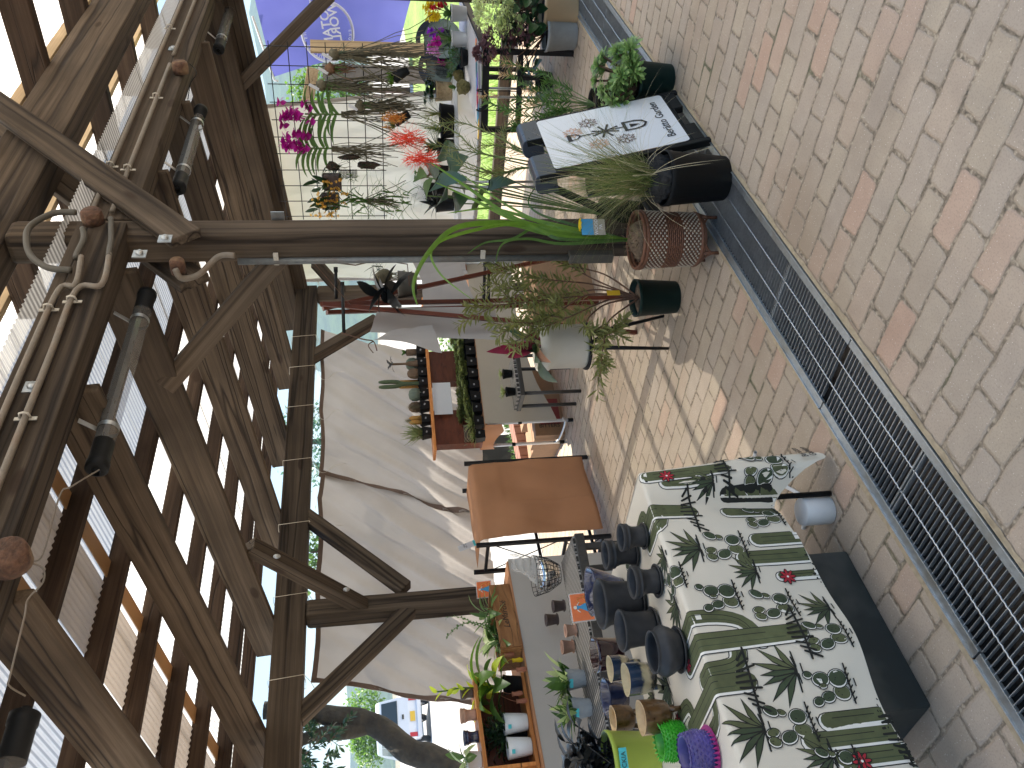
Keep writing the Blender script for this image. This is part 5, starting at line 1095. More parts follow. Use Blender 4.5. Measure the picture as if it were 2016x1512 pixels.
# ================================================================ TRIPOD STOOL + CREAM POT
c=V((3.37,2.76,0)); t=thing('tripod_stool',c,'black metal tripod stand carrying the cream pot','stand')
zst=.465; mb=MB(); mb.lathe([(0,-.012),(.13,-.012),(.13,0),(0,0)],c+V((0,0,zst)),32); mb.build('plate',MT['blackm'],t)
for f,tp in ((GZ(1316,686,0),V((-.05,-.03,0))),(GZ(1307,622,0),V((.04,-.04,0))),(GZ(1235,628,0),V((.05,.06,0)))):
    mb=MB(); mb.tube([f,c+tp+V((0,0,zst-.01))],[.008,.013],10); mb.build('leg',MT['blackm'],t)
pc=c+V((0,0,zst)); t=thing('cream_planter',pc,'cream cylinder planter with a flat rim, on the black tripod','planter')
mb=MB(); mb.lathe([(0,0),(.112,0),(.118,.01),(.118,.195),(.126,.2),(.127,.258),(.118,.26),(.112,.2),(0,.19)],pc,48); mb.build('pot',MT['cream'],t)
mb=MB(); random.seed(41); s0_=pc+V((0,0,.24))
def bl(azd,el,L,w_,mi,dr=.5,px=None,**k): mb.blade(s0_+V((rnd(-.03,.03),rnd(-.03,.03),0)),px or azel(R(azd),el),L,w_,droop=dr,n=9,prof='lens',fold=.22,mi=mi,**k)
tgt=lambda x,y,yy=2.6: GY(x,y,yy)
for (x,y,L,w_,mi,dr) in ((915,700,.33,.06,1,.1),(935,730,.3,.055,1,.3),(1030,745,.26,.07,0,1.2),(1085,770,.42,.09,0,.9),(1070,730,.32,.05,2,1.0),(1000,660,.2,.07,0,.4),(1010,690,.2,.06,3,.4),(1030,640,.18,.06,1,.8),(985,650,.22,.07,0,.2),(1050,700,.17,.05,3,1.2),(1005,630,.2,.06,1,.3)):
    d=(tgt(x,y,2.62 if y>700 else 2.7)-s0_).normalized()+V((0,0,dr*.35)); mb.blade(s0_+V((rnd(-.03,.03),rnd(-.03,.03),-.01)),d,L,w_*1.15,droop=dr,n=9,prof='lens',fold=.22,mi=mi,roll=rnd(-.4,.4))
mb.build('foliage',[MT['dgreen'],MT['burg'],leafmat('pink_leaf',(.5,.25,.17),(.7,.42,.3)),MT['sage']],t)
# green pot with needle-leaved shrub
c=V((3.40,2.44,0)); c=GZ(1330,585,0); t=potted('green_pot',c,.098,.225,'green','dark green nursery pot with a sprawling needle-leaved shrub','potted shrub',taper=.86,soilmat='bark')
mb=MB(); mb.box(c+V((-.735,-.657,0))*.012+V((.02,-.02,.34)),(.03,.002,.07),Rq); mb.build('yellow_tag',MT['yellow'],t)
mb=MB(); random.seed(51); b=c+V((0,0,.2))
P_=lambda x,y,dd=0.: GY(x,y,c.y+dd)
f1_=[b,P_(1190,585),P_(1130,590)]
def br(pts,nl,st=.15,L=.066,w_=.0125):
    branchlet(mb,pts,int(nl*.85),L*1.1,w_*.85,.95,mi=0,smi=1,start=st,r0=.0055,prof='lens'); sp=smooth_line(pts,6)
    for k in range(4):
        i=int(len(sp)*(.4+.12*k)); i=min(i,len(sp)-2); p=sp[i]; d=(sp[i+1]-p).normalized(); q=p+(d+azel(rnd(0,6.28),rnd(-.3,.7))*.75)*rnd(.07,.14)*1.2; branchlet(mb,[p,(p+q)/2+V((0,0,.01)),q],int(nl*.2),L*1.1,w_*.85,.95,mi=0,smi=1,start=.1,r0=.003,prof='lens')
br([b,P_(1180,580),P_(1080,590,.03),P_(990,600,-.03),P_(918,605)],190,.3); br([b,P_(1190,540),P_(1110,520,.05),P_(1060,490),P_(1030,478)],110,.35)
br([b,P_(1170,560),P_(1080,550,-.06),P_(1000,530),P_(925,500,.0)],150,.35); br([b,P_(1200,590),P_(1130,620,-.06),P_(1060,650),P_(1000,680)],130,.35)
br([b,P_(1200,630),P_(1190,670,-.1),P_(1185,705,-.1),P_(1192,722,-.1)],80,.4); br([b,P_(1190,600),P_(1150,640,-.05),P_(1180,660,-.08),P_(1215,650,-.08),P_(1230,625,-.1)],110,.45)
br([b,P_(1180,570),P_(1100,580,.08),P_(1020,570,.1),P_(960,555,.1)],120,.35); br([b,P_(1170,550),P_(1080,500,.1),P_(1010,470)],90,.4); br([b,P_(1160,580,-.02),P_(1090,620,-.04),P_(1030,640,-.04),P_(960,635,-.02)],130,.4)
mb.build('foliage',[MT['olive'],MT['bstem']],t)
# ================================================================ WICKER BASKET
c=V((3.20,2.0,0)); t=thing('rattan_pot_stand',c,'round rattan basket on curved cane legs holding a mossy strap-leaved orchid','basket')
zb_=.085; rb=.125; hb=.25
mb=MB(); 
nst=64
for j in range(26):
    z=zb_+.012+hb*j/26; r_=rb*(.93+.09*j/26); band=0 if 9<=j<=16 else 1; pts=[]
    for k in range(nst+1):
        a=2*pi*k/nst; pts.append(c+V(((r_+.003*math.cos(k*pi+j*pi))*math.cos(a),(r_+.003*math.cos(k*pi+j*pi))*math.sin(a),z)))
    mb.tube(pts,.0052,5,mi=band,cap=False)
    if band:
        for k in range(nst):
            if (k+j)%2==0: a=2*pi*k/nst; p=c+V(((r_+.004)*math.cos(a),(r_+.004)*math.sin(a),z)); mb.blob(p,.0062,2,1,0,sc_=(1,1,.8))
mb.build('weave',[MT['wicker'],MT['wicker'],MT['wickerd']],t)
for z,r_,q in ((zb_+hb+.012,rb*1.03,.010),(zb_+hb+.028,rb*1.04,.008),(zb_,rb*.95,.010),(zb_-.014,rb*.9,.008)): mb=MB(); mb.tube([c+V((r_*math.cos(2*pi*k/40),r_*math.sin(2*pi*k/40),z)) for k in range(41)],q,8); mb.build('rim_hoop',MT['wicker'],t)
for k in range(4):
    a=R(225+45)+k*pi/2; o=V((math.cos(a),math.sin(a),0)); s_=V((-o.y,o.x,0)); mb=MB(); mb.tube([c+o*rb*.93+V((0,0,0)),c+o*rb*.93+V((0,0,zb_))],.008,8)
    for q in (-1,1): mb.tube(smooth_line([c+o*rb*.95+V((0,0,.02)),c+o*rb*.93+s_*.012*q+V((0,0,.05)),c+o*rb*.86+s_*.055*q+V((0,0,zb_-.006))],5),.005,6)
    mb.build('leg',MT['wicker'],t)
mb=MB(); mb.blob(c+V((0,0,zb_+hb-.01)),.095,0,3,.35,14,(1,1,.75)); 
random.seed(61)
for k in range(60): a=azel(rnd(0,6.28),rnd(-.1,1.3)); p=c+V((0,0,zb_+hb-.01))+a*.07; mb.tube([p,p+a*.02+V((rnd(-.03,.03),rnd(-.03,.03),rnd(-.03,.02)))],.0018,4)
mb.build('moss_root_ball',simple('dry_moss',(.16,.11,.07),.95,.5,90,1.,dist=.01),t)
mb=MB(); b=c+V((0,0,zb_+hb+.06)); random.seed(62)
def ribbon(pts,w_,mi,fold=.3):
    sp=smooth_line(pts,6); n=len(sp)-1; vs=[];fs=[]; vw=V((.735,.657,0))
    for i,p in enumerate(sp):
        d=(sp[min(i+1,n)]-sp[max(i-1,0)]).normalized(); s_=d.cross(vw).normalized(); nr=d.cross(s_); t_=i/n; k=min(1,.5+t_*2.5)*max(0,1-t_)**.55; h=w_*max(k,.03)/2; h*=.78; vs+=[p-s_*h-nr*h*fold,p,p+s_*h*.8-nr*h*fold*1.5]
    for i in range(n): fs+=[(3*i,3*i+1,3*i+4,3*i+3),(3*i+1,3*i+2,3*i+5,3*i+4)]
    mb.add(vs,fs,mi,True)
g=lambda x,y,d=1.95: GY(x,y,d)
for P__,w_,mi in (([b,g(1080,450),g(1004,425,1.9),g(915,365,1.85),g(845,318,1.8)],.040,0),([b,g(1090,455),g(1010,432,1.95),g(930,392,1.95),g(855,358,1.9)],.036,0),([b,g(1090,460),g(1005,440,1.9),g(905,446,1.8),g(848,492,1.75),g(815,555,1.7),g(822,602,1.7)],.046,0),
    ([b,g(1100,465),g(1020,440,1.9),g(900,462,1.8),g(850,492,1.78),g(868,540,1.75),g(930,590,1.7)],.028,0),([b,g(1100,470),g(1060,445),g(1010,470),g(955,478),g(920,500)],.026,1),([b,g(1110,480),g(1040,470,1.9),g(990,480,1.85),g(975,520,1.85)],.022,1),([b,g(1080,440),g(1010,420,1.95),g(960,410,1.95),g(880,420,1.95)],.030,0),([b,g(1120,440),g(1060,420),g(1040,395),g(1060,360)],.022,1),([b,g(1100,450),g(1000,405,2.0),g(905,340,2.0)],.030,0)):
    ribbon(P__,w_,mi)
mb.build('foliage',[MT['lgreen'],MT['green_']],t)
card_c=GY(1168,447,1.93); mb=MB(); rc_=Matrix.Rotation(R(-38),3,'Z'); mb.box(card_c,(.075,.002,.11),rc_); tt=thing('plant_label_card',card_c-V((0,0,.06)),'plant label card with a blue half and white lettering, stuck in the rattan basket','card'); mb.build('card',simple('beige_card',(.4,.36,.3),.7,.05,20,0),tt)
mb=MB(); mb.box(card_c+V((0,0,.028))-rc_@V((0,.0015,0)),(.075,.002,.055),rc_); mb.build('blue_panel',MT['blue'],tt); textmesh('lettering','WOOD\nPA',.022,MT['whitei'],card_c+V((0,0,-.025)),rc_@V((1,0,0)),V((0,0,1)),tt,off=.002)
mb=MB(); 
for k in range(8): mb.blade(card_c+V((.02,0,.05)),azel(k*.8,.3),.035,.03,droop=.3,n=3,prof='round')
mb.build('dry_leaf',MT['yel'],tt)
# ================================================================ BLACK POT WITH GRASS
c=V((3.235,1.705,0)); t=potted('large_black_pot',c,.122,.285,'black','large black pot with fine arching grass rising from cracked black bark','potted grass',taper=.8,soilmat='bark')
mb=MB(); random.seed(71)
for (dx,dy,r_,sz) in ((.0,.0,.078,(1,1,1.1)),(-.05,-.03,.05,(1,1,.8)),(.04,-.04,.05,(1,1,1.3)),(.0,.05,.06,(1,1,1)),(-.03,.02,.055,(1,1,1.5))): mb.blob(c+V((dx,dy,.30)),r_,0,3,.45,30,sz)
mb.build('bark_stump',MT['cbark'],t)
mb=MB(); b=c+V((0,0,.335))
for k in range(620):
    az=rnd(0,6.28); el=rnd(.75,1.5); L=rnd(.25,.6); mb.blade(b+V((rnd(-.06,.06),rnd(-.06,.06),rnd(-.02,.03))),azel(az,el),L,rnd(.0016,.0034),droop=rnd(.3,1.6),n=7,prof='grass',mi=0 if rnd(0,1)<.72 else (1 if rnd(0,1)<.7 else 2),fold=.1)
for k in range(14): az=rnd(2.4,5.6); mb.blade(b,azel(az,rnd(.2,.8)),rnd(.35,.6),.003,droop=rnd(1.2,2.4),n=12,prof='grass',mi=2)
mb.build('grass_blades',[leafmat('fine_grass',(.08,.12,.03),(.2,.25,.08)),leafmat('dry_grass',(.25,.22,.09),(.4,.34,.17)),leafmat('straw',(.5,.46,.3),(.6,.55,.38))],t)
# ================================================================ A-FRAME SIGN
c=V((3.7335,1.636,0)); w_=.565; hS=.81; lean=.196
t=thing('a_frame_sign',c,'black plastic A-frame pavement sign with a white poster of crossed garden tools and flowers','sign')
up_=V((0,lean,hS)).normalized(); LS=V((0,lean,hS)).length; xd=V((1,0,0)); nn=xd.cross(up_).normalized()   # nn points to the camera side
if nn.y>0: nn=-nn
Rs=Matrix((xd,-nn,up_)).transposed()
S=lambda u,v,o=0.: c+xd*u*1.0+up_*v+nn*o     # u from -w/2..w/2, v 0..LS
mb=MB()
for (u0,u1,v0,v1) in ((-w_/2,-w_/2+.032,.0,LS-.02),(w_/2-.032,w_/2,.0,LS-.02),(-w_/2+.032,w_/2-.032,LS-.135,LS-.12),(-w_/2+.032,w_/2-.032,.075,.095),(-w_/2+.032,-.09,.02,.075),(.09,w_/2-.032,.02,.075),(-.09,.09,.0655,.0745),(-w_/2+.032,-.08,LS-.12,LS-.02),(.08,w_/2-.032,LS-.12,LS-.02)):
    mb.box(S((u0+u1)/2,(v0+v1)/2,0),(u1-u0,.035,v1-v0),Rs)
mb.build('front_frame',MT['black'],t,bevel=.004)
hm=simple('blue_grey_plastic',(.03,.04,.06),.3,.2,30,.05)
for u0,u1 in ((-w_/2,-.08),(.08,w_/2)):
    mb=MB(); A0,A1=S(u0+.001,0,0),S(u1-.001,0,0); ring=[]; pf=[(-.10,.018),(-.02,.018),(-.005,.012),(.004,-.005),(.006,-.03),(.004,-.055),(-.005,-.072),(-.02,-.08),(-.10,-.085)]
    vs=[A0+up_*(LS+a_)+nn*b_ for a_,b_ in pf]+[A1+up_*(LS+a_)+nn*b_ for a_,b_ in pf]; n=len(pf)
    mb.add(vs,[(i,i+1,n+i+1,n+i) for i in range(n-1)]+[tuple(range(n))[::-1],tuple(range(n,2*n))]); mb.build('top_hinge',hm,t,bevel=.004)
bk=V((0,2*lean+.18,0)); mb=MB(); 
for u in (-w_/2+.02,w_/2-.02): mb.bar(S(u,LS-.03,-.03),c+xd*u+bk,.035,.03)
mb.bar(c+xd*(-w_/2)+bk+V((0,0,.06)),c+xd*(w_/2)+bk+V((0,0,.06)),.03,.06); mb.build('rear_frame',MT['black'],t,bevel=.003)
# poster
pw,ph=.51,.645; v0=.09
mb=MB(); n=8; r_=.02; pl_=[]
for cx,cz,a0 in ((pw/2-r_,r_,-90),(pw/2-r_,ph-r_,0),(-pw/2+r_,ph-r_,90),(-pw/2+r_,r_,180)):
    for k in range(n+1): a=R(a0+90*k/n); pl_.append(S(cx+r_*math.cos(a),v0+cz+r_*math.sin(a),.021))
mb.add(pl_,[tuple(range(len(pl_)))]); mb.build('poster',simple('poster_white',(.72,.75,.78),.35,.02,10,0),t)
Q=lambda x,y,o=.0: S(x*pw,v0+y*ph,.0222+o)     # poster coordinates, x -0.5..0.5, y 0..1
def qs(mb,pts,wd,o=0.,closed=False):
    pts=[(x*pw,y*ph) for x,y in pts]; n=len(pts)
    for i in range(n-1 if not closed else n):
        a_=V((pts[i][0],pts[i][1],0)); b_=V((pts[(i+1)%n][0],pts[(i+1)%n][1],0)); d=(b_-a_).normalized(); s_=V((-d.y,d.x,0))*wd/2; a_-=d*wd*.3; b_+=d*wd*.3
        mb.add([S(q.x,v0+q.y,.0222+o+i*.00001) for q in (a_+s_,b_+s_,b_-s_,a_-s_)],[(0,1,2,3)])
mb=MB(); cx,cy=.0,.535
for a in (20,65,112,160): 
    l=.105 if a!=65 else .1; dx=math.cos(R(a))*l*1.15; dy=math.sin(R(a))*l; qs(mb,[(cx-dx,cy-dy),(cx+dx,cy+dy)],.012,a*1e-5)
qs(mb,[(cx,cy+.05),(cx+.0,cy+.2)],.008,.0020); qs(mb,[(cx,cy-.05),(cx,cy-.15)],.008,.0021)
qs(mb,[(-.055,cy+.275),(.055,cy+.275)],.020,.0022); qs(mb,[(-.05,cy+.265),(-.045,cy+.22),(0,cy+.19),(.045,cy+.22),(.05,cy+.265)],.008,.0023)
qs(mb,[(-.085,cy-.15),(.085,cy-.15)],.016,.0024); qs(mb,[(-.08,cy-.15),(-.08,cy-.24),(-.055,cy-.29),(0,cy-.315),(.055,cy-.29),(.08,cy-.24),(.08,cy-.15)],.011,.0025)
mb.add([Q(-.035,cy-.19,.002),Q(.0,cy-.27,.002),Q(.035,cy-.19,.002)],[(0,1,2)]); mb.build('tool_emblem',MT['ink'],t)
def qflower(x,y,r,m):
    mb=MB()
    for k in range(6):
        a=k*pi/3; q=[(0,0),(r*.5*math.cos(a-.5)/pw,r*.5*math.sin(a-.5)/ph),(r*math.cos(a)/pw,r*math.sin(a)/ph),(r*.5*math.cos(a+.5)/pw,r*.5*math.sin(a+.5)/ph)]; qs(mb,[(x+p,y+s_) for p,s_ in q],.0035,.001+k*.0001,closed=True)
        a+=pi/6; qs(mb,[(x+r*.55*math.cos(a-.35)/pw,y+r*.55*math.sin(a-.35)/ph),(x+r*.85*math.cos(a)/pw,y+r*.85*math.sin(a)/ph),(x+r*.55*math.cos(a+.35)/pw,y+r*.55*math.sin(a+.35)/ph)],.0035,.0018+k*.0001)
    mb.build('flower_emblem',MT[m],t)
qflower(-.22,.62,.052,'oink'); qflower(-.23,.42,.05,'bink'); qflower(.10,.77,.052,'oink'); qflower(.23,.63,.05,'bink')
textmesh('lettering','Berätto Garden',.058,MT['ink'],S(0,v0+.065*1,.0222),xd,up_,t,off=.001,space=1.02)
# ================================================================ AEONIUM
c=V((4.13,1.62,0)); t=potted('green_pot',c,.098,.19,'green','dark pot brimming with fleshy green rosettes beside the pavement sign','potted succulent',taper=.85)
mb=MB(); random.seed(81)
for k in range(46):
    a=rnd(0,6.28); rr_=rnd(.0,.19); z=.2+rnd(.0,.27)*(1-rr_/.3); p=c+V((math.cos(a)*rr_,math.sin(a)*rr_,z)); mb.tube([c+V((0,0,.15)),p],.006,5,mi=1); ax=(p-c-V((0,0,.1))).normalized()
    rosette(mb,p,rnd(.05,.085),n=24,w_=rnd(.022,.03),up=.3,prof='spat',axis=ax)
mb.build('foliage',[MT['aeon'],MT['bstem']],t)
# ================================================================ PLANTS BEHIND THE SIGN
def shrub(name,c,label,cat,r,h,potm,branches,L,w_,mats,nl=60,extra=None,seed=1,r0=.004,el=.75,prof='grass'):
    c=V(c); t=potted(name,c,r,h,potm,label,cat,taper=.82); random.seed(seed); mb=MB(); b=c+V((0,0,h*.85))
    for br_ in branches: branchlet(mb,[b]+[V(p) for p in br_],nl,L,w_,el,mi=0,smi=1,start=.35,r0=r0,prof=prof)
    mb.build('foliage',[MT[m] for m in mats],t)
    if extra: extra(t,b)
    return t
yA=2.15
def redfl(t,b):
    for x,y,rr_,m in ((805,272,.08,'coral'),(828,312,.07,'coral'),(775,232,.045,'oyel')):
        p=GY(x,y,2.1 if m=='coral' else 2.4); mb=MB()
        for k in range(330): d=azel(rnd(0,6.28),rnd(-1.4,1.4)); mb.blade(p+d*rr_*rnd(.1,.7)+V((0,rnd(-.02,.02),rnd(-.05,.05))),d,rr_*rnd(.35,.8),.0055,droop=rnd(-.8,.8),n=4,prof='grass',curl=rnd(-1,1))
        mb.build('flower_head',MT[m],t)
B=lambda x,y,yy=yA: GY(x,y,yy)
c=V((4.45,2.35,0))
shrub('grevillea',c,'tall feathery shrub with a coral-red spider flower rising beside the post','potted shrub',.11,.25,'black',[[B(1050,320),B(960,305),B(880,290),B(825,280)],[B(1060,330),B(980,340),B(920,330),B(880,300)],[B(1040,300),B(960,260),B(900,240),B(850,250)],[B(1030,300),B(990,260),B(1020,230)],[B(1040,330),B(1000,340),B(960,340)],[B(1060,290),B(1030,260),B(1000,225)],[B(1050,310),B(1000,290),B(950,285)],[B(960,305),B(900,262),B(838,232,2.3)]],.10,.0045,['olive','stem'],70,redfl,seed=91,r0=.006,el=.6)
def bud(t,b):
    for x,y in ((985,120),(1000,148),(965,188),(1010,128),(1050,205),(1045,180)):
        p=GY(x,y,2.0); mb=MB(); 
        for k in range(38): q=p+V((0,0,rnd(-.06,.05))); mb.blade(q,azel(rnd(0,6.28),rnd(.2,1.)),.045,.006,droop=.4,n=3,prof='lens')
        mb.build('buff_flower',MT['buff'],t)
D_=lambda x,y,yy=2.0: GY(x,y,yy)
c=V((4.75,2.02,0))
shrub('conifer_bush',c,'bushy dark green needle shrub with buff flower spikes between the sign and black table','potted shrub',.1,.22,'black',[[D_(1130,190),D_(1080,180),D_(1050,175)],[D_(1130,200),D_(1060,200),D_(1010,195)],[D_(1120,210),D_(1050,230),D_(985,215)],[D_(1120,190),D_(1080,150),D_(1055,140),D_(990,122)],[D_(1120,200),D_(1040,170),D_(1003,150)],[D_(1130,215),D_(1090,225),D_(1060,240)],[D_(1110,200),D_(1020,215),D_(955,200)],[D_(1120,220),D_(1080,210),D_(1075,185)],[D_(1110,220),D_(1040,245),D_(1010,250)],[D_(1130,180),D_(1100,165),D_(1075,160)]],.075,.0095,['green_','stem'],60,bud,seed=92)
# broad-leaved philodendron by the post
c=V((4.15,2.42,0)); t=potted('philodendron',c,.1,.24,'black','big glossy heart-leaved plant just right of the wooden post','potted plant'); mb=MB(); random.seed(95)
def heart(p,d,L,w_,mi,roll):
    p=V(p); d=V(d).normalized(); s_=d.cross(V((0,0,1))).normalized(); s_=Quaternion(d,roll)@s_; nn_=s_.cross(d)
    ol=[(0,0),(.12,.20),(.02,.36),(-.08,.42),(.10,.50),(.35,.47),(.6,.36),(.82,.18),(1,0)]
    vs=[]; n=len(ol)
    for a_,b_ in ol: z=-.35*L*max(0,a_)**2; vs+= [p+d*a_*L+nn_*z, p+d*a_*L+s_*b_*w_+nn_*(z+abs(b_)*w_*.1), p+d*a_*L-s_*b_*w_+nn_*(z+abs(b_)*w_*.1)]
    fs=[]
    for i in range(n-1): fs+= [(3*i,3*i+3,3*i+4,3*i+1),(3*i,3*i+2,3*i+5,3*i+3)]
    mb.add(vs,fs,mi,True)
for (x,y,L,w_,mi) in ((845,335,.17,.15,0),(858,362,.2,.17,1),(820,345,.15,.10,2),(868,300,.18,.16,0),(838,385,.16,.1,2),(905,360,.2,.15,0),(895,400,.17,.12,0),(945,395,.17,.13,2),(965,365,.15,.12,0),(872,385,.16,.14,0),(885,330,.18,.15,1)):
    p=GY(x,y,2.35+rnd(-.1,.1)); b=c+V((0,0,.22)); mb.tube(smooth_line([b,(b+p)/2+V((.03,0,.06)),p],5),.004,6,mi=3); heart(p,V((rnd(-.7,-.2),rnd(-.7,-.2),rnd(-.6,.5))),L,w_,mi,rnd(-.7,.7))
mb.build('foliage',[MT['dgreen'],leafmat('teal_leaf',(.012,.05,.028),(.035,.10,.055),.2,.35),MT['green_'],MT['stem']],t)
# ================================================================ BLACK TABLE, RIGHT
tz=.70; t=thing('black_table',(6.9,2.5,0),'black-legged table with grey top at the right, loaded with plants','table')
cA=V((6.20,2.24,0)); td=V((.995,.06,0)).normalized(); tb=V((-.25,.97,0)).normalized(); Rtb=Matrix((td,V((-td.y,td.x,0)),V((0,0,1)))).transposed()
mb=MB(); mb.add([cA+V((0,0,tz)),cA+td*1.5+V((0,0,tz)),cA+td*1.5+tb*.56+V((0,0,tz)),cA+tb*.56+V((0,0,tz))]+[cA+V((0,0,tz-.012)),cA+td*1.5+V((0,0,tz-.012)),cA+td*1.5+tb*.56+V((0,0,tz-.012)),cA+tb*.56+V((0,0,tz-.012))],[(0,1,2,3),(7,6,5,4),(0,4,5,1),(1,5,6,2),(2,6,7,3),(3,7,4,0)]); mb.build('tabletop',simple('pale_grey_top',(.5,.5,.53),.4,.04,10,0),t)
mb=MB()
for a_,b_ in ((V((0,0,0)),tb*.56),(V((0,0,0)),td*1.5),(tb*.56,tb*.56+td*1.5)): mb.bar(cA+a_+V((0,0,tz-.04)),cA+b_+V((0,0,tz-.04)),.035,.05)
mb.build('apron',MT['blackm'],t)
for a_,b_ in ((0,0),(0,.56),(1.45,0),(1.45,.56)): p=cA+td*a_+tb*b_; mb=MB(); mb.bar(p,p+V((0,0,tz-.015)),.035,.035,up=V((0,1,0))); mb.build('leg',MT['blackm'],t)
p0=cA+tb*.18; mb=MB(); mb.bar(p0+V((0,0,.25)),p0+V((0,0,tz-.05)),.03,.03,up=V((0,1,0))); mb.bar(cA+V((0,0,.40)),cA+tb*.56+V((0,0,.40)),.03,.04); mb.build('cross_bar',MT['blackm'],t)
for k,f in enumerate((.28,.42)):
    p=cA+tb*(f)+V((-.02,-.01,tz-.03)); mb=MB(); mb.tube([p+V((-.02*math.cos(a),0,.035*math.sin(a)+.02)) for a in [q*.45 for q in range(12)]],.006,6); mb.tube([p,p+V((0,0,-.25))],.004,6); mb.build('hook',MT['blackm'],t)
def onT(px,py,z=tz): return GZ(px,py,z)
def orch(px,py,pm,fm,label,nf=6,seed=1,fx=None,r=.07,h=.13,group='orchids in white pots on the black table'):
    c=onT(px,py); t=potted('potted_orchid',c,r,h,pm,label,'orchid',taper=.8,group=group,soilmat='bark'); random.seed(seed); mb=MB()
    for k in range(9): mb.blade(c+V((0,0,h*.9)),azel(k*2.4,rnd(.4,1.1)),rnd(.14,.2),.045,droop=rnd(.5,1.3),n=5,prof='lens',fold=.25)
    tops=[]
    for (x,y) in fx: p=GY(x,y,c.y-.03); mb.tube(smooth_line([c+V((0,0,h)),(c+V((0,0,h))+p)/2+V((.02,0,.03)),p],4),.003,5,mi=1); tops.append(p)
    mb.build('foliage',[MT['green_'],MT['stem']],t)
    for p,m in zip(tops,fm if isinstance(fm,list) else [fm]*len(tops)):
        mb=MB()
        for k in range(nf): flowerhead(mb,p+V((rnd(-.035,.035),rnd(-.03,.03),rnd(-.06,.04))),rnd(.028,.04),0,5,nrm=(V((-.735,-.657,0))+azel(rnd(0,6.28),rnd(-1,1))*.6).normalized())
        mb.build('flowers',MT[m],t)
orch(918,27,'white',['yel','yel','crim'],'yellow and crimson orchids in the white pot nearest the frame edge',7,1,[(842,8),(848,32),(857,12)])
orch(918,78,'white',['violet','magenta'],'violet and magenta orchids in a white pot, left of the yellow ones',6,2,[(853,62),(850,80)])
orch(915,100,'bowl',['pink'],'small pale pink orchid in front of the dark round trays',5,3,[(855,97)],.045,.06)
orch(912,132,'navy',['magenta'],'small deep pink orchid before the left round tray',6,4,[(860,118)],.05,.06)
def tray(px,py,label,r=.172):
    c=GX(px,py,7.35); t=thing('round_tray',c-V((0,0,r)),label,'tray','navy round trays standing on edge'); nn=V((-.86,-.5,.1)).normalized(); s_=V((0,0,1)).cross(nn).normalized(); u_=nn.cross(s_)
    mb=MB(); n=48; hn=12; oc=[c+(s_*math.cos(2*pi*k/n)+u_*math.sin(2*pi*k/n))*r for k in range(n)]; hole=[c+u_*r*.68+(s_*.045*math.cos(2*pi*k/n)+u_*.016*math.sin(2*pi*k/n)) for k in range(n)]
    vs=oc+hole+[p-nn*.012 for p in oc]+[p-nn*.012 for p in hole]; fs=[]
    for k in range(n):
        q=(k+1)%n; fs+=[(k,q,n+q,n+k),(2*n+k,3*n+k,3*n+q,2*n+q),(k,2*n+k,2*n+q,q),(n+k,n+q,3*n+q,3*n+k)]
    mb.add(vs,fs); mb.build('disc',MT['navy'],t)
    textmesh('lettering','UNI\nTREND',.035,MT['grey'],c+u_*r*.28,s_,u_,t,off=.002)
    mb=MB(); mb.lathe([(0,.0),(r*.55,.0),(r*.9,.03),(r*.93,.045)],c-u_*r*.35,32,rot=Matrix((s_,u_,nn)).transposed()); mb.build('sage_bowl',MT['bowl'],t)
tray(858,78,'navy round tray with a slot handle, the right one behind the orchids'); tray(862,133,'navy round tray with a slot handle, the left one nearest the brown basket')
for px,py,r_,l in ((900,150,.05,'brown-green moss ball beside the left round tray'),(912,172,.058,'larger mossy ball at the table corner')):
    c=onT(px+14,py); t=thing('moss_ball',c,l,'moss ball','kokedama moss balls on the black table'); mb=MB(); mb.blob(c+V((0,0,r_)),r_,0,3,.3,20); mb.build('ball',MT['moss'],t); mb=MB(); random.seed(px)
    for k in range(14): mb.blade(c+V((0,0,2*r_)),azel(rnd(0,6.28),rnd(.3,1.4)),.07,.018,n=4,prof='lens',droop=.6)
    mb.build('foliage',MT['green_'],t)
c=onT(918,100)+V((0,.0,0)); t=potted('bonsai',c+V((-.1,.02,0)),.08,.055,'black','shallow black dish with a small blue-green conifer','bonsai'); mb=MB(); random.seed(5)
for k in range(12): branchlet(mb,[c+V((-.1,.02,.05)),c+V((-.1+rnd(-.1,.1),.02+rnd(-.1,.1),.1+rnd(0,.08)))],24,.03,.006,.8)
mb.build('foliage',[MT['blueg'],MT['bstem']],t)
# colourful surfboard-shaped trays hanging over the near table edge
cols=['yellow','blue','red','purple','teal','orange']
q0=cA+tb*.62+V((-.03,-.03,tz+.008)); q1=cA-tb*.02+td*.1+V((0,0,tz+.008)); names=['yellow','light blue','red','violet','teal','orange']
for k in range(6):
    f=(k+.5)/6; p=q0.lerp(q1,f)+V((.02*k*.3,0,.002*k)); d=(q1-q0).normalized(); s_=V((-d.y,d.x,0)); t=thing('painted_tray',p,names[k]+' painted leaf-shaped tray on the near edge of the black table','tray','painted trays in a fan'); mb=MB(); n=14; vs=[]
    for i in range(n): a=2*pi*i/n; vs.append(p+d*math.cos(a)*.085+s_*math.sin(a)*.035)
    mb.add(vs+[v+V((0,0,.006)) for v in vs],[tuple(range(n))[::-1],tuple(range(n,2*n))]+[(i,(i+1)%n,n+(i+1)%n,n+i) for i in range(n)]); mb.build('plate',MT[cols[k]],t)
    vs=[p+V((0,0,.0065))+d*math.cos(2*pi*i/n)*.06+s_*math.sin(2*pi*i/n)*.02 for i in range(n)]; mb=MB(); mb.add(vs,[tuple(range(n))]); mb.build('inner_panel',MT[['white','teal','crimp' if 0 else 'ppink','blue','navy','yellow'][k]],t)
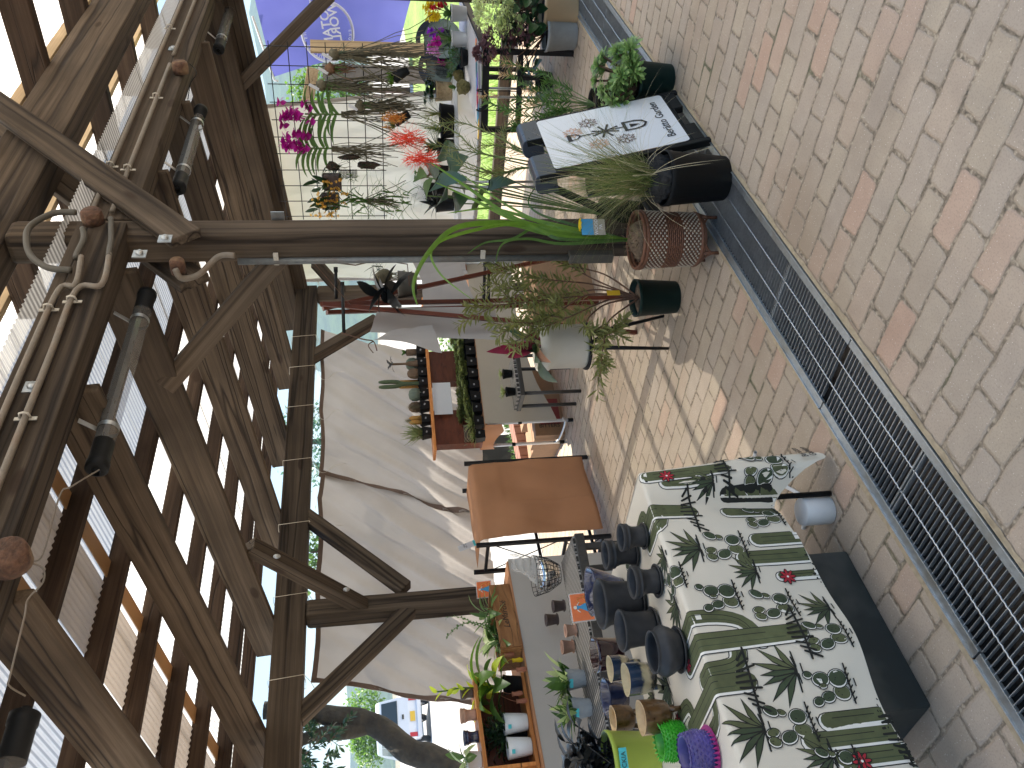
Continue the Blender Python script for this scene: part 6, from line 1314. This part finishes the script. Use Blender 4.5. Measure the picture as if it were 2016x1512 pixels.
# floor planters by the drain
def fl(px,py,r,h,m,label,mats,n,L,w_,seed,blob=None):
    c=GZ(px,py,0); t=potted('floor_planter',c,r,h,m,label,'planter',taper=.82,group='planters on the bricks beside the drain'); random.seed(seed); mb=MB()
    for k in range(n):
        a=rnd(0,6.28); p=c+V((0,0,h)); q=p+azel(a,rnd(.4,1.5))*rnd(.08,.32); mb.tube([p,q],.003,4,mi=1); mb.blade(q,azel(a,rnd(-.3,.6)),L*rnd(.7,1.2),w_,droop=.7,n=4,prof='lens',mi=0)
    mb.build('foliage',[MT[mats[0]],MT['bstem']],t)
    if blob:
        for dx,dy,dz,rr_,mm in blob:
            mb=MB(); cc=c+V((dx,dy,dz))
            for k in range(420): d=azel(rnd(0,6.28),rnd(-1.5,1.5)); mb.blade(cc+d*rr_*rnd(.75,1),(d+V((rnd(-1,1),rnd(-1,1),rnd(-1,1)))*.6).normalized(),.03,.028,n=2,prof='round',mi=0)
            mb.build('flower_head',MT[mm],t)
fl(1132,20,.15,.26,'tan','tan planter with dark leaves and pale green hydrangea heads beside the drain',['dgreen'],70,.12,.07,1,[(-.05,-.05,.62,.13,'hyd'),(.12,.1,.6,.12,'hyd'),(-.12,.08,.5,.08,'hyd')])
fl(1132,70,.12,.23,'gpot','grey planter with bronze leaves and mauve flower clusters',['dgreen'],60,.12,.075,2,[(-.06,-.02,.42,.08,'mauve'),(.03,.06,.56,.11,'mauve'),(-.06,.12,.68,.07,'mauve')])
c=GZ(1085,160,0); leafy('potted_plant',c,'round-leaved dark plant in a black pot beneath the black table','potted plant',16,.14,.09,['dgreen'],.12,.09,'black',seed=8,stem=.12)
# ================================================================ WHITE FOLDING TABLE (far)
zw=.80; w0=V((6.98,2.93,0)); w1=V((6.40,3.68,0)); wd_=(w1-w0).normalized(); w1=w0+wd_*1.6; wb=V((-wd_.y,wd_.x,0)); 
if wb.x<0: wb=-wb
Rw=Matrix((wd_,wb,V((0,0,1)))).transposed()
w0=w0-wd_*.2
t=thing('white_folding_table',w0+wd_*.8,'white folding table with thin steel legs behind the wire grid','table')
mb=MB(); mb.box(w0+wd_*.85+wb*.17+V((0,0,zw-.018)),(1.7,.34,.036),Rw); mb.build('tabletop',MT['white'],t,bevel=.006)
for a_ in (.1,.9,1.6):
    for b_ in (.03,.3): p=w0+wd_*a_+wb*b_; mb=MB(); mb.tube([V((p.x,p.y,0)),V((p.x,p.y,zw-.03))],.012,8); mb.build('leg',MT['galv'],t)
wt=lambda px,py: GZ(px,py,zw)
def cacp(px,py,r,h,label,fn_,mats,seed,cat='succulent',nm='potted_succulent',pm='black'):
    c=wt(px,py); t=potted(nm,c,r,h,pm,label,cat,group='black pots on the white folding table',taper=.85); random.seed(seed); mb=MB(); fn_(mb,c+V((0,0,h*.85))); mb.build('plant',[MT[m] for m in mats],t)
def twisty(mb,b):
    mb.blob(b+V((0,0,.03)),.055,0,2,.3,8,(1,1,1.2))
    for k in range(6):
        az=rnd(0,6.28); pts=smooth_line([b+V((0,0,.06)),b+azel(az,1.)*.1,b+azel(az+.5,1.1)*.17,b+azel(az+1,1.2)*.21],4); mb.tube(pts,[.012*(1-.6*i/len(pts)) for i in range(len(pts))],6); rosette(mb,pts[-1],.05,n=10,w_=.02,mi=1)
def dark(mb,b):
    for k in range(30): mb.blade(b,azel(rnd(0,6.28),rnd(.2,1.4)),rnd(.1,.2),.03,droop=.7,n=5,prof='lens')
def fine(mb,b):
    for k in range(60): mb.blade(b,azel(rnd(0,6.28),rnd(.5,1.5)),rnd(.15,.28),.006,droop=.7,n=5,prof='grass')
cacp(882,335,.07,.12,'knobbly caudex succulent with twisting arms in a black pot, nearest the red flower',twisty,['cactb','green_'],1)
cacp(872,305,.06,.10,'small twisted succulent in a black pot behind the red flower',twisty,['cactb','dgreen'],2)
cacp(893,290,.08,.14,'dark-leaved plant in a black pot in the middle of the white table',dark,['dgreen'],3)
cacp(893,255,.08,.11,'fine grassy plant in a black pot on the white table',fine,['green_'],4)
cacp(893,225,.09,.12,'square-looking black pot with grassy tuft toward the right of the white table',fine,['olive'],5)
cacp(880,375,.11,.2,'big black pot with strappy plant beside the post on the white table',fine,['dgreen'],6)
cacp(893,400,.08,.16,'black pot with blackish leaves just beside the post',dark,['blackl'],7)
c=wt(889,180); t=potted('potted_aeonium',c,.085,.14,'light' if 0 else MW['pale'],'dark rosette plant in a light wicker box at the right end of the white table','succulent',taper=.9); mb=MB(); random.seed(9)
for k in range(16): rosette(mb,c+V((rnd(-.08,.08),rnd(-.08,.08),.15+rnd(0,.07))),.06,n=16,w_=.03)
mb.build('foliage',[MT['dgreen']],t)
# ================================================================ WIRE GRID AND WHAT HANGS ON IT
XG=5.6
t=thing('wire_grid',(XG,2.7,1.43),'black wire grid panel hung with air plants and orchids','wire grid')
mb=MB(); ys=[XG*a for a in (.362,.3843,.4063,.4284,.4504,.4725,.4945,.5166,.5386,.5607,.583)]; zs_=[1.6+XG*(.0996-.0212*k) for k in range(7)]
for y in ys: mb.tube([(XG,y,zs_[0]+.03),(XG,y,zs_[-1]-.02)],.0032,5)
for z in zs_: mb.tube([(XG+.006,ys[0]-.03,z),(XG+.006,ys[-1]+.03,z)],.0032,5)
mb.build('mesh',MT['blackm'],t)
wood('plank',GX(611,91,5.75),GX(835,98,5.75),.08,.03,'pale',None,up=V((.735,.657,0)),bev=.002); po=bpy.data.objects['plank']; tag(po,'pale wooden plank standing upright beside the right edge of the wire grid','plank')
def G_(x,y,dx=-.05): return GX(x,y,XG+dx)
def roots(mb,p,n,L,sp_,mi=0,down=V((0,0,-1)),wig=.03,r=.0028):
    for k in range(n):
        q=V(p)+V((rnd(-.01,.01),rnd(-.02,.02),0)); pts=[q]; d=(down+V((rnd(-1,1),rnd(-1,1),0))*sp_).normalized(); l=L*rnd(.5,1.1)
        for i in range(7): d=(d+V((rnd(-1,1),rnd(-1,1),rnd(-.3,.3)))*.22+down*.12).normalized(); q=q+d*l/7; pts.append(q.copy())
        mb.tube(pts,r,4,mi=mi,cap=False)
def vanda(px,py,label,fx,fy,seed,root_to):
    random.seed(seed); c=G_(px,py); t=thing('vanda_orchid',c,label,'orchid','magenta orchids hung on the wire grid'); mb=MB(); mb.tube([c+V((0,0,.16)),c+V((0,0,-.09))],.006,6,mi=1)
    for k in range(12):
        s_=1 if k%2 else -1; z=-.06+.016*k; mb.blade(c+V((rnd(-.02,.02),0,z)),(V((rnd(-.25,.15),s_,rnd(.35,.8)))).normalized(),rnd(.14,.25),.03,droop=rnd(.6,1.5),n=7,prof='blade',fold=.35,roll=rnd(1.1,1.9))
    f=G_(fx,fy,-.07); mb.tube(smooth_line([c+V((0,0,.04)),(c+f)/2+V((0,.02,.02)),f],4),.003,5,mi=1); mb.build('foliage',[MT['green_'],MT['stem']],t)
    mb=MB()
    for k in range(17): flowerhead(mb,f+V((rnd(-.03,.03),rnd(-.09,.07),rnd(-.10,.10))),.038,0,5,nrm=(V((-.735,-.657,0))+azel(rnd(0,6.28),rnd(-1,1))*.5).normalized())
    mb.build('flowers',MT['magenta'],t)
    mb=MB(); roots(mb,c+V((0,0,-.08)),30,root_to,.25); mb.build('aerial_roots',MT['root'],t)
vanda(648,225,'magenta orchid with arching strap leaves, the upper right one on the grid',580,225,101,.55); vanda(630,292,'magenta orchid with fanned leaves, the left one on the grid',582,282,102,.5)
def rootp(px,py,label,L,n,seed,mats=('root','green_')):
    random.seed(seed); c=G_(px,py); t=thing('air_plant',c,label,'air plant','bare-rooted air plants hung on the wire grid'); mb=MB(); mb.blob(c,.04,0,2,.6,12,(1,1,.8)); roots(mb,c,n,L,.16,r=.0026); mb.build('root_mass',MT[mats[0]],t); mb=MB()
    for k in range(26): mb.blade(c+V((0,rnd(-.03,.03),rnd(-.06,.02))),azel(rnd(0,6.28),rnd(-1.2,.6)),rnd(.05,.15),.008,droop=.9,n=4,prof='grass')
    mb.build('foliage',MT[mats[1]],t); mb=MB(); mb.box(c+V((-.03,.0,.045)),(.002,.02,.07),Matrix.Rotation(R(30),3,'X')); mb.build('name_tag',MT['paperw'],t)
rootp(658,108,'long mass of dark roots hanging nearest the upright plank',.72,70,103,('root','dgreen')); rootp(632,168,'long mass of roots with two white tags, left of the plank one',.62,60,104,('root','green_')); rootp(708,208,'curly mass of roots hanging low below the arching orchid',.45,55,105)
rootp(650,136,'short tangle of roots between the two long root masses',.16,24,106,('rootb','green_'))
def slab(px,py,w_,h,label,seed,mat='dterra2'):
    random.seed(seed); c=G_(px,py); t=thing('bark_mount',c,label,'bark mount','bark slabs mounted on the wire grid'); mb=MB(); mb.blob(c,1,0,2,.5,9,(.012,w_/2,h/2)); mb.build('bark',MT['bark'] if mat=='dterra' else MT[mat],t); mb=MB()
    for k in range(30): mb.blade(c+V((-.01,rnd(-w_,w_)*.4,rnd(-h,h)*.45)),azel(rnd(0,6.28),rnd(-1,1)),.035,.008,n=3,prof='lens')
    roots(mb,c+V((0,0,-h*.4)),6,.1,.4,mi=1,r=.0012); mb.build('moss',[MT['dgreen'],MT['root']],t)
slab(688,310,.045,.16,'dark bark slab with moss, highest of the three below the left orchid',107); slab(655,327,.07,.09,'short leafy bark chunk beside the highest bark slab',108); slab(724,325,.06,.16,'dark bark slab, lowest of the three',109)
c=G_(685,342); t=thing('plastic_tray',c,'small black perforated plastic tray with sprigs, wired to the grid','tray'); mb=MB()
for k in range(7): mb.box(c+V((0,(k-3)*.010,0)),(.003,.003,.13))
for k in range(13): mb.box(c+V((.001,0,(k-6)*.0105)),(.003,.066,.003))
mb.build('lattice',MT['black'],t); mb=MB(); random.seed(3)
for k in range(50): mb.blade(c+V((-.01,rnd(.0,.05),rnd(-.06,.05))),azel(rnd(0,6.28),rnd(-1,1)),.04,.006,n=3,prof='grass')
mb.build('foliage',MT['green_'],t)
for px,py,fp,m,l,s_ in ((640,362,(650,378),'oran','dark fleshy orchid with tiny amber flowers, higher one by the post',110),(637,400,(632,408),'oran','dark orchid mass with a cloud of amber flowers right against the post',111)):
    random.seed(s_); c=G_(px,py); t=thing('amber_orchid',c,l,'orchid','amber-flowered orchids on the wire grid'); mb=MB(); mb.box(c+V((.03,0,-.05)),(.06,.12,.13)); mb.build('basket',MT['dterra'],t,bevel=.01); mb=MB()
    for k in range(30): mb.blade(c+V((0,rnd(-.05,.05),rnd(-.08,.04))),azel(rnd(0,6.28),rnd(-.4,1.2)),rnd(.08,.15),.03,droop=.7,n=5,prof='lens')
    mb.build('foliage',MT['dgreen'],t); mb=MB(); f=G_(fp[0],fp[1],-.09)
    for k in range(34): q=f+V((rnd(-.03,.03),rnd(-.1,.1),rnd(-.12,.1))); flowerhead(mb,q,.014,0,5)
    mb.build('flowers',MT[m],t)
random.seed(112); c=G_(720,395); t=thing('hanging_fern',c,'long tangle of narrow green leaves hanging along the post edge','hanging plant'); mb=MB()
for k in range(90): mb.blade(c+V((rnd(-.03,.03),rnd(-.08,.08),rnd(-.35,.12))),azel(rnd(0,6.28),rnd(-.2,1.2)),rnd(.15,.28),.016,droop=rnd(.6,1.8),n=6,prof='blade',fold=.3)
mb.build('foliage',MT['green_'],t); mb=MB(); roots(mb,c,24,.3,.4); mb.build('root_mass',MT['root'],t)
for px,py,l,m,fm in ((775,154,'yellow-green mossy plant in a tilted black tube pot','lgreen',None),(778,240,'tilted black pot with a grey-green sprig and amber bloom','sage','oyel')):
    random.seed(px+py); c=G_(px,py,-.1); t=thing('tilted_pot',c,l,'hanging plant','tilted pots hung low on the grid'); mb=MB(); q=V((0,-.5,-.8)).normalized(); mb.tube([c,c+q*.11],[.036,.028],16); mb.build('pot',MT['black'],t); mb=MB()
    for k in range(130): mb.blade(c+V((rnd(-.03,.03),rnd(-.03,.03),0)),(-q+azel(rnd(0,6.28),rnd(-1,1))*.9).normalized(),rnd(.03,.07),.008,n=3,prof='grass',droop=.5)
    mb.build('foliage',MT[m],t)
    if fm: mb=MB(); f=c+V((-.02,.03,.05)); [mb.blade(f,azel(rnd(0,6.28),rnd(-1.2,1.4)),rnd(.03,.05),.004,n=3,prof='grass',curl=1) for k in range(70)]; mb.build('flower_head',MT[fm],t)
# ================================================================ FLAG
XF=9.6; A_=[GX(501,-30,XF),GX(502,25,XF),GX(537,152,XF),GX(670,119,XF),GX(782,88,XF),GX(812,10,XF),GX(806,-30,XF)]
t=thing('festival_flag',GX(800,60,XF),'blue banner flag with a white ring and mirrored white lettering, seen from behind','flag')
mb=MB(); nx,nz=24,30; vs=[]
TL_,TR_,BL_,BR_=GX(537,152,XF),GX(485,-80,XF),GX(784,88,XF),GX(826,-60,XF)
def FP(u,v,o=0.): p=(TL_*(1-u)+TR_*u)*(1-v)+(BL_*(1-u)+BR_*u)*v; return p+V((.03*math.sin(u*7+v*4)+.03*math.sin(v*6)+o,0,0))
for i in range(nx+1):
    for j in range(nz+1): vs.append(FP(i/nx,j/nz))
mb.add(vs,[(i*(nz+1)+j,(i+1)*(nz+1)+j,(i+1)*(nz+1)+j+1,i*(nz+1)+j+1) for i in range(nx) for j in range(nz)],0,True); mb.build('cloth',MT['flag'],t)
fc=GX(645,58,XF); ra=(GX(645,118,XF)-fc).length; rbv=(GX(592,58,XF)-fc).length; ud=V((0,0,1)); rd=V((0,-1,0)); 
tl=(GX(645,58,XF)-GX(700,58+7,XF)).normalized()
mb=MB()
for f,w2 in ((1.,.012),(.94,.006)):
    n=64; vs=[]
    for k in range(n): a=2*pi*k/n; p=fc+rd*math.cos(a)*ra*f+ud*math.sin(a)*rbv*f; q=fc+rd*math.cos(a)*(ra*f-w2*2)+ud*math.sin(a)*(rbv*f-w2*2); vs+=[p+V((-.085,0,0)),q+V((-.085,0,0))]
    mb.add(vs,[(2*k,2*((k+1)%n),2*((k+1)%n)+1,2*k+1) for k in range(n)])
mb.build('ring_print',MT['whitei'],t)
for tx,(x0_,y0_),(x1_,y1_) in (('THE',(617,-20),(625,47)),('BOTANIC',(635,0),(650,84)),('WORLD',(652,0),(665,70))):
    p0_=GX(x0_,y0_,XF)+V((-.085,0,0)); p1_=GX(x1_,y1_,XF)+V((-.085,0,0)); dd_=(p1_-p0_).normalized(); yy_=V((0,-dd_.z,dd_.y))
    textmesh('lettering',tx,.135,MT['whitei'],p0_,dd_,yy_,t,off=.001,align='LEFT',bold=.003)
rt='DISCOVER THE FEATURES OF NATURE'
for k,ch in enumerate(rt):
    if ch==' ': continue
    a=R(200)-R(9.6)*k*-1; a=R(185)+R(9)*k; p=fc+rd*math.cos(a)*ra*.84*-1+ud*math.sin(a)*rbv*.84*-1
    o_=(p-fc).normalized(); textmesh('lettering',ch,.045,MT['whitei'],p+V((-.085,0,0)),V((0,-o_.z,o_.y)),o_*1.0 if 0 else V((0,o_.y,o_.z)),t,off=.001)
mb=MB(); mb.tube([GX(497,32,XF),GX(540,158,XF)],.012,8); mb.tube([GX(540,158,XF),GX(548,160,XF)],.012,8); mb.build('top_rod',MT['white'],t)
mb=MB(); pb=GX(480,-60,XF); mb.tube([V((XF,pb.y,0)),V((XF,pb.y,3.3))],.016,8); mb.build('pole',MT['white'],t)
# grey bench-like wooden structure and low timber edging on the lawn
t=thing('timber_frame',(8.75,4.5,0),'grey bench-like timber frame beyond the wire grid','bench')
for (x0,y0,x1,y1,w_,h_) in ((635,140,840,150,.16,.04),(640,160,700,158,.05,.05)):
    a_=GX(x0,y0,9.0);b_=GX(x1,y1,9.0); mb=MB(); mb.bar(a_,b_,h_,w_,up=V((0,1,0))); mb.build('plank',MT['bench'],t)
mb=MB(); mb.bar(GX(616,135,9.02),GX(606,200,9.02),.05,.12); mb.build('top_rail',MW['pale'],t)
wood('timber_edging',(8.72,2.2,.06),(8.72,10,.06),.09,.13,'old',None,bev=.01); tag(bpy.data.objects['timber_edging'],'long weathered timber kerb between the bricks and the lawn','edging')
# ================================================================ TREE AND VAN AT THE LEFT
yT=8.5; t=thing('leaning_tree',GY(870,1500,yT),'dark leaning tree trunk with leafy twigs outside at the far left','tree')
pts=smooth_line([GY(930,1560,yT),GY(865,1500,yT),GY(810,1480,yT),GY(765,1445,yT),GY(735,1425,yT),GY(700,1415,yT),GY(650,1412,yT),GY(600,1400,yT),GY(520,1400,yT)],6); n=len(pts)
dp=V((X.z,Y.z,Z.z)).dot(pts[0]-O)/F
mb=MB(); random.seed(7); mb.tube([p+V((mnoise.noise(p*3)*.03,0,0)) for p in pts],[(28-10*i/n)*dp*(1+.12*mnoise.noise(V((i*.4,0,0)))) for i in range(n)],14); mb.tube(smooth_line([GY(740,1425,yT),GY(690,1440,yT),GY(630,1445,yT),GY(560,1470,yT)],5),[15*dp]*10+[12*dp]*6,12)
mb.build('trunk',simple('tree_bark',(.05,.042,.03),.95,.6,14,1.,dist=.03),t)
mb=MB()
for k in range(26):
    p=GY(rnd(560,650),rnd(1430,1530),yT+rnd(-.3,.3)); q=p+azel(rnd(0,6.28),rnd(-1,.5))*rnd(.2,.5); branchlet(mb,[p,q],26,.10,.03,.8,prof='lens',r0=.006)
for k in range(60):
    p=GY(rnd(300,600),rnd(1380,1620),yT+rnd(-.6,.9)); q=p+azel(rnd(0,6.28),rnd(-1,.5))*rnd(.3,.7); branchlet(mb,[p,q],18,.13,.04,.8,prof='lens',r0=.006)
mb.build('crown',[MT['dgreen'],MT['bstem']],t)
def bush(name,c,r,label,seed,m='lgreen',n=1500,leaf=.2,tr=True,group='trees outside the pergola'):
    random.seed(seed); c=V(c); t=thing(name,V((c.x,c.y,0)),label,'tree',group); mb=MB()
    for k in range(n):
        d=azel(rnd(0,6.28),rnd(-1.5,1.5)); q=c+V((d.x*r[0],d.y*r[1],d.z*r[2]))*rnd(.45,1.)*(1+.35*mnoise.noise(d*2.3+c)); mb.blade(q,azel(rnd(0,6.28),rnd(-1,1)),leaf,leaf*.6,n=2,prof='round',droop=.3)
    mb.build('crown',MT[m],t); mb=MB(); mb.tube([V((c.x,c.y,0)),c],[r[0]*.09,r[0]*.05],10); mb.build('trunk',MT['bstem'],t)
yv=28.
bush('round_tree',GY(722,1405,yv+7),(1.5,1.5,.8),'bright green tree crown just above the parked van, right half',1); bush('round_tree',GY(725,1460,yv+7),(1.3,1.3,.7),'bright green tree crown hanging left of the parked van roof',2)
bush('round_tree',GX(640,175,26),(1.1,1.1,1.1),'small fresh green tree top seen over the end wall cloth',3,leaf=.16); bush('round_tree',GX(880,700,13),(1,1,.5),'green shrub seen in the gap beside the hanging papers',4,leaf=.1,n=900)
bush('dense_tree',GY(610,870,16),(1.4,1.2,.9),'blue-green tree crown showing in the slit above the middle shade cloth',5,'blueg',1400,.16); bush('dense_tree',GY(612,1085,15),(.9,.8,.7),'green crown showing in the slit above the left shade cloth',6,'green_',1000,.15)
# van
W=GY(846,1462,yv+1.2); W.z=0; vd=V((.93,.36,0)).normalized(); 
rear=GY(830,1452,yv); rear.z=0; rx=V((.98,-.2,0)).normalized(); ry=V((.2,.98,0)).normalized()   # rx: across the tail to the right, ry: forward
t=thing('parked_van',rear+rx*.7+ry*1.6,'white van parked outside at the far left, tail and yellow number plate towards us','van'); Rv=Matrix((rx,ry,V((0,0,1)))).transposed(); Lv,Wv,Hv=3.4,1.47,1.86
def VP(x,y,z): return rear+rx*x+ry*y+V((0,0,z))
prof=[(0.02,.32),(0.0,.75),(.03,1.05),(.16,1.75),(.3,Hv),(2.3,Hv),(2.75,1.55),(3.3,1.0),(3.4,.8),(3.4,.35)]
mb=MB(); nP=len(prof); L_=[VP(0.04 if z<1.1 else .04+.07*(z-1.1)/.75,y,z) for y,z in prof]; R_=[VP(Wv-(0.04 if z<1.1 else .04+.07*(z-1.1)/.75),y,z) for y,z in prof]
mb.add(L_+R_,[tuple(range(nP))[::-1],tuple(range(nP,2*nP))]+[(i,(i+1)%nP,nP+(i+1)%nP,nP+i) for i in range(nP)]); mb.build('body',MT['car'],t,bevel=.05)
def qd_(nm,m,pts,o=.0): mb=MB(); mb.add([VP(*p) for p in pts],[(0,1,2,3)]); return mb.build(nm,MT[m],t,solid=.012)
qd_('rear_window','glass',[(.16,.02,1.12),(Wv-.16,.02,1.12),(Wv-.2,.135,1.66),(.2,.135,1.66)]); qd_('number_plate','plate',[(.57,-.02,.52),(.9,-.02,.52),(.9,-.02,.69),(.57,-.02,.69)])
for x in (.06,Wv-.2): qd_('tail_light','red',[(x,-.02,.45),(x+.14,-.02,.45),(x+.14,-.02,.72),(x,-.02,.72)])
qd_('tailgate_handle','glass',[(.66,-.012,.9),(.82,-.012,.9),(.82,-.012,.97),(.66,-.012,.97)]); mb=MB(); mb.box(VP(Wv/2,-.03,.38),(Wv-.04,.1,.16),Rv); mb.build('bumper',MT['car'],t,bevel=.03)
for x in (.025,Wv-.025): qd_('side_window','glass',[(x+(.02 if x<1 else -.02),.35,1.12),(x+(.02 if x<1 else -.02),1.25,1.12),(x+(.07 if x<1 else -.07),1.25,1.68),(x+(.07 if x<1 else -.07),.4,1.68)]); qd_('side_window','glass',[(x+(.02 if x<1 else -.02),1.35,1.12),(x+(.02 if x<1 else -.02),2.5,1.12),(x+(.07 if x<1 else -.07),2.25,1.68),(x+(.07 if x<1 else -.07),1.35,1.68)])
for x in (.08,Wv-.08):
    for y in (.62,2.75):
        mb=MB(); mb.lathe([(.12,-.08),(.27,-.08),(.28,-.05),(.28,.05),(.27,.08),(.12,.08)],VP(x,y,.28),28,rot=Rv@Matrix.Rotation(R(90),3,'Y')); wh=mb.build('wheel',MT['tyre'],t); mb=MB(); mb.lathe([(0,-.085),(.15,-.082),(.16,-.07),(.16,.07),(.15,.082),(0,.085)],VP(x,y,.28),10,rot=Rv@Matrix.Rotation(R(90),3,'Y')); mb.build('rim',MT['alloy'],wh)
textmesh('lettering','12-34',.12,MT['grey'],VP(.735,-.03,.6),rx,V((0,0,1)),t,off=.002) if 0 else None

# air between here and the hills
mb=MB(); x0,x1,y0,y1,z0,z1=-350,720,-120,720,-4,150; mb.add([(x,y,z) for x in (x0,x1) for y in (y0,y1) for z in (z0,z1)],[(0,1,3,2),(4,6,7,5),(0,4,5,1),(2,3,7,6),(0,2,6,4),(1,5,7,3)])
hz=NT('haze_air'); v=hz.n('VolumePrincipled',{'Color':(.55,.76,1,1),'Density':.0010,'Anisotropy':.2})[0]; hz.t.links.new(v,hz.out.inputs[1]); mb.build('haze',hz.mat,kind='stuff',origin=(0,0,0))
